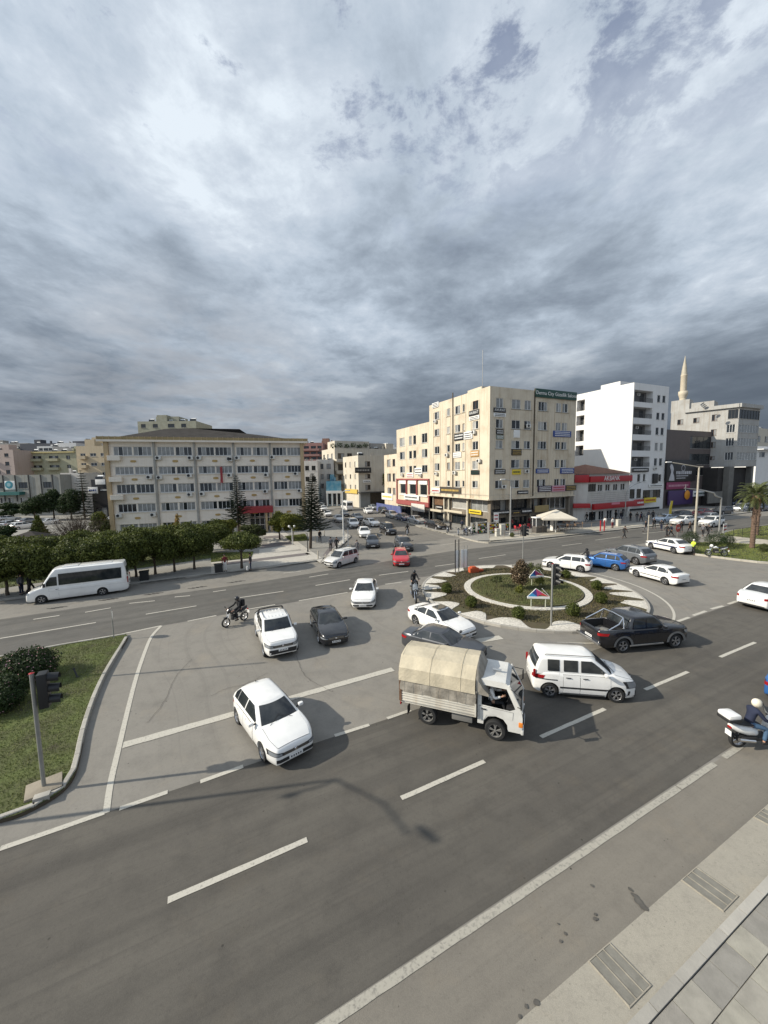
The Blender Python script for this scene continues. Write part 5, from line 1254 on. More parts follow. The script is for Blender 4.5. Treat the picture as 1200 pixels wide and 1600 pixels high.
CB = cloth('black', (.012, .012, .014)); CN = cloth('navy', (.012, .018, .045)); CJ = cloth('denim', (.055, .11, .19)); CW = cloth('white', (.68, .67, .64)); CG = cloth('grey', (.13, .13, .14)); CR = cloth('dark_red', (.16, .02, .025)); CY = cloth('vest_yellow', (.62, .80, .06)); CBr = cloth('brown', (.07, .045, .03)); CT = cloth('tan', (.30, .24, .17)); CP = cloth('pink', (.45, .16, .20))
def person(pose, pos, heading, jacket, trousers, label, group=None, helmet=None, sc=1., lean=0., hairm=None, bag=None):
 b, jk, tr, sh, ha, he, vi, J = body_meshes(pose, lean)
 o = link('person', b, None, pos, heading); o.scale = (sc,)*3; tag(o, label, 'person', group)
 for nm, me, m in (('jacket', jk, jacket), ('trousers', tr, trousers), ('shoes', sh, CB)):
  c = link(nm, me, o)
  if m is not CB or nm != 'shoes': recolor(c, m)
 if helmet: c = link('helmet', he, o); recolor(c, helmet); v = link('visor', vi, c)
 else: c = link('hair', ha, o); recolor(c, hairm or M_hair)
 if bag == 'backpack':
  q = MB(); q.box(tuple(J['chest']+Vector((-.24, 0, 0))), (.26, .36, .46), CB, bev=.07); bb = link('backpack', q.fix('backpack')); bb.matrix_world = Matrix.Translation(pos) @ Matrix.Rotation(heading, 4, 'Z') @ Matrix.Diagonal((sc, sc, sc, 1)); tag(bb, 'black backpack on the back of the delivery rider left of the white pickup', 'backpack')
 return o
def at(px, py, z=.15): v = G(px, py, z); return v
def pplace(pose, px, py, hd, j, t, label, z=.15, **k): return person(pose, at(px, py, z), R(hd), j, t, label, **k)
# riders and their machines
def bike_rider(px, py, hdaz, label_b, label_p, jacket=CB, trousers=CB, helmet=CB, sc=1., bagp=None, **k):
 d = az(hdaz); c = G(px, py); c.z = .006; a = math.atan2(d.y, d.x)
 b = motorbike('motorcycle', label_b, c, a, sc, **k); person('ride', Vector((c.x, c.y, .0 if not k.get('scooter') else -.02)), a, jacket, trousers, label_p, helmet=helmet, sc=sc, bag=bagp); return b
f, b = G(1222, 1174), G(1151, 1166); 
d = az(86); c = G(1152, 1167)+d*.67*1.06; c.z = .006
motorbike('motor_scooter', 'white and black scooter with a top case at the right edge of the near road', c, math.atan2(d.y, d.x), 1.06, pm=PW, scooter=True, box='case')
person('ride', Vector((c.x, c.y, -.06)), math.atan2(d.y, d.x), CN, CJ, 'rider in navy jacket, blue jeans and cream helmet on the scooter at the right', helmet=cloth('helmet_cream', (.74, .68, .55), .35), sc=1.0, lean=.12)
f, b = G(358, 978.5), G(377.5, 971); d = (f-b).normalized(); c = (f+b)/2; c.z = .006
motorbike('motorcycle', 'small dark motorcycle left of the white pickup', c, math.atan2(d.y, d.x), 1.0)
person('ride', Vector((c.x, c.y, 0)), math.atan2(d.y, d.x), CB, CB, 'rider in black with a big backpack on the motorcycle left of the white pickup', helmet=cloth('helmet_dark', (.03, .03, .035), .3), bag='backpack')
bike_rider(648, 925, 176, 'black motorcycle with its rider, left of the roundabout, the rear one of two', 'rider in black leathers and dark helmet left of the roundabout', helmet=MATS['cloth_helmet_dark'])
d = az(178); c = G(648, 938); c.z = .006
motorbike('motor_scooter', 'black scooter standing right behind the white fastback, left of the roundabout', c, math.atan2(d.y, d.x), 1.05, pm=PB, scooter=True)
d = az(-80); c = (G(1104, 869)+G(1133.5, 873.5))/2; c.z = .17
motorbike('motorcycle', 'white patrol motorcycle parked on the grass edge beside the officer', c, math.atan2(d.y, d.x), 1.12, pm=PW, fairing=PW)
bike_rider(636.5, 836, 185, 'dark motorcycle coming down the side street right of the black people carrier', 'rider in black coming down the side street', sc=1.0)
bike_rider(629, 872, 180, 'motorcycle hidden behind the bright red car', 'rider with a white helmet directly behind the bright red car', jacket=CG, helmet=CW)
bike_rider(563, 829, 170, 'motorcycle squeezed between two white cars of the queue', 'rider in black between two white cars of the queue', sc=.95)
bike_rider(914, 884, 245, 'dark motorcycle beside the bright blue crossover', 'rider whose dark head shows above the bright blue crossover', sc=1.0)
for i, (x, y, h) in enumerate(((700, 832, 200), (716, 836, 190), (727, 836, 175), (733, 834, 160))):
 d = az(h); c = G(x, y, .15); motorbike('motorcycle', ('black motorcycle at the corner kerb, leftmost of the four', 'black motorcycle at the corner kerb, second from the left', 'dark motorcycle at the corner kerb, third from the left', 'white motorcycle at the corner kerb, rightmost of the four')[i], c, math.atan2(d.y, d.x), 1., pm=(PB, PB, PNavy, PW)[i], group='motorcycles at the corner kerb')
# truck driver
M = Matrix.Translation(TRK.location) @ Matrix.Rotation(TRK.rotation_euler.z, 4, 'Z'); pp = M @ Vector((TX[0]+.42, -.40, 1.08))
person('drive', pp, TRK.rotation_euler.z, CW, CB, 'driver in a white shirt behind the wheel of the canvas covered truck')
# walkers
pplace('stand', 352, 893, -60, CR, CW, 'person in a dark red jacket and white trousers at the plaza kerb', z=.14)
pplace('stand', 392, 891, 200, CB, CN, 'person in dark clothes holding a white bag under the last hedge tree', z=.14)
q = MB(); q.box((0, 0, .24), (.18, .34, .40), CW, bev=.06); q.tube([(0, -.08, .42), (0, 0, .56), (0, .08, .42)], .012, CW, 5); o = link('shopping_bag', q.fix('shopping_bag'), None, G(386.5, 891.5, .14), .4); tag(o, 'white shopping bag by the person in dark clothes under the hedge trees', 'bag')
pplace('walk', 517, 861, 100, CG, CB, 'person in grey walking on the plaza corner, left of a pair', z=.15); pplace('walk', 526, 861, 80, CB, CB, 'person in black walking on the plaza corner, right of a pair', z=.15)
pplace('walk', 500, 847, -70, CB, CB, 'person in black walking under the tall leaning pine', z=.15)
pplace('stand', 558, 866, 90, CG, CG, 'person in grey standing behind the white people carrier', z=.02)
pplace('stand', 34, 929, 0, CG, CN, 'person in grey waiting under the hedge trees at the nose of the minibus', z=.14)
pplace('walk', 48, 926, 60, CB, CB, 'person in black walking in the shade of the hedge trees behind the minibus', z=.14)
pplace('run', 975, 841, 20, CB, CB, 'person in black hurrying across the far road alone', z=.01)
off = person('reach', G(1083, 867, .01), R(200), CY, CB, 'traffic officer in a yellow vest and white cap behind the patrol car', hairm=CW)
GW = 'people crossing at the right of the photo'
for i, (x, y, h, j, t, lab) in enumerate(((1009, 831, 100, CB, CG, 'person in black at the pale post on the far road'), (1022, 826, 70, CB, CB, 'person in black walking ahead of the pale blue sedan'), (1033, 829, 40, CB, CN, 'person stepping off behind the pale post, right of another in black'),
  (1042, 838, 200, CB, CB, 'person in black left of the stop sign, outer one'), (1049, 838, 150, CN, CB, 'person in navy left of the stop sign, inner one'), (1064, 832, 60, CB, CB, 'person in black right of the stop sign'), (1078, 833, 90, CBr, CB, 'person in brown just left of the tall lamp post'),
  (1098, 838, 30, CG, CB, 'person in grey and black right of the tall lamp post'), (1106, 838, 10, CB, CB, 'person in black striding right of the one in grey'))):
 pplace('walk', x, y, h, j, t, lab, z=.05, group=GW)
GS = 'people on the shop pavement'
for i, (x, y, h, j, t, lab) in enumerate(((945, 824, 60, CW, CG, 'person in a white top on the pavement right of the red posts'), (957, 825, 100, CW, CR, 'person in a white shirt and dark red skirt on the shop pavement'), (962, 812, 20, CB, CB, 'person in black in front of the bank doors, left'), (970, 813, 80, CB, CN, 'person in black in front of the bank doors, middle'),
  (985, 814, 200, CB, CB, 'person in black between the bank and the bicycles'), (995, 815, 240, CB, CG, 'person in black under the yellow shop sign, left'), (1002, 815, 100, CN, CB, 'person in navy under the yellow shop sign, right'), (925, 814, 10, CB, CB, 'person in black beside the cafe parasol'),
  (935, 812, 120, CBr, CB, 'person in brown between the parasol and the bank'), (917, 815, 180, CB, CB, 'person in black behind the parasol pole'), (815, 838, 90, CB, CB, 'person in black at the traffic light on the corner'), (820, 836, 60, CN, CG, 'person in navy right of the corner traffic light'),
  (800, 826, 200, CR, CB, 'person in red near the corner lamp post'), (827, 823, 20, CR, CB, 'person in red seated side of the snack kiosk'), (847, 826, 45, CB, CB, 'person in black at the white snack kiosk'), (857, 822, 100, CB, CB, 'person in black behind the white snack kiosk'),
  (704, 828, 30, CB, CB, 'person in black standing by the motorcycles, left'), (722, 828, 70, CN, CB, 'person in navy standing by the motorcycles, right'), (1013, 812, 10, CG, CB, 'person in grey by the bicycles'), (1020, 812, 60, CB, CB, 'person in black behind the bicycles'))):
 pplace('stand' if i % 3 else 'walk', x, y, h, j, t, lab, z=.15, group=GS)
# ================================================================== TREES AND PLANTS
def leaf_mat(name, c, c2, tr=.25): return mat(name, c, .65, var=.5, vscale=.8, col2=c2, island=.55, trans=tr, spec=.3)
LM_hedge = leaf_mat('hedge_leaf', (.024, .042, .009), (.105, .120, .024)); LM_hedge2 = leaf_mat('hedge_leaf_light', (.040, .062, .012), (.125, .135, .028)); LM_hedge3 = leaf_mat('hedge_leaf_deep', (.018, .036, .010), (.070, .090, .022)); LM_dark = leaf_mat('dark_leaf', (.016, .032, .012), (.034, .055, .016)); LM_pine = leaf_mat('pine_needle', (.014, .026, .014), (.028, .042, .020), .1)
LM_yel = leaf_mat('yellow_green_leaf', (.09, .11, .016), (.13, .13, .02)); LM_olive = leaf_mat('olive_leaf', (.05, .065, .022), (.08, .09, .03)); LM_brown = leaf_mat('bare_twig', (.085, .065, .045), (.12, .09, .06), .05); LM_red = leaf_mat('reddish_leaf', (.06, .06, .025), (.12, .07, .045)); LM_pink = mat('pink_flower', (.50, .28, .30), .7, island=.4)
LM_palm = leaf_mat('palm_leaf', (.045, .062, .020), (.09, .10, .035), .15)
M_bark = mat('bark', (.085, .065, .048), .95, var=.4, vscale=6, bump=1., bscale=15); M_palmb = mat('palm_trunk', (.16, .105, .075), .95, var=.4, vscale=5, bump=1., bscale=18)
def leaves(blobs, n, size, m, seed, asp=.55, shell=.45, flat=0.):
 """leaf-sized faces spread through a set of ellipsoids (x,y,z,rx,ry,rz)"""
 rg = np.random.default_rng(seed); B = np.array(blobs, float); w = B[:, 3]*B[:, 4]+B[:, 4]*B[:, 5]; w = w/w.sum(); k = rg.choice(len(B), n, p=w); b = B[k]
 d = rg.normal(size=(n, 3)); d /= np.linalg.norm(d, axis=1)[:, None]; r = rg.uniform(shell, 1.06, n)**.6
 lump = 1+.10*np.sin(d[:, 0]*7+b[:, 0]*3)*np.sin(d[:, 1]*6+b[:, 1])+.08*np.sin(d[:, 2]*9+b[:, 0])
 c = b[:, :3]+d*b[:, 3:6]*(r*lump)[:, None]
 u = rg.normal(size=(n, 3)); u[:, 2] *= (1-flat); u /= np.linalg.norm(u, axis=1)[:, None]; v = np.cross(u, d+rg.normal(0, .5, (n, 3))); v /= (np.linalg.norm(v, axis=1)[:, None]+1e-9)
 s = size*rg.uniform(.6, 1.4, n)[:, None]; u = u*s; v = v*s*asp
 V = np.stack([c-u, c+v, c+u, c-v], 1).reshape(-1, 3); F = np.arange(n*4).reshape(-1, 4)
 me = bpy.data.meshes.new('leaves'); me.vertices.add(n*4); me.vertices.foreach_set('co', V.ravel()); me.loops.add(n*4); me.loops.foreach_set('vertex_index', F.ravel()); me.polygons.add(n); me.polygons.foreach_set('loop_start', np.arange(n)*4); me.polygons.foreach_set('loop_total', np.full(n, 4)); me.update(calc_edges=True)
 me.materials.append(m); return me
def trunk_mesh(h, r, limbs, seed, m=None, lean=0., spread=1.2, rise=1.2):
 rg = random.Random(seed); q = MB(); m = m or M_bark
 P = [Vector((lean*t*h+rg.uniform(-.04, .04)*h*t, rg.uniform(-.04, .04)*h*t, h*t)) for t in (0, .25, .5, .75, 1)]; q.tube(P, [r*1.25, r, r*.9, r*.8, r*.6], m, 10)
 for k in range(limbs):
  a = 2*math.pi*k/limbs+rg.uniform(-.3, .3); p = P[-1]+Vector((0, 0, -rg.uniform(0, .2)*h)); e1_ = p+Vector((math.cos(a)*spread*.5, math.sin(a)*spread*.5, rise*.55)); e2_ = p+Vector((math.cos(a)*spread, math.sin(a)*spread, rise))
  q.tube([p, e1_, e2_], [r*.5, r*.35, r*.12], m, 6)
  for j in range(2): b_ = a+rg.uniform(-1, 1); q.tube([e1_, e1_+Vector((math.cos(b_)*spread*.5, math.sin(b_)*spread*.5, rise*.4))], [r*.25, r*.06], m, 5)
 return q.mesh('trunk')
def tree(name, label, cat, pos, th, tr_, blobs, n, leaf, m, seed, group=None, limbs=5, lean=0., spread=1.2, rise=1.2, asp=.55, shell=.45, rz=0., sc=1., flowers=None, bark=None):
 e = empty(name, pos, rz, label, cat, group); e.scale = (sc,)*3
 link('trunk', trunk_mesh(th, tr_, limbs, seed, bark, lean, spread, rise), e); link('crown', leaves(blobs, n, leaf, m, seed, asp, shell), e)
 if flowers: f_ = link('flowers', leaves(blobs, flowers[0], flowers[1], flowers[2], seed+9, .9, .92), e); f_['kind'] = 'stuff'
 return e
# clipped row along the far kerb: one mesh set per variant, copies in a row
def flat_crown(w, dpt, h, z, seed):
 rg = random.Random(seed); out = []
 for k in range(11): out.append((rg.uniform(-w*.62, w*.62), rg.uniform(-dpt*.5, dpt*.5), z+rg.uniform(-.18, .30)*h, rg.uniform(.40, .55)*w, rg.uniform(.42, .6)*dpt, rg.uniform(.34, .52)*h))
 return out
protos = []
for s in range(3):
 e = tree('hedge_tree', 'x', 'tree', (0, 0, 0), 1.4, .10, flat_crown(2.0, 1.9, 2.1, 2.25, s+1), 17000, .085, LM_hedge, s+1, limbs=6, spread=.9, rise=.7); protos.append(e)
GH = 'clipped trees along the far kerb'
row = [(-22, 934), (12, 930), (46, 925), (82, 920), (120, 915), (155, 910), (183, 906), (213, 901.5), (243, 897), (273, 893), (304, 889)]
nm = ['farthest left at the photo edge', 'second from the left edge, beyond the nose of the minibus', 'third from the left edge, above the cab of the minibus', 'fourth from the left edge, above the front half of the minibus', 'fifth from the left edge, above the middle of the minibus', 'sixth from the left edge, above the rear half of the minibus', 'just left of the tail of the minibus', 'whose trunk shows just right of the tail of the minibus', 'second to the right of the minibus', 'third to the right of the minibus', 'fourth right of the minibus, next to the person in dark red']
for i, (x, y) in enumerate(row):
 p = G(x, y, .14); e = protos[i % 3] if i < 3 else copy_tree(protos[i % 3]); e.location = p; rg_ = random.Random(i); e.rotation_euler = (0, 0, R(32)+rg_.choice((0, math.pi))+rg_.uniform(-.15, .15)); s = rg_.uniform(1.02, 1.14); e.scale = (s, s, s*(1.0 if i < 6 else 1.12)); (setattr(e.children[1].material_slots[0], 'link', 'OBJECT'), setattr(e.children[1].material_slots[0], 'material', (LM_hedge, LM_hedge2, LM_hedge3)[(i*5) % 3])) if e.children[1].name.startswith('crown') else None; tag(e, 'clipped street tree '+nm[i], 'tree', GH)
for i, (x, y) in enumerate(((-10, 905), (30, 901), (72, 896), (112, 891), (150, 887), (188, 882), (224, 878), (260, 873), (296, 868), (330, 864))):
 e = copy_tree(protos[(i+1) % 3]); e.location = G(x, y, .1); e.rotation_euler = (0, 0, i*1.3); e.scale = (1.15, 1.15, 1.05); tag(e, 'leafy tree in the second row behind the clipped ones, '+('leftmost', 'second from left', 'third from left', 'fourth from left', 'fifth from left', 'sixth from left', 'seventh from left', 'eighth from left', 'second from right', 'rightmost')[i], 'tree', 'second row of trees behind the clipped row')
tree('round_tree', 'broad flat topped green tree on its own at the right end of the clipped row', 'tree', G(378, 888, .14), 1.9, .12, [(0, 0, 2.75, 1.9, 1.7, .75), (-.9, .2, 2.6, 1.2, 1.1, .65), (.9, -.2, 2.65, 1.2, 1.1, .65), (0, .3, 3.1, 1.3, 1.2, .6)], 13000, .09, LM_hedge, 41, limbs=6)
q = MB(); q.lathe([(.55, 0), (.6, .25), (.5, .28), (.45, .18), (.001, .18)], mat('tree_pit', (.05, .045, .04), .95), 20); 
for i, (x, y) in enumerate(((382, 886.5), (228, 905))):
 pass
def norfolk(name, label, pos, h, w, seed, lean=0., first=.22, n=26, m=None, dens=1.):
 e = empty(name, pos, 0, label, 'pine tree'); rg = random.Random(seed); q = MB()
 ax = lambda z: Vector((lean*z+.0, 0, z))
 q.tube([ax(0), ax(h*.3), ax(h*.6), ax(h)], [.20, .16, .10, .02], M_bark, 8); C = []; D = []
 nr = np.random.default_rng(seed)
 V = []; F = []
 for i in range(n):
  t = i/(n-1); z = h*(first+(1-first)*t**.95*.99); rr = w*(1-t)**.8*(.75+.35*rg.random())+.12
  for k in range(8):
   a = 2*math.pi*k/8+i*.4+rg.uniform(-.15, .15); L_ = rr*rg.uniform(.7, 1.08); dr = -.12*L_
   P = [ax(z), ax(z)+Vector((math.cos(a)*L_*.5, math.sin(a)*L_*.5, dr*.9)), ax(z)+Vector((math.cos(a)*L_, math.sin(a)*L_, dr+.10*L_))]
   q.tube(P, [.03, .02, .008], M_bark, 4, cap=False)
   m_ = int(46*L_*dens/max(.5, w*.35))+10
   for j in range(m_):
    s = rg.uniform(.12, 1.02); c = P[0].lerp(P[1], s*2) if s < .5 else P[1].lerp(P[2], s*2-1)
    sd = Vector((-math.sin(a), math.cos(a), 0))*rg.choice((-1, 1)); dirv = (sd*rg.uniform(.3, 1)+Vector((math.cos(a), math.sin(a), 0))*rg.uniform(.2, .9)+Vector((0, 0, rg.uniform(-.2, .5)))).normalized()
    l = rg.uniform(.15, .34)*(1-.5*s)*(.55+w*.2); nn = dirv.cross(Vector((0, 0, 1))).normalized()*.028
    b0_ = len(V); V += [c-nn, c+nn, c+dirv*l]; F.append((b0_, b0_+1, b0_+2))
    b0_ = len(V); up_ = Vector((0, 0, .028)); V += [c-up_, c+up_, c+dirv*l]; F.append((b0_, b0_+1, b0_+2))
 link('trunk', q.mesh('trunk'), e); f = MB(); f.add(V, F, m or LM_pine); link('crown', f.mesh('crown'), e); return e
norfolk('norfolk_pine', 'tiered dark pine in front of the pale public building beside the red entrance', G(374, 846, .14), height(G(374, 846), 745), 2.5, 5, n=24, first=.30, dens=1.5)
norfolk('norfolk_pine', 'tall slender dark pine with a leaning trunk at the plaza corner', G(485, 857, .14), height(G(485, 857), 742), 2.6, 6, lean=.06, n=30, first=.28, dens=1.6)
norfolk('norfolk_pine', 'dark layered pine behind the left trees, in front of the black shop', G(133, 812, .1), height(G(133, 812), 736), 4.0, 7, n=18, first=.10, dens=1.5)
norfolk('norfolk_pine', 'dark pine whose branches reach in at the left edge of the photo', G(-14, 850, .1), height(G(-14, 850), 770), 3.2, 17, n=16, first=.10, dens=1.2)
def rb(n, w, h, z, seed, k=.5):
 rg = random.Random(seed); return [(rg.uniform(-w, w)*.6, rg.uniform(-w, w)*.6, z+rg.uniform(-h, h)*.55, w*rg.uniform(.38, .6), w*rg.uniform(.38, .6), h*rg.uniform(.3, .5)) for _ in range(n)]
tree('round_tree', 'round light green tree left of two in front of the public building', 'tree', G(437, 843, .14), 1.6, .12, rb(8, 1.7, 1.6, 2.6, 2), 9000, .10, LM_yel, 50)
tree('round_tree', 'round light green tree with a pale trunk, right of two before the public building', 'tree', G(458, 846, .14), 1.6, .12, rb(9, 1.9, 1.5, 2.8, 3), 10000, .10, LM_yel, 51, bark=mat('pale_bark', (.30, .27, .22), .9, var=.3))
tree('leafy_tree', 'yellow green tree behind the clipped row left of the tiered pine', 'tree', G(352, 858, .14), 1.2, .12, rb(8, 1.5, 1.5, 2.6, 4), 9000, .10, LM_yel, 52)
tree('leafy_tree', 'low green tree under the tiered pine at the building entrance', 'tree', G(395, 852, .14), 1.0, .10, rb(8, 1.5, 1.1, 1.9, 5), 8000, .10, LM_olive, 53)
tree('poplar_tree', 'slim yellowing poplar poking up before the pale public building', 'tree', G(279, 862, .14), 1.6, .07, [(0, 0, 3.2, .32, .32, .9), (.1, 0, 3.9, .24, .24, .8), (-.1, .1, 2.6, .45, .45, .6)], 1500, .10, mat('autumn_leaf', (.24, .15, .03), .7, island=.4), 54)
for i, (x, y, yt, w, lm, lab) in enumerate(((55, 814, 768, 4.2, LM_dark, 'large dark green tree left of centre in the group before the grey parapet building'), (85, 812, 762, 4.6, LM_dark, 'tallest dark green tree in the group before the grey parapet building'), (112, 812, 764, 4.2, LM_dark, 'dark green tree at the right of the group, beside the layered pine'), (22, 812, 786, 4.0, LM_dark, 'low dark tree at the left of the group beside the car park'),
  (62, 845, 806, 2.0, LM_hedge, 'cone shaped green tree in front of the left car park'), (160, 842, 797, 2.8, LM_hedge, 'bushy green tree beside the left corner of the public building'), (6, 862, 822, 3.0, LM_dark, 'dark bushy tree at the left edge, below the car park'), (36, 862, 838, 2.0, LM_hedge, 'low green tree next to the grey kiosk roof'))):
 p = G(x, y, .1); h = height(p, yt); b_ = rb(10, w*.62, h*.42, h*.58, 60+i)
 if i == 4: b_ = [(0, 0, h*(.25+.12*k), w*(1-k*.15)*.62, w*(1-k*.15)*.62, h*.16) for k in range(6)]
 tree('leafy_tree', lab, 'tree', p, h*.4, .16, b_, 9000, .16 if w > 3.5 else .12, lm, 60+i, spread=w*.35, rise=h*.3)
# bare brown shrub of fine twigs
p = G(120, 858, .1); h = height(p, 802); e = empty('bare_tree', p, 0, 'wide leafless brown shrub behind the clipped row', 'tree'); q = MB(); rg = random.Random(77)
for k in range(260):
 a = rg.uniform(0, 6.28); L_ = rg.uniform(.7, 1.05)*h; ti = rg.uniform(.05, 1.0)**.8; P = [Vector((0, 0, .2))]
 for j in range(1, 6): t = j/5; P.append(Vector((math.cos(a+rg.uniform(-.1, .1))*L_*math.sin(ti)*t*.95, math.sin(a+rg.uniform(-.1, .1))*L_*math.sin(ti)*t, .2+L_*math.cos(ti)*t)))
 q.tube(P, [.035, .025, .02, .014, .010, .006], M_bark, 4, cap=False)
 for j in range(5):
  b_ = P[rg.randint(2, 4)]; q.tube([b_, b_+Vector((rg.uniform(-1, 1), rg.uniform(-1, 1), rg.uniform(.2, 1)))*h*.14], [.012, .004], M_bark, 3, cap=False)
link('branches', q.mesh('branches'), e); link('twigs', leaves([(0, 0, h*.62, h*.85, h*.8, h*.45)], 2600, .09, LM_brown, 5, .12, .2), e)
# near flowering bushes on the median
for i, (x, y, rx, rz_, lab) in enumerate(((40, 1062, 1.25, .85, 'large dark bush dotted with pink flowers on the left lawn island'), (-6, 1108, 1.0, .75, 'dark flowering bush cut off by the left edge below the larger one'))):
 p = G(x, y, .12); tree('flowering_bush', lab, 'bush', p, .35, .05, [(0, 0, rz_*.75, rx, rx, rz_*.75), (-rx*.5, .2, rz_*.7, rx*.7, rx*.7, rz_*.65), (rx*.45, -.1, rz_*.65, rx*.65, rx*.65, rz_*.6), (0, .3, rz_*1.0, rx*.7, rx*.7, rz_*.6)], 15000, .045, LM_dark, 80+i, spread=.6, rise=.5, flowers=(620 if i == 0 else 200, .026, LM_pink))
# roundabout planting
def bush(px, py, r, lab, grp='clipped balls on the roundabout', m=None, cat='bush', n=3200, z=.14, name='ball_bush', hs=.9):
 p = G(px, py, z); e = empty(name, p, 0, lab, cat, grp); q = MB()
 for k in range(5): a = k*1.26; q.tube([(0, 0, 0), (math.cos(a)*r*.35, math.sin(a)*r*.35, r*.8)], [.02, .01], M_bark, 5)
 link('stem', q.mesh('stem'), e); link('foliage', leaves([(0, 0, r*.85, r, r, r*hs), (r*.2, .1*r, r, r*.7, r*.7, r*.8)], n, .035, m or LM_hedge, int(px), .6, .5), e); return e
bl = [((698, 926), .42, 'leftmost clipped ball bush on the roundabout'), ((736, 948), .42, 'clipped ball bush below left of the white ring'), ((810, 966), .42, 'clipped ball bush at the front of the roundabout bed, left of the traffic light'), ((895, 962), .46, 'largest clipped ball bush right of the roundabout traffic light'),
  ((939, 942), .42, 'clipped ball bush on the right of the roundabout bed, lower of two'), ((932, 921), .40, 'clipped ball bush on the right of the roundabout bed, upper of two'), ((884, 903), .38, 'clipped ball bush at the back right of the roundabout bed')]
for (x, y), r, lab in bl: bush(x, y, r, lab)
tree('flowering_tree', 'shrubby tree with reddish leaves in the middle of the roundabout', 'tree', G(813, 921, .26), .5, .06, [(0, 0, 1.0, .62, .62, .7), (.1, 0, 1.6, .60, .6, .6), (-.15, .1, 1.3, .62, .6, .7), (0, -.1, 2.0, .38, .38, .42)], 5200, .055, LM_red, 90, spread=.4, rise=.7, flowers=(500, .035, mat('pale_bud', (.34, .26, .17), .8, island=.4)))
for i, (x, y, r, h, mm, lab) in enumerate(((776, 917, .5, .8, LM_olive, 'thin sapling with drooping leaves left of the reddish shrub'), (811, 934, .28, .8, LM_yel, 'small yellowing sapling in front of the reddish shrub'), (840, 909, .45, 1.3, LM_olive, 'tall green shrub behind the triangular signs'), (843, 918, .40, .7, LM_yel, 'pale green plant between the two triangular signs'), (828, 898, .4, .9, LM_olive, 'dark shrub at the back of the white ring'))):
 tree('sapling', lab, 'plant', G(x, y, .26), h*.5, .02, [(0, 0, h*.75, r, r, h*.3), (.1, .05, h*.95, r*.6, r*.6, h*.25)], 420, .06, mm, 95+i, spread=r*.6, rise=h*.3)
bush(1078, 852, 1.0, 'dark shrub behind the patrol car at the foot of the tall lamp post', None, LM_dark, n=4500, z=.16, name='shrub', hs=.8)
bush(1118, 857, 1.15, 'broad dark green shrub behind the patrol motorcycle', None, LM_dark, n=5500, z=.16, name='shrub', hs=.6)
bush(1137, 853, .8, 'smaller dark shrub touching the broad one, left of the palm', None, LM_dark, n=3000, z=.16, name='shrub', hs=.7)
bush(1193, 862, .5, 'small shrub at the right edge on the lawn', None, LM_olive, n=1800, z=.16, name='shrub')
bush(800, 839, .35, 'small green shrub at the foot of the corner lamp post', None, LM_hedge, n=1200, z=.16, name='shrub')
for i, (x, y) in enumerate(((498, 797), (530, 790))): pass
tree('leafy_tree', 'yellow green street tree before the beige corner block in the middle distance', 'tree', G(597, 790, .1), 4.5, .15, rb(7, 1.9, 3.2, 8.0, 8), 3500, .2, LM_yel, 120, spread=1.2, rise=3)
# palm
def palm(pos, h, lab, seed, crown=2.9, tr_=.27):
 e = empty('palm_tree', pos, 0, lab, 'palm tree'); rg = random.Random(seed); q = MB(); pr = []
 for k in range(41): t = k/40; pr.append((tr_*(1.15-.25*t)*(1+.10*(k % 2)), h*.60*t))
 q.lathe(pr, M_palmb, 14, smooth=False)
 for k in range(60): t = rg.uniform(.45, 1); a = rg.uniform(0, 6.28); q.tube([(math.cos(a)*tr_, math.sin(a)*tr_, h*.60*t), (math.cos(a)*(tr_+.14), math.sin(a)*(tr_+.14), h*.60*t+.22)], [.05, .02], M_palmb, 4)
 link('trunk', q.mesh('trunk'), e); top = Vector((0, 0, h*.60))
 V = []; F = []
 for k in range(46):
  a = 2*math.pi*k*.381966*1.0+rg.uniform(-.1, .1); el = lerp(1.35, -.55, (k/46)**.8); L_ = crown*rg.uniform(.85, 1.1); P = []
  for j in range(12):
   t = j/11; ee = el-1.25*t*t; P.append((P[-1] if P else top)+Vector((math.cos(a)*math.cos(ee), math.sin(a)*math.cos(ee), math.sin(ee)))*L_/11)
  for j in range(2, 12):
   for u in (0, .33, .66):
    if j == 11 and u: continue
    c = P[j].lerp(P[min(j+1, 11)], u); dd = (P[j]-P[j-1]).normalized(); sd = dd.cross(Vector((0, 0, 1))).normalized()
    for s_ in (1, -1):
     tip = c+(sd*s_*.8+dd*.7+Vector((0, 0, -.35+rg.uniform(-.2, .2)))).normalized()*L_*.24*math.sin(math.pi*(.12+.80*j/12)); w = dd*.035
     b_ = len(V); V += [c-w, c+w, tip]; F.append((b_, b_+1, b_+2))
 f = MB(); f.add(V, F, LM_palm); link('crown', f.mesh('crown'), e)
 q = MB()
 for k in range(16): a = k*.4; q.tube([top, top+Vector((math.cos(a)*.35, math.sin(a)*.35, -.25)), top+Vector((math.cos(a)*.5, math.sin(a)*.5, -.8))], [.05, .04, .01], mat('dry_frond', (.20, .11, .05), .95, island=.2), 4)
 link('dry_fronds', q.mesh('dry_fronds'), e); return e
pp_ = G(1175, 856, .16); palm(pp_, height(pp_, 722), 'tall palm with a brown trunk on the right lawn', 3, crown=2.15, tr_=.21)
pp_ = G(1182, 836, .15); palm(pp_, height(pp_, 728), 'second palm half hidden behind the tall palm trunk', 5, crown=1.9, tr_=.19)
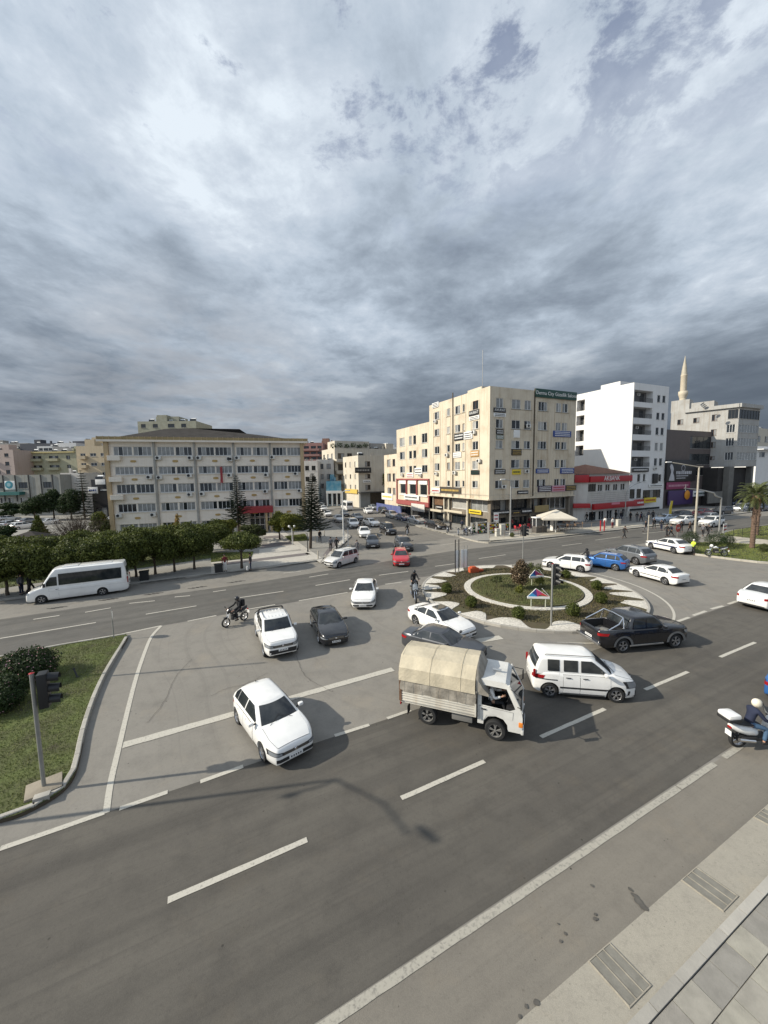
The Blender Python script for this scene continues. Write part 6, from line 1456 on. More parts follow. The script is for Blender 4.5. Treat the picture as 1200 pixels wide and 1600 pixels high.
# ================================================================== BUILDINGS
WG = mat('window_glass', (.018, .022, .026), .08, spec=.6, var=.3, vscale=.6); WC = mat('curtained_glass', (.26, .265, .26), .25, var=.35, vscale=1.5, spec=.6); WC2 = mat('blind_glass', (.40, .39, .36), .3, var=.25, vscale=1.2); WF = mat('window_frame', (.70, .70, .68), .5); WFD = mat('dark_window_frame', (.05, .05, .05), .5); WFB = mat('brown_window_frame', (.13, .065, .035), .6)
M_conr = mat('roof_slab', (.22, .20, .18), .9, var=.3, vscale=1.); M_ac = mat('ac_case', (.62, .61, .57), .5, var=.15, vscale=3); M_metal = mat('galvanised_steel', (.36, .36, .35), .5, .6, var=.2, vscale=4); M_darkshop = mat('shop_interior', (.020, .018, .016), .35, var=.5, vscale=2, col2=(.05, .04, .03), spec=.5)
M_steelw = mat('white_steel', (.62, .62, .60), .5); M_red = mat('sign_red', (.36, .012, .018), .45); M_blackp = mat('sign_black', (.018, .018, .02), .4); M_bluep = mat('sign_blue', (.03, .06, .22), .45); M_yelp = mat('sign_yellow', (.62, .46, .03), .5); M_whp = mat('sign_white', (.72, .71, .68), .5); M_greenp = mat('sign_green', (.008, .05, .035), .4); M_pinkp = mat('sign_pink', (.48, .26, .32), .5); M_gold = mat('sign_gold', (.45, .30, .08), .5); M_purp = mat('sign_purple', (.05, .025, .10), .5); M_tile = mat('roof_tile', (.21, .085, .05), .85, var=.4, vscale=2, bump=.6)
_win = {}
def win_mesh(w, h, n, fm, style, split=None):
 k = (round(w, 1), round(h, 1), n, fm.name, style)
 if k in _win: return _win[k]
 w, h = round(w, 1), round(h, 1); rg = random.Random(hash((k[0], k[1], n, style)) % 999 if not isinstance(style, str) else sum(map(ord, style))+int(w*10)+n)
 f = MB(); t = .06
 f.box((w/2, .03, t/2), (w, .07, t), fm).box((w/2, .03, h-t/2), (w, .07, t), fm)
 for i in range(n+1): x = t/2+(w-t)*i/n; f.box((x, .03, h/2), (t, .068, h-2*t), fm)
 f.box((w/2, -.05, -.03), (w+.16, .24, .05), mat('stone_sill', (.48, .46, .42), .8, var=.2))
 g = MB()
 for i in range(n):
  x0 = t+(w-t)*i/n; x1 = (w-t)*(i+1)/n
  m = {'d': WG, 'c': WC, 'b': WC2}[style[i % len(style)]]
  g.add([(x0, .045, t), (x1, .045, t), (x1, .045, h-t), (x0, .045, h-t)], [(0, 1, 2, 3)], m)
 _win[k] = (f.mesh('window_frame'), g.mesh('pane'), w, h); return _win[k]
_acm = None
def ac_mesh():
 global _acm
 if not _acm:
  q = MB(); q.box((0, 0, 0), (.82, .32, .58), M_ac, bev=.03); q.lathe([(.001, -.165), (.20, -.166), (.215, -.175), (.225, -.166)], M_trim, 16, Matrix.Translation((-.12, 0, 0)), axis='Y'); q.box((-.3, .2, -.34), (.04, .5, .04), M_metal); q.box((.3, .2, -.34), (.04, .5, .04), M_metal); _acm = q.fix('air_conditioner')
 return _acm
class Bld:
 def __init__(s, name, label, cat, p, group=None): s.o = Vector((p.x, p.y, 0)); s.e = empty(name, s.o, 0, label, cat, group); s.wall = MB()
 def child(s, name, me, parent=None, loc=(0, 0, 0), rz=0.): return link(name, me, parent or s.e, loc, rz)
 def done(s, name='wall'): return link(name, s.wall.mesh(name), s.e)
class Fac:
 def __init__(s, b, p0, d, length, z0, z1):
  s.b, s.p0, s.d, s.len, s.z0, s.z1 = b, Vector((p0.x, p0.y, 0)), d, length, z0, z1; s.rz = math.atan2(d.y, d.x); s.T = Matrix.Translation(s.p0-b.o) @ Matrix.Rotation(s.rz, 4, 'Z'); s.n = Vector((d.y, -d.x, 0)); s.rects = []
 def uz(s, px, py):
  r = ray(px, py); t = s.p0.dot(s.n)/r.dot(s.n) if abs(r.dot(s.n)) > 1e-6 else 1; q = r*t; return (q-s.p0).dot(s.d), q.z+CAM_H
 def u(s, px, py=700): return s.uz(px, py)[0]
 def z(s, px, py): return s.uz(px, py)[1]
 def build(s, m, depth=.16, jamb=None):
  us = sorted(set([0, s.len]+[max(0, min(s.len, v)) for r in s.rects for v in r[:2]])); zs = sorted(set([s.z0, s.z1]+[max(s.z0, min(s.z1, v)) for r in s.rects for v in r[2:4]])); q = s.b.wall
  for i in range(len(us)-1):
   for j in range(len(zs)-1):
    uc, zc = (us[i]+us[i+1])/2, (zs[j]+zs[j+1])/2
    if any(r[0] < uc < r[1] and r[2] < zc < r[3] for r in s.rects) or us[i+1]-us[i] < 1e-5 or zs[j+1]-zs[j] < 1e-5: continue
    q.add([(us[i], 0, zs[j]), (us[i+1], 0, zs[j]), (us[i+1], 0, zs[j+1]), (us[i], 0, zs[j+1])], [(0, 1, 2, 3)], m, s.T)
  for r in s.rects:
   a, b, c, d = r[:4]; dp = r[4] if len(r) > 4 else depth; jm = jamb or m
   q.add([(a, 0, c), (b, 0, c), (b, 0, d), (a, 0, d), (a, dp, c), (b, dp, c), (b, dp, d), (a, dp, d)], [(0, 4, 5, 1), (1, 5, 6, 2), (2, 6, 7, 3), (3, 7, 4, 0), (4, 7, 6, 5)], jm, s.T)
  return s
 def window(s, u0, u1, z0, z1, n=2, fm=None, style='d', depth=.16, name='window'):
  w, h = round(u1-u0, 1), round(z1-z0, 1)
  if w < .25 or h < .25: return
  for r in s.rects:
   if u0 < r[1]-.01 and u0+w > r[0]+.01 and z0 < r[3]-.01 and z0+h > r[2]+.01: return
  if u0 < .03 or u0+w > s.len-.03 or z0+h > s.z1-.03: return
  s.rects.append((u0, u0+w, z0, z0+h, depth)); f, g, w, h = win_mesh(w, h, n, fm or WF, style)
  loc = s.T @ Vector((u0, depth-.09, z0)); o = s.b.child(name, f, None, loc, s.rz); link('pane', g, o); return o
 def ac(s, px, py):
  u, z = s.uz(px, py); o = s.b.child('air_conditioner', ac_mesh(), None, s.T @ Vector((u, -.34, z)), s.rz); return o
 def sign(s, x0, y0, x1, y1, m, text=None, tm=None, lines=0, name='sign', size=None, th=.14, split=None, out=.0, label=None):
  u0, z1 = s.uz(x0, y0); u1, z0 = s.uz(x1, y1); w, h = u1-u0, abs(s.z((x0+x1)/2, y0)-s.z((x0+x1)/2, y1)); zc = (z0+z1)/2; zc = (s.uz((x0+x1)/2, (y0+y1)/2))[1]
  q = MB(); q.box((w/2, -th/2-out-.004, 0), (w, th, h), m, bev=.02); o = s.b.child(name, q.fix(name), None, s.T @ Vector((u0, 0, zc)), s.rz)
  if label: o['label'] = label
  tm = tm or M_whp; y = -th-out-.02
  if text:
   rows = text.split('\n'); k = len(rows); sz = size or min(h/k*.85, w/max(len(r) for r in rows)*1.38)
   for i, r in enumerate(rows): link('lettering', text_mesh(r, sz, tm), o, (w/2, y, ((k-1)/2-i)*h/k*.9))
  if lines:
   q = MB(); rg = random.Random(int(x0*7+y0))
   for i in range(lines):
    z = h*(.5-(i+.75)/(lines+.5)); hh = h*.42/(lines+.5); x = w*.08
    while x < w*.90:
     L_ = rg.uniform(.4, 1.3)*hh; L_ = min(L_, w*.93-x); q.box((x+L_/2, y, z), (L_, .012, hh), tm); x += L_+hh*.35
   link('lettering', q.mesh('lettering'), o)
  return o
def box_rest(b, F, depth, z0, z1, m, top=M_conr, side=('l', 'r', 'b'), parapet=.0, sides_m=None):
 """closes a block behind a front facade of the same width"""
 q = b.wall; l = F.len; mm = sides_m or m
 if 'l' in side: q.add([(0, depth, z0), (0, 0, z0), (0, 0, z1), (0, depth, z1)], [(0, 1, 2, 3)], mm, F.T)
 if 'r' in side: q.add([(l, 0, z0), (l, depth, z0), (l, depth, z1), (l, 0, z1)], [(0, 1, 2, 3)], mm, F.T)
 if 'b' in side: q.add([(l, depth, z0), (0, depth, z0), (0, depth, z1), (l, depth, z1)], [(0, 1, 2, 3)], mm, F.T)
 zt = z1-parapet
 if parapet:   # low wall round the roof
  t = .18
  for a in ((0, t, 0, depth), (l-t, l, 0, depth), (t, l-t, 0, t), (t, l-t, depth-t, depth)):
   q.add([(a[0]+(.0), a[2], z1), (a[1], a[2], z1), (a[1], a[3], z1), (a[0], a[3], z1)], [(0, 1, 2, 3)], mm, F.T)
  q.add([(t, t, zt), (l-t, t, zt), (l-t, depth-t, zt), (t, depth-t, zt), (t, t, z1), (l-t, t, z1), (l-t, depth-t, z1), (t, depth-t, z1)], [(0, 4, 5, 1), (1, 5, 6, 2), (2, 6, 7, 3), (3, 7, 4, 0)], mm, F.T)
  q.add([(t, t, zt), (l-t, t, zt), (l-t, depth-t, zt), (t, depth-t, zt)], [(0, 1, 2, 3)], top, F.T)
 else: q.add([(0, 0, z1), (l, 0, z1), (l, depth, z1), (0, depth, z1)], [(0, 1, 2, 3)], top, F.T)
def loc_box(b, F, name, c, d, m, rz=0., bev=0., extra=None):
 q = MB(); q.box((0, 0, 0), d, m, bev=bev)
 if extra: extra(q)
 return b.child(name, q.fix(name), None, F.T @ Vector(c), F.rz+rz)
def dish(b, F, c, r=.5):
 q = MB(); q.lathe([(.001, .12), (r*.5, .04), (r, -.10)], M_whp, 14, Matrix.Rotation(.9, 4, 'X'), axis='Y'); q.tube([(0, 0, 0), (0, .1, -.6)], .04, M_metal, 6); q.tube([(0, 0, 0), (0, -.45, .2)], .015, M_metal, 4); b.child('satellite_dish', q.mesh('satellite_dish'), None, F.T @ Vector(c), F.rz)
def tank(b, F, c, s=1.):
 q = MB(); q.tube([(-.7*s, 0, 1.1*s), (.7*s, 0, 1.1*s)], .32*s, M_whp, 10); q.box((0, -.8*s, .5*s), (1.8*s, .06, 1.1*s), WG, Matrix.Rotation(0, 4, 'X')); q.box((0, 0, .4*s), (1.2*s, .5*s, .8*s), M_metal); b.child('water_heater', q.mesh('water_heater'), None, F.T @ Vector(c), F.rz)
AZR, AZL = az(65.5), az(-24.5)
rg = random.Random(11)
def sty(n=2, k=None):
 return ''.join(rg.choice('dddccb') for _ in range(n))
# ---- beige corner office block
C0 = G(763.5, 831); C0.z = 0
MBG = mat('beige_render', (.60, .525, .405), .85, var=.14, vscale=.35, streak=.55, bump=.3, bscale=25)
ob = Bld('office_block', 'six storey beige corner office block covered in shop and office signs', 'building', C0)
FZ1 = height(C0, 603); lenR = reach(C0, AZR, 899, 16); lenL = reach(C0, -(-AZL), 671, 16)
tmpF = Fac(ob, C0, AZR, lenR, 0, FZ1); zL = tmpF.z(768, 781)         # ledge above the shops
FR = Fac(ob, C0, AZR, lenR, zL, FZ1)
PL = C0+AZL*lenL; FL = Fac(ob, PL, -AZL, lenL, zL, FZ1)
rowsR = [(FR.z(780, a), FR.z(780, b)) for a, b in ((637, 622), (669, 655.3), (700.6, 687.7), (731.8, 718), (763.3, 750.4))]
colsR = [(FR.u(a), FR.u(b), n) for a, b, n in ((774.5, 785.5, 2), (799, 812, 2), (818.5, 828.5, 2), (840, 854, 3), (867.5, 875.5, 2), (877, 885.5, 2))]
for i, (z0, z1) in enumerate(rowsR):
 for u0, u1, n in colsR: FR.window(u0, u1, z0, z1, n, WF, sty(n))
rowsL = [(FL.z(742, a), FL.z(742, b)) for a, b in ((640, 626.5), (670.5, 658), (703, 690), (733.5, 720.5), (762.5, 751.5))]
for i, (z0, z1) in enumerate(rowsL):
 for a, b, n in ((679, 686.5, 2), (698.5, 703, 1), (711, 719, 2), (722.5, 726, 1), (738, 747, 2)):
  FL.window(FL.u(a), FL.u(b), z0 if n > 1 else z0+.1, z1, n, rg.choice([WF, WF, WFB]), sty(n))
FR.build(MBG); FL.build(MBG)
# pilaster strips between the window bays, downpipes
q = MB()
for F_, cols in ((FR, ((772.5, 787.5), (797, 830), (838.5, 856), (865.5, 888))), (FL, ((677.5, 688), (697, 704.5), (709.5, 727.5), (736, 749)))):
 for a, b in cols:
  for x in (a, b): q.box((F_.u(x), -.03, (zL+rowsR[0][1])/2+.1), (.07, .06, rowsR[0][1]-zL), MBG, F_.T)
  for (z0, z1) in (rowsR if F_ is FR else rowsL)[:-1]: q.box(((F_.u(a)+F_.u(b))/2, -.02, z0-.10), (F_.u(b)-F_.u(a)-.08, .05, .06), mat('stain_ledge', (.30, .25, .18), .9, var=.3), F_.T)
for F_, x in ((FR, 833.5), (FL, 708)): q.box((F_.u(x), -.08, (zL+FZ1)/2+.3), (.16, .14, FZ1-zL+ (1.2 if F_ is FL else 0)), mat('downpipe', (.10, .075, .05), .8, var=.4), F_.T)
ob.child('pilaster', q.mesh('pilaster'))
# roof, parapet and back
q = ob.wall; a = Vector((0, 0, 0)); bq = AZR*lenR; c = bq+AZL*lenL; dd_ = AZL*lenL
for (s, e2_) in ((bq, c), (c, dd_)): q.add([s+Vector((0, 0, zL)), e2_+Vector((0, 0, zL)), e2_+Vector((0, 0, FZ1)), s+Vector((0, 0, FZ1))], [(0, 1, 2, 3)], MBG)
q.add([p_+Vector((0, 0, FZ1-.35)) for p_ in (a, bq, c, dd_)], [(0, 1, 2, 3)], M_conr); q.add([p_+Vector((0, 0, zL)) for p_ in (a, dd_, c, bq)], [(0, 1, 2, 3)], MBG)
for s, e2_ in ((a, bq), (dd_, a)):
 dv = (e2_-s).normalized(); nn = Vector((-dv.y, dv.x, 0))*.2; q.add([s+Vector((0, 0, FZ1)), e2_+Vector((0, 0, FZ1)), e2_+nn+Vector((0, 0, FZ1)), s+nn+Vector((0, 0, FZ1))], [(0, 1, 2, 3)], MBG); q.add([s+nn+Vector((0, 0, FZ1-.35)), e2_+nn+Vector((0, 0, FZ1-.35)), e2_+nn+Vector((0, 0, FZ1)), s+nn+Vector((0, 0, FZ1))], [(0, 1, 2, 3)], MBG)
# set back shop storeys below the ledge
ins = 1.0; iv = AZR*.0
P0 = C0+AZR*ins*.0+AZL*ins+AZR*ins*0.; 
S0 = C0+(AZL+AZR)*ins
SR = Fac(ob, S0, AZR, lenR-ins, 0, zL); SLp = S0+AZL*(lenL-ins); SL = Fac(ob, SLp, -AZL, lenL-ins, 0, zL)
M_shopw = mat('shop_wall', (.22, .19, .15), .85, var=.3, vscale=1., streak=.5)
zm = zL*.52
def shopfront(F, segs, m_wall=M_shopw):
 for (a, b, z0, z1, n, st, fm) in segs: F.window(F.len*a+.05, F.len*b-.05, z0, z1, n, fm, st, depth=.3, name='shop_window')
shopfront(SR, [(0, .20, zm+.35, zL-.25, 3, 'ddc', WFD), (.22, .46, zm+.35, zL-.25, 4, 'dd', WFD), (.48, .66, zm+.2, zL-.3, 3, 'dcd', WFB), (.68, .97, zm+.1, zL-.25, 4, 'dd', WF),
    (.0, .20, .15, zm-.75, 3, 'dd', WFD), (.22, .46, .15, zm-.75, 4, 'ddd', WFD), (.48, .66, .15, zm-.7, 3, 'dd', WFB), (.68, .97, .15, zm-.6, 4, 'd', WFD)])
shopfront(SL, [(0.03, .24, zm+.3, zL-.25, 3, 'dd', WFB), (.27, .33, zm+.3, zL-.25, 1, 'd', WFD), (.36, .66, zm+.3, zL-.4, 1, 'b', WF), (.70, .97, zm+.3, zL-.25, 3, 'cc', WF), (.03, .24, .15, zm-.8, 3, 'dd', WFD), (.36, .62, .15, zm-.8, 3, 'dd', WFD), (.70, .97, .15, zm-.8, 4, 'dd', WFD)])
SR.build(M_shopw, .3); SL.build(M_shopw, .3)
bqs = S0-C0+AZR*(lenR-ins); cqs = bqs+AZL*(lenL-ins); 
for s, e2_ in ((bqs, cqs), (cqs, SLp-C0)): ob.wall.add([s, e2_, e2_+Vector((0, 0, zL)), s+Vector((0, 0, zL))], [(0, 1, 2, 3)], M_shopw)
q = MB(); c_ = Vector((33.5, 92.5, 0))-C0; q.box((c_.x, c_.y, FZ1/2-.4), (10.5, 9, FZ1-.8), MBG, rz=R(24.5)); ob.child('rear_wing', q.mesh('rear_wing'))
ob.done()
for F_, L_ in ((FR, lenR), (FL, lenL)):
 q = MB(); q.box((L_/2, -.10, zL+.02), (L_+ .3, .34, .16), MBG, F_.T); q.box((L_/2, -.22, zL+.75), (L_, .03, .03), M_metal, F_.T)
 for k in range(int(L_/2)+1): q.box((k*2., -.22, zL+.42), (.03, .03, .66), M_metal, F_.T)
 ob.child('ledge', q.mesh('ledge'))
for u in (.0, .21, .47, .67, .985):
 q = MB(); q.box((SR.len*u, -.25, zL/2), (.35, .35, zL), M_shopw, SR.T); ob.child('column', q.mesh('column'))
for u in (.015, .25, .34, .68): q = MB(); q.box((SL.len*u, -.30, zL/2), (.3, .3, zL), mat('pale_column', (.55, .50, .40), .8, var=.2), SL.T); ob.child('column', q.mesh('column'))
FR.sign(835.5, 610.3, 899.5, 623.3, M_greenp, 'Derma City Güzellik Salonu', None, size=.84, out=.1, label='long dark green roof sign with white letters')
FR.sign(771, 637.5, 789.5, 644.5, M_blackp, 'AVUKAT'); FR.sign(771, 645.5, 789.5, 651.5, M_whp, None, M_blackp, 2)
FR.sign(775, 671, 786, 679, M_blackp, None, None, 2); FR.sign(775, 679.8, 786, 686.5, mat('sign_grey_green', (.16, .19, .16), .5), None, None, 2)
FR.sign(802, 672, 811.5, 684, M_whp); FR.sign(799, 701.5, 814, 711.5, M_blackp, None, M_gold, 3); FR.sign(772, 733.5, 789, 741, M_blackp, None, None, 2); FR.sign(800, 733.5, 813, 741.5, M_yelp, None, M_greenp, 1)
FR.sign(837, 732.5, 857, 739.5, M_bluep, None, None, 2); FR.sign(875, 731.5, 896, 740, M_bluep, None, None, 3); FR.sign(864, 673.5, 891.5, 683, M_bluep, None, None, 3)
FR.sign(840, 759, 861, 768.5, mat('sign_dark_purple', (.035, .02, .045), .5), None, None, 3); FR.sign(862, 758.5, 882, 768, M_pinkp, None, M_red, 2); FR.sign(883, 758, 899.5, 766.5, M_blackp, None, M_gold, 3); FR.sign(808, 766.5, 824.5, 772, M_blackp, None, None, 1)
FL.sign(733.5, 641, 749, 649, M_blackp, 'AVUKAT'); FL.sign(734, 650, 749.5, 656, M_whp, None, M_blackp, 2); FL.sign(710.5, 677, 725, 688, M_blackp, None, None, 2); FL.sign(725.5, 674.5, 739, 686, M_whp, None, M_blackp, 3)
FL.sign(709, 707, 721, 715, M_whp, None, mat('sign_ink_grey', (.3, .3, .3), .6), 2); FL.sign(736, 704, 749, 713.5, mat('sign_ochre', (.42, .24, .08), .6), None, M_whp, 2); FL.sign(736.5, 735, 749.5, 741.5, M_blackp, None, M_greenp, 2); FL.sign(676, 629, 686, 637, M_whp, None, M_blackp, 3)
FL.sign(688, 761, 721, 771, mat('sign_brown_black', (.05, .04, .03), .6), None, M_gold, 1); FL.sign(675, 762.5, 688, 770.5, M_whp, None, M_red, 1)
for x, y in ((785, 760.5), (823.5, 665.8), (821, 736.5)): FR.ac(x, y)
for x, y in ((682, 658.5), (700, 711), (712.5, 738.5), (683.5, 740), (742.5, 675.5), (750.5, 720)): FL.ac(x, y)
SR.sign(764, 797, 792, 803.5, M_blackp, None, M_whp, 1, out=.6); SR.sign(810, 794, 826, 802, M_blackp, None, None, 1, out=.6); SR.sign(797, 798, 808, 803, M_blackp, None, M_gold, 1, out=.5)
SR.sign(829, 789, 850, 799, mat('awning_tan', (.36, .27, .12), .8, var=.2), None, M_blackp, 0, name='awning', out=.9)
SL.sign(735, 796.5, 754, 803, M_yelp, None, M_blackp, 1, out=.2); SL.sign(706, 772.5, 726, 776, mat('sign_grey', (.35, .36, .37), .5), None, None, 0, out=.3); SL.sign(676, 774.5, 696, 789, mat('sign_brown_panel', (.17, .09, .045), .7, var=.4), None, None, 0); SL.sign(683, 789.5, 693, 795, M_blackp, None, None, 1, out=.1)
SL.sign(673, 795, 697, 798.5, mat('awning_cream', (.50, .44, .33), .8), None, None, 0, name='awning', out=1.0); SL.sign(702, 797, 730, 800.5, MATS['awning_cream'], None, None, 0, name='awning', out=1.)
for c in ((2, 3, FZ1+.1), (1, 6, FZ1), (13, 3, FZ1), (19, 3, FZ1+.1)): dish(ob, FR, c, .55)
loc_box(ob, FR, 'stair_head', (6, 9, FZ1+.7), (4, 4, 2.1), MBG); q = MB(); q.tube([(0, 0, 0), (0, 0, 6.3)], .05, M_metal, 5); ob.child('mast', q.mesh('mast'), None, FR.T @ Vector((.3, 2.2, FZ1-.3)))
# shop goods and clutter on the pavement come with the furniture below
# ---- lower beige wing with the red clinic front
W0 = PL; lenW = reach(W0, AZL, 620, 14); ZW = height(W0+AZL*lenW, 672)
wb = Bld('wing_block', 'lower beige block with a red framed clinic front, adjoining the corner office block', 'building', W0)
FW = Fac(wb, W0+AZL*lenW, -AZL, lenW, 0, ZW)
for a, b in ((697.5, 684), (718, 706.5), (739, 728.5)):
 zz0, zz1 = FW.z(628, a), FW.z(628, b)
 for x0, x1, n in ((624.5, 632.5, 2), (639, 643.5, 1), (645.5, 650, 1), (659, 667.5, 2)): FW.window(FW.u(x0), FW.u(x1), zz0, zz1, n, WF, sty(n))
zr0, zr1 = FW.z(650, 789), FW.z(650, 749)
for x0, x1 in ((625, 634.5), (639.5, 651), (656, 667)): FW.window(FW.u(x0), FW.u(x1), FW.z(650, 772.5), FW.z(650, 757), 1, WF, 'd')
FW.window(.3, lenW*.45, .2, zr0-.6, 4, WFD, 'dd', name='shop_window'); FW.window(lenW*.5, lenW-.4, .2, zr0-.6, 3, WFD, 'dd', name='shop_window')
FW.build(MBG); box_rest(wb, FW, 13, 0, ZW, MBG, side=('l', 'b')); wb.done()
q = MB(); zc = (zr0+zr1)/2; MR2 = mat('clinic_red', (.30, .075, .07), .6, var=.15)
q.box((lenW/2, -.16, zr1), (lenW, .32, .30), MR2, FW.T); q.box((lenW/2, -.16, zr0+.3), (lenW, .32, 1.0), MR2, FW.T)
for u in (.10, lenW*.335, lenW*.655, lenW-.10): q.box((u, -.12, zc+.35), (.35, .24, zr1-zr0-1.0), MR2, FW.T)
wb.child('red_surround', q.mesh('red_surround')); q = MB()
for x0, x1 in ((624, 635.5), (638.5, 652), (655, 668)):
 u0, u1 = FW.u(x0), FW.u(x1); za_, zb2 = FW.z(650, 774.5), FW.z(650, 751.5); zt_ = FW.z(650, 757)
 q.box(((u0+u1)/2, -.10, (zt_+zb2)/2+.05), (u1-u0, .18, zb2-zt_), M_whp, FW.T); q.box(((u0+u1)/2, -.10, za_+.06), (u1-u0, .18, .25), M_whp, FW.T)
wb.child('white_panel', q.mesh('white_panel'))
FW.sign(633, 773, 656.5, 781, M_whp, None, M_blackp, 1, out=.2); FW.sign(636, 739, 646.5, 746, M_whp, None, M_red, 2); FW.sign(648.5, 731, 660, 741, M_whp, None, M_blackp, 2)
FW.sign(651, 787, 672, 798, mat('awning_white', (.60, .57, .52), .8, var=.2), None, M_red, 0, name='awning', out=1.2)
for x, y in ((630, 742), (658.5, 742.5)): FW.ac(x, y)
# ---- narrow block with the blue hoarding, then the corner block down the street
N0 = W0+AZL*lenW
nb = Bld('narrow_block', 'narrow beige block above a blue hoarding, beyond the red clinic front', 'building', N0); lN = reach(N0, AZL, 600.5, 10); ZN = height(N0+AZL*lN, 711.5)
FN = Fac(nb, N0+AZL*lN, -AZL, lN, 0, ZN)
for a, b in ((729, 718), (752, 740), (772, 762)):
 for x0, x1 in ((604.5, 610), (613, 617)): FN.window(FN.u(x0), FN.u(x1), FN.z(607, a), FN.z(607, b), 2, WFB, sty(2))
FN.build(MBG); box_rest(nb, FN, 12, 0, ZN, MBG, side=('l', 'b', 'r')); nb.done()
q = MB(); MBlu = mat('hoarding_blue', (.05, .065, .22), .6, var=.35, vscale=.8, col2=(.12, .14, .24)); q.box((lN*.4+1.5, -1.1, FN.z(608, 798)), (lN+7, .12, 3.4), MBlu, FN.T, bev=.02); nb.child('hoarding', q.mesh('hoarding')); FN.sign(597, 771, 614, 781, M_whp, None, M_yelp, 1)
# middle distance corner block
MID = mat('pale_render', (.56, .51, .42), .85, var=.15, vscale=.4, streak=.45)
def simple(name, label, p, d, length, z1, depth, m, rows, cols, fm=WF, cat='building', side=('l', 'r', 'b'), z0w=None, parapet=.5, panes=2, d2=None, cols2=None, n2=2, styf=None, grp=None):
 b = Bld(name, label, cat, p, grp); F = Fac(b, p, d, length, 0, z1)
 for (z0, z1_) in rows:
  for (u0, u1) in cols: F.window(u0, u1, z0, z1_, panes, fm, (styf or sty(panes)))
 F.build(m); dn = Vector((-d.y, d.x, 0)); sd = list(side)
 if cols2 and 'l' in sd:      # left side facade with windows too
  F2 = Fac(b, p+dn*depth, -dn, depth, 0, z1)
  for (z0, z1_) in rows:
   for (u0, u1) in cols2: F2.window(u0, u1, z0, z1_, n2, fm, sty(n2))
  F2.build(m); sd.remove('l')
 box_rest(b, F, depth, 0, z1, m, side=sd, parapet=parapet); b.done(); rr = random.Random(int(abs(p.x)*7+p.y))
 for k in range(max(2, int(length/3.2))):
  c = (rr.uniform(.8, max(1, length-.8)), rr.uniform(1, 5), z1-.3); q = rr.random()
  if q < .45: tank(b, F, c, rr.uniform(.7, 1.1))
  elif q < .65: dish(b, F, (c[0], c[1], z1+.5), .5)
  elif q < .85: loc_box(b, F, 'chimney', (c[0], c[1], z1+.5), (.6, .6, 1.5), m)
  else: loc_box(b, F, 'stair_head', (c[0], c[1]+2, z1+.9), (min(3, length*.3), 3, 2.4), m)
 return b, F
def at_depth(px, Y): r = ray(px, 740); return Vector((r.x/r.y*Y, Y, 0))
def zat(px, py, Y): r = ray(px, py); return CAM_H+r.z/r.y*Y
# centre block: corner edge at photo column 560
Y1 = 110.; pc = at_depth(560, Y1); dR_ = az(62)
zt = zat(560, 711.5, Y1); st_ = (zat(560, 737, Y1), zat(560, 720.5, Y1))
l1 = reach(pc, dR_, 601, 10); 
bb_, FF_ = simple('corner_block', 'four storey beige corner block with a dark hanging sign, middle distance down the street', pc, dR_, l1, zt, 11.5, MID, [(zat(560, b, Y1), zat(560, a, Y1)) for a, b in ((721, 729), (741, 748), (758, 766))], [(2.1, 3.8), (7.2, 9.2)], WFB, cols2=[(1.6, 2.5), (5.2, 6.1), (8.8, 9.7)], n2=1)
FF_.sign(553, 730.5, 578, 739, M_blackp, None, M_metal, 1, th=.3, out=.6, label='dark hanging sign board'); FF_.sign(567, 750, 579, 754, M_whp, None, M_blackp, 1)
q = MB(); q.box((l1*.5, -1.2, 4.4), (l1+1, 2.4, .25), WFD, FF_.T); q.box((l1*.5, -.3, 2.2), (l1*.98, .3, 4.0), M_darkshop, FF_.T); bb_.child('canopy', q.mesh('canopy')); q = MB(); q.box((1.6, -.6, 2.2), (3.2, .5, 4.4), mat('grey_tile', (.25, .26, .26), .6, var=.2), FF_.T); q.box((0, 5, 4.6), (.8, 9, 1.2), mat('ochre_awning', (.55, .38, .08), .8), FF_.T); bb_.child('shop_front', q.mesh('shop_front'))
# taller terrace block behind it
Y2 = 128.; pc = at_depth(524, Y2); 
def rowz(Y, px, l): return [(zat(px, b, Y), zat(px, a, Y)) for a, b in l]
bb2, F2 = simple('terraced_block', 'pale five storey block with balconies and a planted roof terrace behind the corner block', pc, az(62), 26, zat(524, 700, Y2), 13, MID, rowz(Y2, 524, ((708, 717), (725, 735), (742, 750))), [(1.0, 3.4), (4.4, 6.2)], WFB, cols2=[(1.5, 3.), (5.5, 7), (9.5, 11)], n2=1)
for k, (a, b) in enumerate(((717, 723), (735, 741), (752, 757))): loc_box(bb2, F2, 'balcony', (2.2, -.7, (zat(524, a, Y2)+zat(524, b, Y2))/2), (4.4, 1.4, 1.1), MID)
loc_box(bb2, F2, 'penthouse', (7.5, 6, zat(524, 700, Y2)+1.3), (13, 7, 2.7), MID); loc_box(bb2, F2, 'penthouse', (19, 6, zat(524, 700, Y2)+1.0), (9, 6, 2.3), mat('grey_render', (.30, .29, .27), .9, streak=.4))
o = link('roof_plants', leaves([(k*2.4, 1.2, zat(524, 700, Y2)+.8+(k % 2)*.4, 1.1, .7, .8) for k in range(6)], 700, .2, LM_dark, 3), bb2.e); o.matrix_local = F2.T
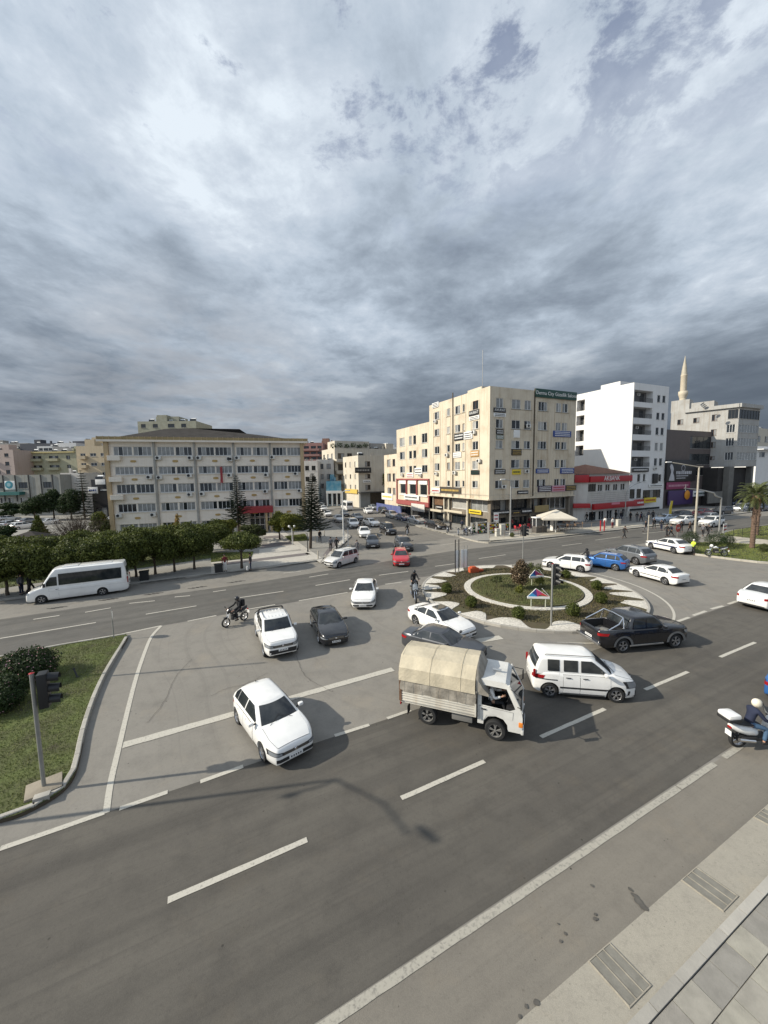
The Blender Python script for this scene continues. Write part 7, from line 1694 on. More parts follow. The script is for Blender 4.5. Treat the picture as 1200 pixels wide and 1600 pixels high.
# white strip, blue glass corner, pink flats
Y3 = 125.; bb3, F3 = simple('white_block', 'narrow white block beside the blue glass corner, seen over the tall pine', at_depth(495, Y3), az(80), 5.6, zat(497, 718, Y3), 10, mat('white_render', (.60, .57, .52), .85, var=.15, streak=.35), rowz(Y3, 497, ((725, 733), (741, 749), (756, 763))), [(.8, 2.2), (3.2, 4.6)], WFB)
Y4 = 118.; bb4, F4 = simple('glass_corner', 'blue glazed shop corner with white columns, middle distance left of the beige block', at_depth(509, Y4), az(84), 4.6, zat(515, 752, Y4), 7, mat('blue_glass', (.05, .22, .34), .2, var=.5, vscale=.7, col2=(.20, .35, .42)), [(.3, zat(515, 768, Y4)-.4)], [(.5, 1.5), (2.0, 3.0), (3.4, 4.3)], WF, panes=1, styf='d'); 
q = MB()
for u in (.2, 1.75, 3.2, 4.5): q.box((u, -.25, zat(515, 768, Y4)/2), (.35, .35, zat(515, 768, Y4)), M_whp, F4.T)
q.box((2.3, -.3, zat(515, 769, Y4)), (4.8, .5, .8), M_whp, F4.T); bb4.child('column', q.mesh('column'))
Y5 = 165.; bb5, F5 = simple('pink_flats', 'dusty pink block of flats right of the public building roof', at_depth(474, Y5), az(90), 8.8, zat(480, 692, Y5), 12, mat('pink_render', (.34, .19, .17), .9, var=.15, streak=.3), rowz(Y5, 480, ((697, 701), (706, 710), (714, 718))), [(.6, 2.8), (3.6, 5.8), (6.4, 8.2)], WFD, styf='dd')
for a in (703, 711.5, 720): loc_box(bb5, F5, 'balcony', (3.8, -.7, zat(480, a, Y5)), (7.2, 1.4, .9), bb5.wall.mats[0] if bb5.wall.mats else MID)
simple('pink_flats', 'red brown block of flats behind the pale terraced block', at_depth(497, 172), az(90), 13, zat(497, 692, 172), 10, mat('brown_render', (.30, .17, .13), .9, var=.2, streak=.3), rowz(172, 497, ((697, 701), (706, 710))), [(1, 2.5), (5, 6.5), (9, 11)], WFD, styf='dd')
simple('white_block', 'low weathered white house behind the leaning pine, left of the narrow white block', at_depth(474, 118), az(88), 4.4, zat(480, 720, 118), 8, MATS['white_render'], rowz(118, 480, ((728, 735), (745, 752))), [(.6, 1.8), (2.6, 3.8)], WFD, styf='dd')
# ---- pale public building with hip roof
A0 = G(176, 843); A0.z = 0; A1 = G(478, 826); A1.z = 0; dA = (A1-A0).normalized(); lenA = reach(A0, dA, 476, 6)
pb = Bld('public_building', 'long pale five storey public building with a hipped roof and a red entrance canopy', 'building', A0)
ZP = height(A0, 690); FP = Fac(pb, A0, dA, lenA, 0, ZP); MPW = mat('pale_pink_render', (.75, .68, .585), .85, var=.1, vscale=.4, streak=.22); MPT = mat('tan_render', (.46, .35, .21), .85, var=.15, streak=.35)
bays = [FP.u(x, 700) for x in (171.5, 240.5, 303.5, 364.5, 421.5, 472.5)]
storey = []
for (a, b) in ((712, 697.5), (741.5, 729.5), (771, 757), (800.5, 787.5), (829, 819.5)): storey.append((FP.z(200, a), FP.z(200, b)))
st2 = ['cccc', 'cdcd', 'dccc', 'ddcc', 'cdcd', 'dcdc', 'cccc', 'ccdd', 'dcdc', 'cccd']
k = 0
for (z0, z1) in storey:
 for i in range(5):
  u0, u1 = bays[i], bays[i+1]; w = (u1-u0)
  if z0 < 3 and i == 3: continue
  for j in range(2):
   s0 = u0+w*(.075+.445*j); FP.window(s0, s0+w*.42, z0, z1, 4, WF, rg.choice(['cdcc', 'dddc', 'cccc', 'dcdd', 'cccd', 'dddd', 'bccd'])); k += 1
uE0, uE1 = FP.u(373, 812), FP.u(427, 812)
FP.rects.append((FP.u(391, 812), FP.u(421, 812), .1, 3.2, .5))
FP.build(MPW); dnP = Vector((-dA.y, dA.x, 0)); box_rest(pb, FP, 15, 0, ZP, MPW, sides_m=MPT)
pb.done()
q = MB()
for u in bays[1:-1]: q.box((u, -.12, ZP/2), (.32, .24, ZP), mat('grey_pier', (.34, .33, .30), .85, var=.2, streak=.4), FP.T)
pb.child('pier', q.mesh('pier'))
for u in (.22, lenA-.22): q = MB(); q.box((u, -.16, ZP/2), (.6, .36, ZP+.02), MPT, FP.T); pb.child('corner_pier', q.mesh('corner_pier'))
q = MB()
for (z0, z1) in storey: q.box((lenA/2, -.05, z0-.12), (lenA-1, .12, .10), MPW, FP.T); q.box((lenA/2, -.04, z1+.08), (lenA-1, .1, .08), MPW, FP.T)
pb.child('string_course', q.mesh('string_course')); q = MB(); MOC = mat('ochre_plaque', (.40, .27, .10), .8)
for (z0, z1), (z2, z3) in zip(storey, storey[1:]):
 for i in range(5): uc = (bays[i]+bays[i+1])/2; q.box((uc, -.03, (z0+z3)/2), (.8, .08, .26), MOC, FP.T, bev=.03); q.box((uc, -.06, (z0+z3)/2), (.5, .06, .34), MOC, FP.T, bev=.03)
pb.child('wall_ornament', q.mesh('wall_ornament'))
# roof: overhanging cornice, balustrade and hip
q = MB(); q.box((lenA/2, 7.5, ZP+.12), (lenA+1.6, 16.6, .30), MPW, FP.T); pb.child('cornice', q.mesh('cornice'))
q = MB(); MOR = mat('roof_edge_ochre', (.36, .27, .13), .85, var=.3)
q.box((lenA/2, -.7, ZP+.50), (lenA+1.5, .10, .46), MOR, FP.T); q.box((-.75, 7.5, ZP+.50), (.10, 16.4, .46), MOR, FP.T); q.box((lenA+.75, 7.5, ZP+.50), (.10, 16.4, .46), MOR, FP.T)
for i in range(40): q.box((-.7+(lenA+1.4)*i/39, -.76, ZP+.52), (.10, .06, .52), MPT, FP.T)
pb.child('roof_edge', q.mesh('roof_edge'))
q = MB(); hz_ = ZP+.27; MRF = mat('slate_roof', (.055, .050, .046), .9, var=.3, vscale=1., bump=.5, bscale=12, spec=.1); zr = height(A0+dnP*7.5, 669)+.2; a_, b_, c_, d_ = (-.4, -.3), (lenA+.4, -.3), (lenA+.4, 15.3), (-.4, 15.3)
rA, rB, rC = (lenA*.16+2, 7.5), (lenA*.60, 7.5), (lenA*.86-1.5, 7.5); zr2 = zr-.7
q.add([(*a_, hz_), (*b_, hz_), (*c_, hz_), (*d_, hz_), (*rA, zr-.2), (*rC, zr2-.5), (lenA*.36, 7.5, zr), (lenA*.64, 7.5, zr), (lenA*.68, 7.5, zr2-.1)], [(0, 1, 5, 8, 7, 6, 4), (1, 2, 5), (2, 3, 4, 6, 7, 8, 5), (3, 0, 4)], MRF, FP.T); pb.child('roof', q.mesh('roof'))
# entrance
q = MB(); zE = FP.z(400, 795); q.box(((uE0+uE1)/2, -1.3, zE), (uE1-uE0, 2.6, 1.0), mat('canopy_red', (.30, .03, .035), .6, var=.2), FP.T, bev=.03); pb.child('entrance_canopy', q.mesh('entrance_canopy'))
q = MB()
for x in (uE0+.3, uE1-.35, uE1-1.1): q.box((x, -2.2, zE/2-.25), (.34, .34, zE-.5), MPT, FP.T)
pb.child('column', q.mesh('column'))
q = MB(); ua, ub = FP.u(391, 812), FP.u(421, 812)
for i in range(5): q.box((ua+(ub-ua)*i/4, .40, 1.65), (.10, .08, 3.1), WF, FP.T)
q.box(((ua+ub)/2, .40, 2.5), (ub-ua, .07, .08), WF, FP.T); q.add([(ua, .44, .1), (ub, .44, .1), (ub, .44, 3.2), (ua, .44, 3.2)], [(0, 1, 2, 3)], WG, FP.T); pb.child('entrance_door', q.mesh('entrance_door'))
q = MB(); q.box((0, 0, 0), (.05, .05, 3.2), MATS['canopy_red'], Matrix.Rotation(.1, 4, 'Y')); q.box((.12, 0, .1), (.35, .03, 2.6), MATS['canopy_red']); u_, z_ = FP.uz(345.5, 743); pb.child('flag', q.mesh('flag'), None, FP.T @ Vector((u_, -.5, z_)), FP.rz)
for x, y in ((248, 715.5), (298, 715.5), (311, 715.5), (358.5, 716.5), (371, 715.5), (425.5, 714.5), (234, 745.5), (250, 746), (296.5, 743), (359, 742.5), (416, 742), (462, 740), (297, 772.5), (316.5, 771.5), (415, 767.5), (468, 766.5), (187, 805.5), (240, 804), (359, 718)): 
 FP.ac(x, y)
q = MB()
for x, y in ((180, 716), (183, 749), (185, 777)): u_, z_ = FP.uz(x, y); q.box((u_, -.4, z_), (1.7, .8, .75), MPW, FP.T, bev=.03)
pb.child('balcony_box', q.mesh('balcony_box'))
# block whose top shows above the hip roof
Y6 = 118.; simple('yellow_green_flats', 'yellowish flats whose top floor shows above the hipped roof', at_depth(221, Y6), az(88), 17.5, zat(250, 658, Y6), 12, mat('yellow_green_render', (.37, .36, .27), .85, var=.2, streak=.3), [(zat(250, 668, Y6), zat(250, 662, Y6))], [(1, 2.4), (4.5, 6), (9, 11), (13, 14.5), (17, 18.5)], WFD, styf='dd')
bq_ = Bld('roof_house', 'pale roof house standing on the yellowish flats behind the hipped roof', 'building', at_depth(250, 121)); Fq = Fac(bq_, at_depth(250, 121), az(88), 7, zat(250, 659, 121)-.5, zat(250, 651, 121)); Fq.window(1, 2.5, zat(250, 657, 121), zat(250, 653, 121), 1, WFD, 'd'); Fq.build(MATS['yellow_green_render']); box_rest(bq_, Fq, 6, Fq.z0, Fq.z1, MATS['yellow_green_render']); bq_.done()
# ---- left background
Y7 = 100.
gp = Bld('parapet_building', 'low grey panelled building with a round emblem sign at the left edge', 'building', at_depth(-12, Y7)); MGP = mat('grey_panel', (.30, .30, .27), .85, var=.15, vscale=.5, streak=.5)
FG = Fac(gp, at_depth(-12, Y7), az(89), reach(at_depth(-12, Y7), az(89), 94, 9), 0, zat(40, 742, Y7))
for x0, x1 in ((-5, 4.5), (29, 43), (67.5, 81)): FG.window(FG.u(x0, 757), FG.u(x1, 757), FG.z(40, 763), FG.z(40, 753.5), 3, WFD, 'dd')
for x0, x1 in ((0, 8), (12, 21), (31, 38)): FG.window(FG.u(x0, 780), FG.u(x1, 780), FG.z(30, 786), FG.z(30, 777), 2, WF, 'dc')
FG.build(MGP); box_rest(gp, FG, 14, 0, FG.z1, MGP); gp.done(); q = MB()
for x in (5, 24, 45, 64, 82): q.box((FG.u(x, 750), -.1, FG.z1/2+2), (.18, .2, FG.z1-4), WFD, FG.T)
pb_ = gp.child('joint', q.mesh('joint')); FG.sign(7, 751.5, 26, 765, M_whp, None, None, 0); u_, z_ = FG.uz(15, 757.5); q = MB(); q.lathe([(.001, -.22), (.85, -.22), (1.0, -.21)], mat('emblem_teal', (.03, .22, .28), .5), 24, Matrix.Translation((u_, 0, z_)), axis='Y'); q.lathe([(.001, -.24), (.5, -.24)], mat('emblem_pale', (.25, .42, .45), .5), 20, Matrix.Translation((u_, 0, z_)), axis='Y')
o = gp.child('emblem', q.mesh('emblem')); o.matrix_local = FG.T; q = MB(); q.box((FG.u(12, 770), -.8, FG.z(12, 771)), (FG.u(40, 770)-FG.u(-14, 770), 1.6, .8), mat('awning_teal', (.03, .14, .13), .8, var=.2), FG.T); gp.child('awning', q.mesh('awning'))
simple('shed_building', 'pale rendered shed with a stepped wall between the grey building and the yellow flats', at_depth(94, 104), az(89), 5.2, zat(100, 739, 104), 9, MATS['white_render'], [], [])
Y8 = 135.; MYG = mat('olive_render', (.37, .36, .25), .85, var=.12, streak=.3)
gf, FQ = simple('olive_flats', 'olive yellow flats with recessed balconies behind the grey panelled building', at_depth(22, Y8), az(90), reach(at_depth(22, Y8), az(90), 122, 11), zat(60, 706, Y8), 12, MYG, rowz(Y8, 60, ((712.5, 718), (727, 732))), [(2.6, 4.0), (18.9, 20.2), (6.8, 10.2), (12.8, 16.2)], WFD, panes=3, styf='dcd')
q = MB()
for a in (719, 733):
 for u in (8.5, 14.5): q.box((u, -.55, zat(60, a, Y8)), (4.2, 1.1, .9), MYG, FQ.T)
gf.child('balcony', q.mesh('balcony')); q = MB(); q.box((10.8, -.2, zat(60, 707, Y8)), (22.4, .6, .5), mat('yellow_trim', (.45, .38, .18), .85), FQ.T); gf.child('cornice', q.mesh('cornice'))
for i, (px, Y, w, yt, m, lab, rows_) in enumerate(((-30, 128, 11.5, 703, mat('salmon_render', (.42, .34, .30), .85, streak=.3), 'pinkish flats at the very left edge of the photo', ((709, 714), (722, 728), (735, 741))), (122, 112, 9.5, 697, mat('sand_render', (.46, .38, .26), .85, streak=.25), 'sand coloured flats with small balconies touching the public building', ((708, 713), (723, 728), (738, 743))),
  (36, 175, 21, 693, mat('dark_roof_grey', (.06, .065, .08), .8), 'dark roofed house on the skyline above the olive flats', ()), (92, 165, 8.5, 692, mat('white_house', (.55, .55, .54), .85), 'small white house on the skyline between dark roofs', ((698, 702),)), (118, 180, 12, 689, MATS['dark_roof_grey'], 'dark block on the skyline right of the white house', ()), (-20, 190, 22, 693, MATS['grey_render'], 'grey block on the skyline at the left edge', ((698, 702),)), (140, 150, 9, 691, MATS['sand_render'], 'sand coloured block peeping over the flats beside the public building', ((697, 701),)), (62, 150, 6, 697, MATS['white_house'], 'white dormer house right in front of the dark roof on the skyline', ((700, 704),)))):
 b8, F8 = simple('flats', lab, at_depth(px, Y), az(90), w, zat(px+20, yt, Y), 11, m, rowz(Y, px+20, rows_), [(w*.12, w*.12+1.5), (w*.42, w*.42+1.8), (w*.74, w*.74+1.4)], WF if i in (1, 3) else WFD, styf='dd')
 if i in (0, 1):
  q = MB()
  for a in (715, 729): q.box((w*.15+.7, -.5, zat(px+20, a, Y)), (2.2, 1.0, .9), m, F8.T)
  b8.child('balcony', q.mesh('balcony'))
 if i == 1: dish(b8, F8, (w*.7, 2, F8.z1+.6), .6)
bs, FS_ = simple('black_shop', 'black fronted shop between the layered pine and the public building', at_depth(141, 92), az(89), 7.6, zat(160, 749, 92), 8, M_blackp, [(.4, 2.6)], [(.6, 3.2), (4, 6.8)], WFD, styf='dc')
FS_.sign(140, 761, 156, 771, M_whp, None, M_bluep, 1, out=.5); FS_.sign(158, 763, 172, 768, M_blackp, None, M_whp, 1, out=.3); FS_.sign(150, 749, 166, 757, M_whp, None, None, 0, out=.2)
# ---- red fronted bank
B0 = C0+AZR*lenR; bk = Bld('bank_building', 'two storey corner bank with broad red fascia bands and a tiled roof', 'building', B0)
X0 = G(900, 822); zB = None
Bc = at_depth(919, 70.0); dB = az(62); dBl = az(-20)       # chamfered corner near photo column 919
lB = reach(Bc, dB, 984, 8); FB = Fac(bk, Bc, dB, lB, 0, 9); zT = FB.z(950, 740); FB.z1 = zT; zF0, zF1 = FB.z(950, 754), FB.z(950, 742)
lBL = reach(Bc, az(100)*-1, 897, 8); FBL = Fac(bk, Bc-az(100)*lBL, az(100), lBL, 0, zT)
MWB = mat('bank_white', (.56, .54, .50), .8, var=.12, streak=.3)
for x0, x1 in ((934, 941.5), (946, 953.5), (958, 965), (969.5, 976.5)): FB.window(FB.u(x0, 762), FB.u(x1, 762), FB.z(950, 767), FB.z(950, 756), 2, WF, 'dd')
FBL.window(FBL.u(910, 762), FBL.u(919, 762)-.1, FBL.z(915, 767), FBL.z(915, 756), 3, WFD, 'dd'); FB.window(.15, FB.u(931, 762), FB.z(925, 768), FB.z(925, 756), 3, WFD, 'dd')
for a, b, st in ((.05, .22, 'd'), (.27, .40, 'd'), (.46, .60, 'dd'), (.66, .80, 'dc'), (.84, .97, 'd')): FB.window(lB*a, lB*b, .15, FB.z(950, 793)-.5, 2, WF, st, name='shop_window')
FB.build(MWB); FBL.build(MWB); T3 = Vector((0, 0, zT)); q = bk.wall; o_ = Bc-bk.o; r_ = o_+dB*lB; l_ = o_-az(100)*lBL; bk_ = r_+dBl*11; bl_ = l_+dBl*9
for s, e2_ in ((r_, bk_), (bk_, bl_), (bl_, l_)): q.add([s, e2_, e2_+T3, s+T3], [(0, 1, 2, 3)], MWB)
bk.done(); pk_ = (o_+r_+bk_+bl_)/4+Vector((0, 0, zT+1.9)); q = MB()
rim = [l_-dBl*.4, o_-dBl*.5, r_-dBl*.4, bk_, bl_]
for s, e2_ in zip(rim, rim[1:]+rim[:1]): q.add([s+T3*1.003, e2_+T3*1.003, pk_], [(0, 1, 2)], M_tile)
bk.child('roof', q.mesh('roof')); FB.sign(919.2, 743.5, 984, 752.5, M_red, None, None, 0, name='fascia', out=.2, th=.3); o = FBL.sign(897, 742, 919, 754, M_red, None, None, 0, name='fascia', out=.18, th=.3)
u_, z_ = FB.uz(952, 747.5); o = link('lettering', text_mesh('AKBANK', 1.25, M_whp), bk.e, FB.T @ Vector((u_, -.56, z_)), FB.rz)
FB.sign(919.2, 784.5, 986, 793, M_red, None, None, 0, name='awning', out=.7, th=.5); FBL.sign(893, 786, 919, 793, M_red, None, None, 0, name='awning', out=.7, th=.5); u_, z_ = FB.uz(952, 786); q = MB(); q.box((u_, -1.24, z_), (2.6, .02, .4), mat('sign_rose', (.6, .2, .25), .5), FB.T); bk.child('sign', q.mesh('sign'))
q = MB()
for k in range(5): q.box((lB/2, -.03, FB.z(950, 770+k*3.0)), (lB, .05, .05), MATS['grey_pier'], FB.T)
bk.child('wall_band', q.mesh('wall_band'))
# ---- tall white apartment block
Wc = at_depth(984.5, 86.); wa = Bld('apartment_block', 'tall white six storey apartment block with dark recessed balconies', 'building', Wc); dW = az(66); dWl = az(-26); ZA = zat(984.5, 597.5, 86.)
lW = reach(Wc, dW, 1041, 16); lWl = reach(Wc, dWl, 898, 20); MWA = mat('white_block_render', (.70, .69, .67), .8, var=.06, vscale=.4, streak=.14)
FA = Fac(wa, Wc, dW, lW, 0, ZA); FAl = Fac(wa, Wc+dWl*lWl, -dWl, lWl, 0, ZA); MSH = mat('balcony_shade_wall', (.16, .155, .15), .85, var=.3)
bal = [(FA.z(1000, b), FA.z(1000, a)) for a, b in ((609.5, 628), (636, 653), (662.5, 679), (688, 704), (713.5, 729.5))]
ub0, ub1 = .25, FA.u(1016)
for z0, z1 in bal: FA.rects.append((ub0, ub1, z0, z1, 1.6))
wr = [(FA.z(1025, b), FA.z(1025, a)) for a, b in ((617, 628), (644.5, 655.5), (667.5, 679.5), (692, 704), (716, 728), (741, 752.5))]
for z0, z1 in wr:
 FA.window(FA.u(1023), FA.u(1028), z0, z1, 1, WF, rg.choice('dcd')); FA.window(FA.u(1031), FA.u(1036), z0, z1, 1, WF, rg.choice('dcd'))
for x0, x1 in ((986.5, 990), (998, 1003), (1007, 1011)): FA.window(FA.u(x0), FA.u(x1), FA.z(1000, 753), FA.z(1000, 741), 1, WF, 'd')
for x0, x1 in ((987, 995), (998, 1005)): FA.window(FA.u(x0), FA.u(x1), FA.z(1000, 778), FA.z(1000, 764), 1, WFD, 'd')
FA.window(FA.u(1008), FA.u(1036), FA.z(1000, 779), FA.z(1000, 766), 5, WFD, 'ddc'); FA.window(FA.u(988), FA.u(1036), .2, FA.z(1000, 794), 6, WFD, 'dd', name='shop_window')
bal2 = [(FAl.z(903, b), FAl.z(903, a)) for a, b in ((626, 643), (650, 665), (672.5, 690), (696.5, 712))]
for z0, z1 in bal2: FAl.rects.append((.4, FAl.u(911.5), z0, z1, 1.6))
FA.build(MWA, jamb=None); FAl.build(MWA); q = wa.wall; o_ = Vector((0, 0, 0)); r_ = dW*lW; b_ = r_+dWl*lWl; l_ = dWl*lWl; TA = Vector((0, 0, ZA))
for s, e2_ in ((r_, b_), (b_, l_)): q.add([s, e2_, e2_+TA, s+TA], [(0, 1, 2, 3)], MWA)
q.add([p_+TA for p_ in (o_, r_, b_, l_)], [(0, 1, 2, 3)], M_conr); wa.done()
for F_, lst, a, b in ((FA, bal, ub0, ub1), (FAl, bal2, .4, FAl.u(911.5))):
 for z0, z1 in lst:
  q = MB(); q.box(((a+b)/2, -.0, z0+.95), (b-a, .04, .05), WFD, F_.T)
  n_ = int((b-a)/.16)
  for k in range(n_+1): q.box((a+(b-a)*k/n_, 0, z0+.48), (.025, .025, .95), WFD, F_.T)
  wa.child('railing', q.mesh('railing'))
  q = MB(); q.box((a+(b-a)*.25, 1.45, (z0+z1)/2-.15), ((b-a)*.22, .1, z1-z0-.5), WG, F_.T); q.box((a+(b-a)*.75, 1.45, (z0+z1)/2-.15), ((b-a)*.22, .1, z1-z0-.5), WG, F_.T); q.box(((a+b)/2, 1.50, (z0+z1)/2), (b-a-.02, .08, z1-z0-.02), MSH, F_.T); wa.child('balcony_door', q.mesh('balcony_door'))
 if F_ is FA:
  for z0, z1 in lst[::2]: o = wa.child('air_conditioner', ac_mesh(), None, F_.T @ Vector(((a+b)/2, 1.2, z1-.6)), F_.rz)
FA.sign(985.5, 731, 1011, 737.5, M_blackp, None, M_whp, 1, out=.25); FA.sign(1013, 756.5, 1034, 761, M_whp, None, M_blackp, 1, out=.1); FA.sign(1000, 777, 1018, 785, M_yelp, None, M_red, 1, out=.9); FA.sign(985, 780, 1000, 790, M_red, None, M_whp, 1, out=.8); FA.ac(1022, 732)
FA.sign(1019, 740, 1025, 755, M_blackp, None, None, 0, th=.3, out=.1)
loc_box(wa, FA, 'stair_head', (lW*.5, lWl*.6, ZA+1.), (4, 5, 2.), MWA)
# ---- dark brown building with a billboard
Dc = Wc+dW*(lW+.15); db = Bld('billboard_building', 'dark brown building with a black billboard of a pale face over purple shops', 'building', Dc); lD = reach(Dc, dW, 1112, 12); FD = Fac(db, Dc, dW, lD, 0, 1); ZD = FD.z(1070, 672.5); FD.z1 = ZD; MDB = mat('brown_cladding', (.105, .085, .08), .6, var=.12); 
FD.window(FD.u(1078), FD.u(1110), FD.z(1090, 701), FD.z(1090, 682), 3, WFD, 'd'); FD.window(FD.u(1078), FD.u(1110), FD.z(1090, 726), FD.z(1090, 709), 3, WFD, 'd'); FD.window(FD.u(1086), FD.u(1110), FD.z(1090, 743), FD.z(1090, 731), 3, WFD, 'd')
FD.window(FD.u(1042), FD.u(1075), .2, FD.z(1060, 793), 5, WFD, 'dd', name='shop_window'); FD.window(FD.u(1079), FD.u(1108), .2, FD.z(1090, 795), 4, WF, 'dc', name='shop_window')
FD.build(MDB); box_rest(db, FD, 16, 0, ZD, MDB); db.done()
o = FD.sign(1038.5, 719, 1082, 752, M_blackp, None, None, 0, name='billboard', out=.35, th=.3)
MF = mat('portrait_grey', (.50, .50, .52), .6, var=.3, vscale=2); 
def poly_on(F, pts, m, out, parent, nm):
 P = [F.uz(*p_) for p_ in pts]; q = MB(); q.add([(u, -out, z) for u, z in P], [tuple(range(len(P)))], m); o = parent.child(nm, q.mesh(nm)); o.matrix_local = F.T; return o
poly_on(FD, [(1040, 751), (1042, 744), (1044, 738), (1043, 733), (1042, 729), (1043, 726), (1045, 725), (1047, 728), (1048, 733), (1047, 739), (1048.5, 744), (1049, 751)][::1], MF, .68, db, 'portrait')
u_, z_ = FD.uz(1063, 731.5); q = MB(); q.lathe([(.62, -.68), (.78, -.68)], MF, 20, Matrix.Translation((u_, 0, z_)), axis='Y'); o = db.child('ring_mark', q.mesh('ring_mark')); o.matrix_local = FD.T
q = MB(); rg2 = random.Random(4)
for yy, sx_, hh in ((738.5, (1052, 1076), .75), (743.5, (1052, 1070), .22), (747, (1052, 1066), .22)):
 u = FD.u(sx_[0], yy); ue = FD.u(sx_[1], yy)
 while u < ue: w = hh*rg2.uniform(.4, .9); q.box((u+w/2, -.67, FD.z((sx_[0]+sx_[1])/2, yy)), (w, .02, hh), MF); u += w+hh*.25
o = db.child('lettering', q.mesh('lettering')); o.matrix_local = FD.T
FD.sign(1039, 753, 1075, 764, mat('sign_magenta', (.22, .03, .09), .5), None, M_pinkp, 1, out=.3); FD.sign(1040, 766, 1076, 788, M_purp, None, None, 0, out=.5, th=.3, label='deep purple shop fascia'); q = MB(); u_, z_ = FD.uz(1067, 773); q.lathe([(.001, -1.0), (1.1, -1.0), (1.15, -.95)], mat('sign_orange', (.62, .25, .02), .5), 20, Matrix.Translation((u_, 0, z_)), axis='Y'); o = db.child('round_sign', q.mesh('round_sign')); o.matrix_local = FD.T
FD.sign(1078, 766, 1108, 775, M_whp, None, M_greenp, 1, out=.5); 
# ---- grey concrete block with overhanging floors
Y9 = 95.; Kc = at_depth(1148, Y9); kb_ = Bld('concrete_block', 'grey concrete block with overhanging glazed corner floors beyond the billboard building', 'building', Kc); dK = az(66); dKl = az(-40); ZK = zat(1148, 632, Y9); zK0 = zat(1148, 729, Y9)
lK = reach(Kc, dK, 1184, 16); lKl = reach(Kc, dKl, 1046, 16); MKG = mat('grey_concrete', (.39, .385, .365), .85, var=.15, vscale=.4, streak=.5)
FK = Fac(kb_, Kc, dK, lK, zK0, ZK); FKl = Fac(kb_, Kc+dKl*lKl, -dKl, lKl, zK0, ZK)
for a, b in ((640.5, 654.5), (663.5, 676), (684.5, 697), (706.5, 719)):
 FK.window(.25, lK-.2, FK.z(1165, b), FK.z(1165, a), 7, WF if a > 650 else WFD, 'c' if a > 650 else 'd')
 if a > 650: FKl.window(FKl.u(1133), FKl.u(1146.5), FKl.z(1140, b), FKl.z(1140, a), 3, WF, 'dd')
 else: FKl.window(FKl.u(1134), FKl.len-.1, FKl.z(1140, b), FKl.z(1140, a), 3, WFD, 'd')
for x0, x1, ys in ((1109, 1118, ((648, 658), (671, 681), (691, 700), (713, 719))), (1080.5, 1090, ((653, 661),)), (1056, 1065, ((656, 664),)), (1038, 1046, ((663, 668),))):
 for a, b in ys: FKl.window(FKl.u(x0), FKl.u(x1), FKl.z(1113, b) if x0 > 1100 else FKl.z((x0+x1)/2, b), FKl.z(1113, a) if x0 > 1100 else FKl.z((x0+x1)/2, a), 2, WFB, 'dc')
FK.build(MKG); FKl.build(MKG); q = kb_.wall; o_ = Vector((0, 0, 0)); r_ = dK*lK; b_ = r_+dKl*lKl; l_ = dKl*lKl
for s, e2_ in ((r_, b_), (b_, l_)): q.add([s+Vector((0, 0, zK0)), e2_+Vector((0, 0, zK0)), e2_+Vector((0, 0, ZK)), s+Vector((0, 0, ZK))], [(0, 1, 2, 3)], MKG)
q.add([p_+Vector((0, 0, ZK)) for p_ in (o_, r_, b_, l_)], [(0, 1, 2, 3)], M_conr); q.add([p_+Vector((0, 0, zK0)) for p_ in (o_, l_, b_, r_)], [(0, 1, 2, 3)], MKG); kb_.done()
q = MB(); q.box((lK/2, -.25, ZK-.2), (lK+.6, .6, .9), MKG, FK.T); q.box((FKl.len/2+1.5, -.25, ZK-.2), (FKl.len-3, .6, .9), MKG, FKl.T); kb_.child('cornice', q.mesh('cornice'))
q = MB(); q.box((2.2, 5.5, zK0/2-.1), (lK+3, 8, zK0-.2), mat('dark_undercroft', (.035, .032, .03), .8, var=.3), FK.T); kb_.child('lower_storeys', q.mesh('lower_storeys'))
for u, w in ((-1.0, 2.2), (lK-1., 1.)): q = MB(); q.box((u, .8, zK0/2), (w, 1.2, zK0), mat('grey_stone', (.16, .155, .14), .85, var=.2), FK.T); kb_.child('column', q.mesh('column'))
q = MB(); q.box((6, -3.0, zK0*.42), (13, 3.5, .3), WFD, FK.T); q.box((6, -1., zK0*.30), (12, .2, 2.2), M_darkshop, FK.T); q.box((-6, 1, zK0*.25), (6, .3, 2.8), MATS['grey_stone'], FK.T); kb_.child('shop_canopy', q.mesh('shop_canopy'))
for k in range(4): dish(kb_, FK, (-8+k*2.6, 4+k, ZK+.4), .5)
loc_box(kb_, FKl, 'stair_head', (FKl.len*.30, 4, ZK+.9), (9, 5, 2.), MKG); loc_box(kb_, FKl, 'stair_head', (FKl.len*.12, 3, ZK+1.4), (4, 4, 3.2), MKG)
# ---- minaret
Ym = 150.; pm_ = at_depth(1060, Ym); zt_ = zat(1060, 556, Ym); zbal = zat(1060, 616, Ym); zc_ = zat(1060, 588, Ym); MMN = mat('minaret_stone', (.50, .44, .34), .85, var=.12, streak=.25)
mn = empty('minaret', pm_, 0, 'slender sand coloured minaret with a pointed cap on the skyline', 'minaret'); q = MB(); rr_ = 1.02
q.lathe([(rr_*1.25, 0), (rr_*1.2, zbal-6), (rr_*1.1, zbal-2.6), (rr_*1.05, zbal-1.2)], MMN, 16); link('shaft', q.mesh('shaft'), mn); q = MB(); q.lathe([(rr_*1.05, zbal-1.6), (rr_*1.2, zbal-1.2), (rr_*1.25, zbal-.8), (rr_*1.45, zbal-.4), (rr_*1.5, zbal), (rr_*1.5, zbal+1.), (rr_*1.42, zbal+1.), (rr_*1.4, zbal+.1), (rr_, zbal+.1)], MMN, 20); link('balcony', q.mesh('balcony'), mn)
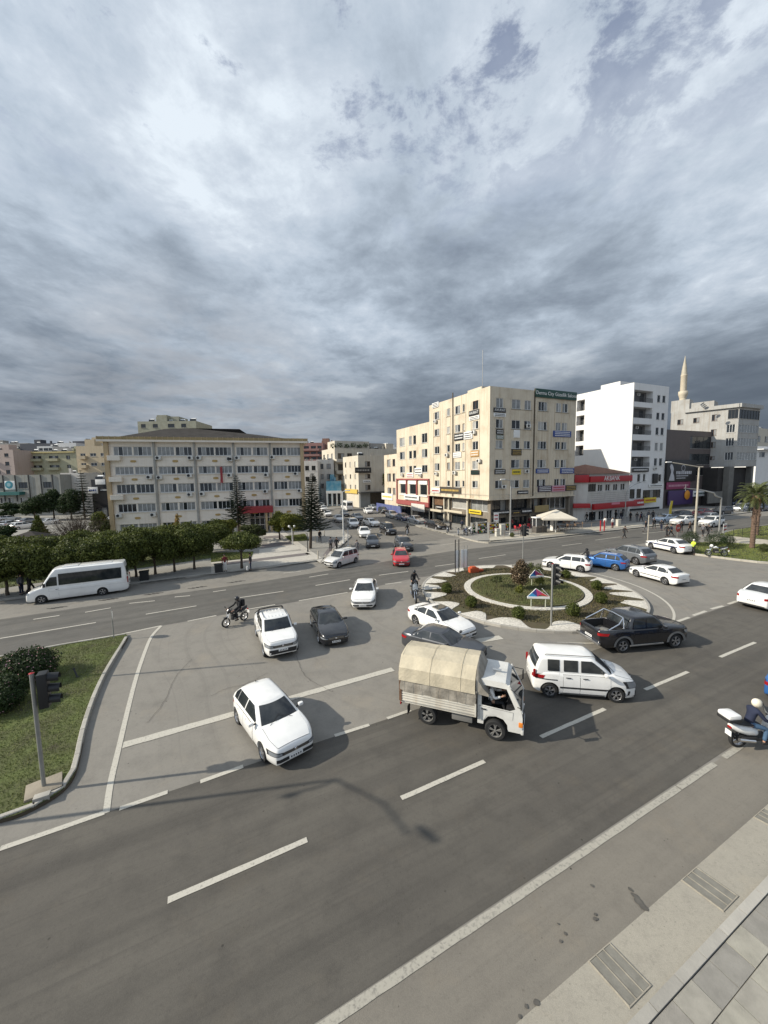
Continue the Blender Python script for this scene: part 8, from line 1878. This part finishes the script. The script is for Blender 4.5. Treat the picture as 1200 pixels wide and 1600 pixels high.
q = MB(); q.lathe([(rr_*1.0, zbal), (rr_*1.0, zc_), (rr_*1.06, zc_+.1), (rr_*1.06, zc_+.4), (rr_*.98, zc_+.5)], MMN, 20); link('upper_shaft', q.mesh('upper_shaft'), mn); q = MB(); q.lathe([(rr_*.98, zc_+.5), (rr_*.62, zc_+(zt_-zc_)*.5), (rr_*.15, zt_-.8), (.12, zt_-.4), (.03, zt_)], mat('minaret_cap', (.40, .36, .28), .6, var=.15), 18); link('cap', q.mesh('cap'), mn)
# ---- far right white buildings
Y10 = 118.; b10, F10 = simple('white_villa', 'bright white building at the right edge above the palm crown', at_depth(1180, Y10), az(66), 20, zat(1190, 697, Y10), 12, MATS['white_block_render'], [(zat(1190, 714, Y10), zat(1190, 706, Y10))], [(1.5, 5), (8, 11), (14, 17)], WF, styf='cd'); simple('cream_block', 'taller cream block behind the bright white one at the right edge', at_depth(1176, 135), az(60), 20, zat(1185, 668, 135), 12, mat('cream_render', (.55, .51, .42), .85, var=.1, streak=.2), [(zat(1185, 690, 135), zat(1185, 680, 135))], [(2, 5), (9, 12)], WF, styf='dc')
q = MB(); q.box((6, -.8, zat(1190, 702, Y10)), (12, 1.6, .25), MWA, F10.T); q.box((0, 0, 0), (.01, .01, .01), MWA); b10.child('balcony', q.mesh('balcony'))
# low skyline blocks that close the horizon
HB = 'low blocks along the horizon'
for i, (px, Y, w, py, mn_) in enumerate(((560, 190, 16, 696, 'grey_render'), (583, 210, 14, 699, 'white_house'), (610, 230, 18, 701, 'brown_render'), (-60, 170, 22, 702, 'sand_render'), (1230, 150, 22, 676, 'grey_render'), (1290, 190, 40, 690, 'cream_render'), (905, 200, 30, 712, 'grey_render'), (520, 240, 20, 703, 'white_house'))):
 simple('flats', ('grey block on the skyline right of the roof terrace', 'white block on the skyline left of the beige office wing', 'brown block hidden on the skyline behind the office wing', 'sand coloured block beyond the left edge of the photo', 'grey block beyond the right edge of the photo', 'cream block far beyond the right edge', 'grey block hidden behind the bank and the white block', 'white block far behind the terraced block')[i], at_depth(px, Y), az(90), w, zat(px, py, Y), 12, MATS[mn_], [(zat(px, py+8, Y), zat(px, py+4, Y))], [(1, 3), (6, 8), (11, 13)], WFD, styf='dd', grp=HB)
# ================================================================== STREET FURNITURE
M_pole = mat('painted_pole', (.30, .30, .28), .5, .3, var=.25, vscale=2); M_tlb = mat('signal_housing', (.012, .013, .014), .5); M_lens = mat('dark_lens', (.03, .025, .02), .2); M_rusty = mat('weathered_pole', (.42, .38, .31), .7, var=.3, vscale=2)
def empt(name, px, py, label, cat, group=None, z=.0, rz=0.): p = G(px, py, z); return empty(name, p, rz, label, cat, group)
def signal(px, py, top_py, label, face, heads=3, z=.12, side=1, fwd=0., base=True, pole_r=.055, hs=1., back=False):
 p = G(px, py, z); h = height(p, top_py)-z; e = empty('traffic_light', p, math.atan2(az(face).y, az(face).x), label, 'traffic light')
 q = MB(); q.tube([(0, 0, 0), (0, 0, h)], pole_r, M_pole, 10); q.lathe([(pole_r*1.3, h), (.001, h+.03)], M_red, 10); link('pole', q.mesh('pole'), e)
 q = MB(); F0 = fwd; q.box((F0, side*.20*hs, h-.52*hs), (.22*hs, .30*hs, .96*hs), M_tlb, bev=.03); q.box((0, side*.06, h-.2), (.05, .12, .04), M_pole); q.box((0, side*.06, h-.85*hs), (.05, .12, .04), M_pole); hd = link('signal_head', q.fix('signal_head'), e)
 for k in range(heads):
  zc = h-.20*hs-k*.31*hs; q = MB(); rows = []
  for t in (0, 1): rows.append([Vector((F0+.11*hs+t*.24*hs, side*.20*hs+.125*hs*math.cos(a)*(1), zc+.125*hs*math.sin(a)-.05*t)) for a in np.linspace(-.5, math.pi+.5, 12)])
  q.grid(rows, M_tlb); link('visor', q.mesh('visor'), hd); q = MB(); q.lathe([(.001, 0), (.11*hs, 0)], M_lens, 14, Matrix.Translation((F0+.115*hs, side*.20*hs, zc)) @ Matrix.Rotation(math.pi/2, 4, 'Z'), axis='Y'); link('lens', q.mesh('lens'), hd)
 if base: q = MB(); q.box((0, 0, .02), (.85, .75, .12), mat('concrete_base', (.30, .26, .20), .9, var=.3, bump=.5), bev=.02, rz=.2); link('base', q.fix('base'), e)
 return e
signal(69, 1231, 1052, 'three lamp traffic light on a grey pole in the left lawn, seen from the side', 62, z=.12, side=0, fwd=.24, hs=1.1)
signal(861, 978, 881, 'tall dark traffic light standing in the roundabout bed beside the triangular sign', 150, z=.14, side=1, base=False, hs=1.3)
signal(817, 873, 820, 'traffic light behind the roundabout on a thin grey pole', 80, z=.01, side=-1, base=False, hs=1.2)
p = G(66, 1248, .12); q = MB(); q.box((0, 0, .05), (.38, .22, .16), M_kerb, rz=.5, bev=.015); o = link('concrete_block', q.fix('concrete_block'), None, p); tag(o, 'small pale concrete block lying at the kerb under the left traffic light', 'block')
# dark stub leaning in the lawn
p = G(121, 1058, .12); q = MB(); q.tube([(0, 0, 0), (-.28, .18, .30)], .035, M_tlb, 8); q.tube([(-.28, .18, .30), (-.32, .20, .33)], .05, M_tlb, 8); q.box((0, 0, .01), (.12, .12, .03), M_tlb); o = link('stub_post', q.fix('stub_post'), None, p); tag(o, 'short dark leaning stub in the grass of the left island', 'post')
# thin sign seen edge on at the tip of the island
p = G(178, 997, .12); h = height(p, 953)-.12; e = empty('sign_post', p, 0, 'thin grey sign post at the tip of the left lawn island, seen edge on', 'sign'); q = MB(); q.tube([(0, 0, 0), (0, 0, h)], .03, M_pole, 8); link('pole', q.mesh('pole'), e); q = MB(); q.lathe([(.001, -.006), (.30, -.006), (.30, .006), (.001, .006)], M_whp, 18, Matrix.Translation((.02, 0, h-.35)) @ Matrix.Rotation(math.pi/2+.66, 4, 'Z'), axis='Y'); link('plate', q.mesh('plate'), e)
# street lamp just outside the frame whose shadow falls across the near road
sd_ = Vector((math.cos(R(SUN_SH)), math.sin(R(SUN_SH)), 0)); tn = math.tan(R(SUN_EL))
def caster(px, py, z): return G(px, py)-sd_*(z/tn)+Vector((0, 0, z))      # where a thing at height z must stand for its shadow to fall there
top = caster(530, 1218, 8.3); p = Vector((top.x, top.y, .1)); e = empty('street_lamp', p, 0, 'tall twin arm street lamp on the left island, outside the frame, casting the long shadow', 'street lamp')
q = MB(); q.tube([(0, 0, 0), (0, 0, 8.2)], [.08, .05], M_pole, 10); link('pole', q.mesh('pole'), e)
for c_, s in ((caster(668, 1303, 8.55)-p, 1), (caster(458, 1243, 8.3)-p, .6)):
 a = math.atan2(c_.y, c_.x); q = MB(); q.tube([(0, 0, 8.15), (c_.x*.5, c_.y*.5, c_.z*.5+4.18), tuple(c_*.97)], .04, M_pole, 8); link('arm', q.mesh('arm'), e)
 q = MB(); q.lathe([(.001, .38), (.07, .34), (.12, .1), (.11, -.2), (.05, -.35), (.001, -.36)], M_pole, 12, Matrix.Translation(c_) @ Matrix.Rotation(a-math.pi/2, 4, 'Z') @ Matrix.Diagonal((s, s, .45, 1)), axis='Y'); link('lamp_head', q.mesh('lamp_head'), e)
p = G(122, 1058); p = p-Vector((math.cos(R(10.5)), math.sin(R(10.5)), 0))*5.; p.z = .1
e = empty('sign_pole', p, 0, 'thin tall pole on the left island just outside the frame', 'pole'); q = MB(); q.tube([(0, 0, 0), (0, 0, 8.0)], .055, M_pole, 8); link('pole', q.mesh('pole'), e)
# poles with a pale panel on the roundabout edge
p = G(722, 893, .14); e = empty('notice_board', p, R(18), 'pale sign panels between four upright posts at the back left of the roundabout', 'sign'); 
for x, h, m, w in ((-.72, 3.1, M_tlb, .045), (-.35, 3.1, M_tlb, .045), (.2, 2.5, M_metal, .03), (.55, 2.5, M_metal, .03)): q = MB(); q.tube([(x, 0, 0), (x, 0, h)], w, m, 8); link('post', q.mesh('post'), e)
for x, w in ((-.52, .30), (.02, .30), (.40, .30)): q = MB(); q.box((x, .02, 1.25), (w, .03, 1.7), M_whp, bev=.01); link('panel', q.fix('panel'), e)
q = MB(); M_or = mat('orange_plastic', (.48, .09, .03), .6, var=.25); q.prism([(-.45, -.3), (.45, -.3), (.35, .3), (-.35, .3)], 0, .45, M_or); q.box((0, 0, .50), (.5, .45, .12), M_or, bev=.04); q.box((.75, .05, .12), (.6, .4, .22), M_or, bev=.05); o = link('plastic_barrier', q.fix('plastic_barrier'), None, G(739, 894, .14), .3); tag(o, 'faded orange plastic block beside the posts at the back of the roundabout', 'barrier')
# triangular sign sculptures
M_tri = [mat('panel_sky_blue', (.05, .28, .55), .5), mat('panel_navy', (.05, .06, .25), .5), mat('panel_magenta', (.45, .05, .16), .5), mat('panel_red', (.55, .06, .06), .5), mat('panel_grey', (.45, .45, .47), .5)]
for (x, y, w, h, lab, hd) in ((841, 949, 1.45, 1.30, 'white framed triangular sign with blue, magenta and red facets, the nearer of two', -8), (838, 914, 1.25, 1.25, 'small triangular blue and red sign, the farther of two on the roundabout', 8)):
 p = G(x, y, .26); e = empty('triangular_sign', p, R(hd), lab, 'sign'); zb0 = .62
 for sx_ in (-.32, .32): q = MB(); q.tube([(sx_*w, 0, 0), (sx_*w, 0, zb0)], .035, mat('pale_post', (.45, .46, .36), .7), 8); link('post', q.mesh('post'), e)
 q = MB(); q.box((0, 0, zb0+.06), (w, .10, .14), M_whp, bev=.01); q.tube([(-w/2, 0, zb0+.1), (-.12*w, 0, h)], .025, M_whp, 6); q.tube([(-.12*w, 0, h), (w/2, 0, zb0+.1)], .025, M_whp, 6); q.tube([(w*.15, .01, h*1.02), (w*.5, .01, zb0+.15)], .02, M_whp, 6); link('frame', q.mesh('frame'), e)
 A, B, C = Vector((-w/2, 0, zb0+.13)), Vector((-.12*w, 0, h)), Vector((w/2, 0, zb0+.13)); m1 = A.lerp(B, .5); m2 = B.lerp(C, .5); m3 = A.lerp(C, .45)
 for k, (tri, mm) in enumerate((((A, m1, m3), M_tri[0]), ((m1, B, m3), M_tri[1]), ((B, m2, m3), M_tri[2]), ((m2, C, m2.lerp(m3, .55)), M_tri[3]))):
  q = MB(); v = [t_+Vector((0, -.02, 0)) for t_ in tri]+[t_+Vector((0, .02, 0)) for t_ in tri]; q.add(v, [(0, 1, 2), (5, 4, 3), (0, 3, 4, 1), (1, 4, 5, 2), (2, 5, 3, 0)], mm); link('facet', q.mesh('facet'), e)
# lamp posts
def lamp(px, py, top, label, arm, head, z=.15, r=.10, m=M_rusty, name='street_lamp', cat='street lamp', armz=0., tip=True):
 p = G(px, py, z); h = height(p, top)-z; e = empty(name, p, 0, label, cat); q = MB(); q.tube([(0, 0, 0), (0, 0, h)], [r*1.2, r*.75], m, 10); q.lathe([(r*2, 0), (r*2, .05), (r*1.3, .3)], m, 10); link('pole', q.mesh('pole'), e)
 for a in arm: q = MB(); q.tube([Vector((0, 0, h-.05))]+[Vector(v)+Vector((0, 0, h)) for v in a], r*.5, m, 8); link('arm', q.mesh('arm'), e)
 for a in head: q = MB(); q.box((0, 0, 0), (.75, .26, .14), M_whp, bev=.06, rz=a[3]); link('lamp_head', q.fix('lamp_head'), e, (a[0], a[1], a[2]+h))
 return e
lamp(1085, 846, 729, 'tall cream lamp post with a single long arm to the left, on the right lawn', [((-3.4, 0, .55),), ((.5, 0, -.05),)], [(-3.9, 0, .62, .1)], z=.16, r=.13)
p = G(1123, 838, .1); h = height(p, 768); e = empty('signal_mast', p, 0, 'grey curved mast arching over the road beside the tall cream lamp post', 'mast'); q = MB(); P = [Vector((0, 0, 0)), Vector((0, 0, h*.6)), Vector((0, 0, h*.85))]+[Vector((-1.2*math.sin(a), 0, h*.85+1.2*(1-math.cos(a))*.9)) for a in (.4, .8, 1.2)]+[Vector((-3, 0, h+.2)), Vector((-5.2, 0, h+.45))]
q.tube(P, [.11]*6+[.07, .05], M_metal, 10); link('pole', q.mesh('pole'), e); q = MB(); q.box((-5.0, 0, h+.5), (.06, .06, .9), M_metal); link('bracket', q.mesh('bracket'), e)
def sgn(px, py, top, label, w, hh, m, shape='rect', text=None, z=.15, tm=None, lines=0, rz=0., pr=.035, cat='sign'):
 p = G(px, py, z); h = height(p, top)-z; e = empty('road_sign', p, R(rz), label, cat); q = MB(); q.tube([(0, .04, 0), (0, .04, h)], pr, M_pole, 8); link('pole', q.mesh('pole'), e)
 q = MB()
 if shape == 'oct': q.prism([(w/2*math.cos(math.pi/8+k*math.pi/4)/.92, w/2*math.sin(math.pi/8+k*math.pi/4)/.92) for k in range(8)], -.01, .01, m, Matrix.Translation((0, -.02, h-w/2)) @ Matrix.Rotation(math.pi/2, 4, 'X'))
 else: q.box((0, -.02, h-hh/2), (w, .03, hh), m, bev=.01)
 pl = link('plate', q.mesh('plate'), e)
 if text: link('lettering', text_mesh(text, w*.34, tm or M_whp, .004), pl, (0, -.05, h-w/2))
 if lines:
  q = MB(); rg = random.Random(px)
  for i in range(lines):
   x = -w*.4
   while x < w*.36: L_ = rg.uniform(.05, .14); q.box((x+L_/2, -.045, h-hh*(i+.75)/(lines+.5)), (L_, .01, hh*.4/(lines+.5)), tm or M_red); x += L_+.03
  link('lettering', q.mesh('lettering'), pl)
 return e
sgn(1058, 848, 819, 'red octagonal stop sign with white letters on a grey pole', 1.0, 1.0, M_red, 'oct', 'DUR', z=.1, rz=28)
sgn(1131, 848, 818, 'white rectangular notice with red letters at the edge of the right lawn', 1.5, 1.1, M_whp, lines=2, rz=35, z=.15)
sgn(775, 838, 801, 'white notice with red letters on a pole at the office block corner', .75, 1.3, M_whp, lines=2, rz=12)
q = MB(); q.tube([(0, 0, 0), (0, 0, height(G(1012, 845), 805))], .07, M_rusty, 8); q.box((0, 0, .02), (.3, .3, .06), M_rusty); o = link('post', q.mesh('post'), None, G(1012, 845)); tag(o, 'bare pale post standing on the far road behind the patrol car', 'post')
lamp(797, 836, 750, 'grey lamp post with two small lamps at the office block corner', [((-1.2, -.3, .1),)], [(-1.3, -.32, .12, .2)], m=M_metal, r=.11)
p = G(976, 818, .15); h = height(p, 762); e = empty('street_lamp', p, 0, 'thin curved street lamp in front of the bank', 'street lamp'); q = MB(); q.tube([(0, 0, 0), (0, 0, h*.75), (.35, .1, h*.93), (1.6, .4, h*1.05), (4.2, 1.2, h*1.16)], [.09, .07, .06, .05, .04], M_metal, 8); link('pole', q.mesh('pole'), e); q = MB(); q.box((0, 0, 0), (.7, .22, .1), M_whp, bev=.04, rz=.28); link('lamp_head', q.fix('lamp_head'), e, (4.5, 1.3, h*1.17))
lamp(537, 849, 768, 'slim white lamp post at the plaza corner by the side street', [((.5, .0, .1),)], [(.7, 0, .12, 0.)], m=M_steelw, r=.08)
q = MB(); q.tube([(0, 0, 0), (0, 0, height(G(544, 853), 826))], .05, M_steelw, 8); q.box((0, 0, .05), (.25, .25, .1), M_steelw); o = link('post', q.mesh('post'), None, G(544, 853, .14)); tag(o, 'short white post right of the slim lamp post on the plaza corner', 'post')
lamp(481, 862, 833, 'dark low lamp post left of the leaning pine trunk', [((-.2, 0, .05),)], [], m=M_tlb, r=.05)
p = G(457, 851, .14); e = empty('garden_lamp', p, 0, 'white double headed garden lamp before the round trees', 'street lamp'); q = MB(); q.tube([(0, 0, 0), (0, 0, 2.3)], .05, M_steelw, 8); q.tube([(-.35, 0, 2.3), (.35, 0, 2.3)], .03, M_steelw, 6); link('pole', q.mesh('pole'), e)
for s_ in (-.35, .35): q = MB(); q.lathe([(.001, .17), (.12, .12), (.17, 0), (.12, -.12), (.001, -.17)], M_whp, 12); link('globe', q.mesh('globe'), e, (s_, 0, 2.5))
# pavement rail
def rail(name, pts, label, h=.85, step=2.2, m=None, mid=1, z=.16, cat='railing', group=None, r=.028):
 m = m or M_rusty; e = empty(name, pts[0], 0, label, cat, group); o = pts[0]; q = MB()
 for k in range(1+mid): q.tube([p-o+Vector((0, 0, z+h*(1-.5*k))) for p in pts], r*(.9 if k else 1), m, 6)
 link('rail', q.mesh('rail'), e)
 for a, b in zip(pts, pts[1:]):
  n = max(1, round((b-a).length/step))
  for i in range(n+(1 if b is pts[-1] else 0)): c = a.lerp(b, i/n)-o; q = MB(); q.tube([c+Vector((0, 0, z-.02)), c+Vector((0, 0, z+h))], r, m, 6); link('post', q.mesh('post'), e)
 return e
rail('pavement_rail', [G(765, 842), G(831, 836), G(938, 824.5)], 'low brown steel railing along the planted verge of the shop pavement', m=mat('brown_steel', (.22, .17, .13), .6), mid=0)
for i, x in enumerate((938, 944)):
 q = MB(); q.tube([(0, 0, 0), (0, 0, 1.6)], .09, M_red, 8); q.lathe([(.1, 1.6), (.001, 1.68)], M_red, 8); o = link('bollard', q.mesh('bollard'), None, G(x, 830-i*.7, .15)); tag(o, 'thick red post at the end of the pavement railing, '+('left' if i == 0 else 'right')+' one', 'bollard', 'red posts')
rail('lawn_fence', [G(1145, 843), G(1200, 836), G(1260, 829)], 'dark post and rail fence along the back of the right lawn', h=1.3, m=M_tlb, mid=1, z=.1)
rail('street_barrier', [G(513, 828), G(540, 828), G(523, 815)], 'grey tube barrier round the plaza corner by the queueing cars', h=.9, m=M_metal, mid=1)
for i, (x, y) in enumerate(((509, 879.5), (497, 873), (521, 869), (493, 848), (507, 838))):
 q = MB(); q.lathe([(.07, 0), (.07, .85), (.05, .92), (.001, .95)], M_rusty, 10); o = link('bollard', q.mesh('bollard'), None, G(x, y, .14)); tag(o, ('stone bollard at the plaza corner nearest the white people carrier', 'stone bollard second from the plaza corner by the crossing bands', 'stone bollard behind the white people carrier', 'stone bollard beside the leaning pine', 'stone bollard at the back of the plaza corner')[i], 'bollard', 'plaza bollards')
for i, (x, y) in enumerate(((226, 906), (342, 894))):
 q = MB(); q.prism([(-.35, -.3), (.35, -.3), (.35, .3), (-.35, .3)], 0, .75, M_tlb); q.box((0, 0, .79), (.8, .7, .08), M_tlb, bev=.02); o = link('litter_bin', q.fix('litter_bin'), None, G(x, y, .14), .5); tag(o, ('dark square litter bin right of the minibus tail under the clipped trees', 'small dark litter bin beside the person in dark red')[i], 'bin', 'litter bins')
# cafe parasol, kiosk, clutter
p = G(868, 832, .15); e = empty('parasol', p, R(-10), 'big square cream parasol over the cafe terrace', 'parasol'); zt_ = 3.0; q = MB(); q.tube([(0, 0, 0), (0, 0, zt_)], .06, M_steelw, 8); link('pole', q.mesh('pole'), e); s = 2.35
q = MB(); M_par = mat('parasol_cloth', (.58, .53, .44), .85, var=.1); cs = [(-s, -s), (s, -s), (s, s), (-s, s)]
for a, b in zip(cs, cs[1:]+cs[:1]): q.add([(a[0], a[1], zt_-.6), (b[0], b[1], zt_-.6), (0, 0, zt_+.55)], [(0, 1, 2)], M_par); q.add([(a[0], a[1], zt_-.6), (b[0], b[1], zt_-.6), (b[0], b[1], zt_-.85), (a[0], a[1], zt_-.85)], [(0, 1, 2, 3)], M_par)
link('canopy', q.mesh('canopy'), e); q = MB()
for a in cs: q.tube([(0, 0, zt_+.5), (a[0], a[1], zt_-.62)], .02, M_metal, 5)
link('rib', q.mesh('rib'), e)
M_wood = mat('cafe_wood', (.16, .10, .06), .7, var=.2)
def table(x, y, lab, g='cafe tables'):
 e = empt('cafe_table', x, y, lab, 'table', g, .15); q = MB(); q.lathe([(.001, .74), (.40, .74), (.40, .71), (.001, .71)], M_wood, 16); link('table_top', q.mesh('table_top'), e); q = MB(); q.tube([(0, 0, 0), (0, 0, .71)], .035, M_tlb, 6); q.lathe([(.25, 0), (.2, .03), (.03, .05)], M_tlb, 12); link('pedestal', q.mesh('pedestal'), e)
def chair(x, y, rz, lab, m=None, g='cafe chairs'):
 m = m or M_wood; e = empt('cafe_chair', x, y, lab, 'chair', g, .15, R(rz)); q = MB(); q.box((0, 0, .45), (.44, .44, .04), m, bev=.015); link('seat', q.fix('seat'), e); q = MB(); q.box((-.20, 0, .72), (.03, .42, .36), m, bev=.01); link('backrest', q.fix('backrest'), e)
 for a in (-.18, .18):
  for b in (-.18, .18): q = MB(); q.tube([(a, b, 0), (a, b, .44)], .018, m, 5); link('leg', q.mesh('leg'), e)
for i, (x, y) in enumerate(((878, 829), (892, 827), (903, 824), (884, 823))): table(x, y, 'round brown cafe table under the cream parasol, '+('front left', 'front right', 'far right', 'back')[i])
M_rc = mat('red_plastic', (.40, .02, .03), .5)
for i, (x, y, r_) in enumerate(((873, 830, 10), (884, 830, 170), (888, 827, 20), (897, 827, 200), (899, 823, 0), (908, 824, 180), (880, 822, 90), (889, 822, 250))): chair(x, y, r_, 'brown cafe chair under the cream parasol, '+('outermost left one at the front', 'right of the front left table', 'between the two front tables', 'right of the front right table', 'behind the front right table', 'outermost right one', 'back left one', 'back middle one')[i])
for i, (x, y, r_) in enumerate(((806, 830, 30), (811, 828, 200), (826, 826, 60), (831, 824, 120), (835, 826, 0))): chair(x, y, r_, 'red plastic chair by the shops, '+('outer left one', 'inner left one', 'left of the kiosk', 'behind the kiosk', 'touching the kiosk')[i], M_rc, 'red plastic chairs')
p = G(843, 832, .15); e = empty('snack_kiosk', p, R(15), 'white glazed snack kiosk on the corner pavement', 'kiosk'); q = MB(); q.box((0, 0, .5), (1.9, 1., 1.0), mat('kiosk_dark', (.10, .09, .08), .6, var=.3), bev=.03); link('counter', q.fix('counter'), e); q = MB(); q.box((0, 0, 2.35), (2.2, 1.3, .16), M_whp, bev=.04); link('roof', q.fix('roof'), e)
for a in (-.95, .95):
 for b in (-.45, .45): q = MB(); q.box((a, b, 1.65), (.07, .07, 1.3), M_whp); link('post', q.mesh('post'), e)
q = MB(); q.box((.0, .40, 1.6), (1.7, .03, 1.1), WC); link('pane', q.mesh('pane'), e)
p = G(865, 829, .15); e = empty('drinks_fridge', p, R(15), 'tall white drinks fridge right of the snack kiosk', 'fridge'); q = MB(); q.box((0, 0, 1.0), (.8, .7, 2.0), M_whp, bev=.04); link('cabinet', q.fix('cabinet'), e); q = MB(); q.box((0, -.36, 1.05), (.66, .02, 1.5), WC); link('door', q.mesh('door'), e)
M_util = mat('utility_box', (.50, .48, .42), .7, var=.2)
for i, (x, y, w, h, lab) in enumerate(((785, 835, .8, 1.5, 'beige utility cabinet at the office block corner, larger one'), (777, 838, .6, 1.1, 'beige utility cabinet at the office block corner, smaller one'), (966, 822, .7, 1.1, 'pale utility cabinet in front of the bank'))):
 q = MB(); q.box((0, 0, h/2), (w, .45, h), M_util, bev=.03); q.box((0, 0, h+.02), (w+.08, .52, .05), M_util); q.box((0, -.23, h*.5), (w*.8, .015, h*.8), M_util, bev=.005); o = link('utility_cabinet', q.fix('utility_cabinet'), None, G(x, y, .15), R(20)); tag(o, lab, 'cabinet')
# crates and shelves of goods before the shops
rg = random.Random(2)
cc = [('red', M_rc), ('yellow', M_yelp), ('green', mat('crate_green', (.04, .16, .05), .6)), ('dark', M_tlb), ('white', M_whp)]
spots_ = [(752, 833, 'goods shelf with pale boxes left of the corner column', 1.8), (744, 832, 'goods shelf at the yellow signed corner shop', 1.6), (770, 833, 'goods shelf right of the corner column', 1.7), (788, 829, 'low goods shelf behind the corner lamp post', 1.2)]
for x, y, lab, h in spots_:
 e = empt('goods_shelf', x, y, lab, 'shelf', 'goods shelves outside the corner shop', .15, R(25)); q = MB()
 for k in range(4): q.box((0, 0, .1+k*h/3.4), (1.8, .5, .04), M_metal)
 for a in (-.9, .9): q.box((a, 0, h/2), (.04, .5, h), M_metal)
 link('rack', q.mesh('rack'), e); q = MB()
 for k in range(3):
  for j in range(7): q.box((-.78+j*.26, 0, .1+k*h/3.4+.14), (.2, .36, rg.uniform(.14, .3)), rg.choice(cc)[1])
 link('goods', q.mesh('goods'), e)
# bicycles before the yellow sign
def bicycle(x, y, rz, lab, m):
 e = empt('bicycle', x, y, lab, 'bicycle', 'bicycles outside the shop', .15, R(rz))
 for a in (-.52, .52): q = MB(); q.lathe([(.31, -.015), (.34, -.012), (.34, .012), (.31, .015), (.31, -.015)], M_tyre, 18, Matrix.Translation((a, 0, .34)), axis='Y'); link('wheel', q.mesh('wheel'), e)
 q = MB(); P = lambda x_, z_: (x_, 0, z_)
 for a, b in ((P(-.52, .34), P(-.08, .30)), (P(-.08, .30), P(-.20, .85)), (P(-.20, .80), P(.36, .82)), (P(-.08, .30), P(.38, .75)), (P(-.52, .34), P(-.18, .76)), (P(.52, .34), P(.36, .95))): q.tube([a, b], .017, m, 6)
 link('frame', q.mesh('frame'), e); q = MB(); q.tube([(.30, -.26, .98), (.36, 0, .97), (.30, .26, .98)], .014, M_tlb, 6); link('handlebar', q.mesh('handlebar'), e); q = MB(); q.box((-.22, 0, .90), (.26, .13, .05), M_tlb, bev=.02); link('saddle', q.fix('saddle'), e)
for i, x in enumerate((1000, 1006, 1012, 1018, 1024, 1031)): bicycle(x, 811-i*.4, 60+i*9, ('leftmost bicycle of the row outside the shops', 'second bicycle from the left outside the shops', 'third bicycle from the left outside the shops', 'fourth bicycle from the left outside the shops', 'fifth bicycle from the left outside the shops', 'rightmost bicycle by the yellow banner')[i], (PR, PB, PBl, PB, PSi, PB)[i])
e = empt('feather_banner', 1044, 812, 'leaning yellow feather banner by the bicycles', 'banner', None, .15, R(20)); q = MB(); q.tube([(0, 0, 0), (.1, 0, 2.2), (.5, 0, 3.6)], .025, M_steelw, 6); link('pole', q.mesh('pole'), e); q = MB(); q.grid([[Vector((.06+.36*t*t+s_*.85*(1-.25*t), .05*math.sin(t*4), .5+3.0*t)) for s_ in (0, .5, 1)] for t in np.linspace(0, 1, 8)], M_yelp); link('cloth', q.mesh('cloth'), e)
# grey roofed kiosk behind the clipped trees at the left
p = G(52, 872, .14); e = empty('garden_kiosk', p, R(10), 'low kiosk with a broad grey slate roof behind the clipped trees', 'kiosk'); q = MB(); q.box((0, 0, 1.1), (2.8, 2.2, 2.2), M_shopw, bev=.02); link('wall', q.mesh('wall'), e); q = MB(); s = 2.3
for a, b in zip([(-s, -s), (s, -s), (s, s), (-s, s)], [(s, -s), (s, s), (-s, s), (-s, -s)]): q.add([(a[0]*1.2, a[1], 2.15), (b[0]*1.2, b[1], 2.15), (0, 0, 3.3)], [(0, 1, 2)], MATS['slate_roof']); 
q.box((0, 0, 2.12), (2*s*1.2, 2*s, .06), MATS['slate_roof']); link('roof', q.mesh('roof'), e)
q = MB(); d0 = G(228, 842); d1 = G(150, 850); rail('garden_wall', [G(60, 866, 0), G(150, 858, 0), G(180, 850, 0)], 'pale low garden wall behind the bare shrub', h=.9, m=M_rusty, mid=1)
# power line across the right
q = MB(); P = [Vector((60+8*k, 78+3.2*k, 20.5-.25*k+.06*(k-4)**2)) for k in range(9)]
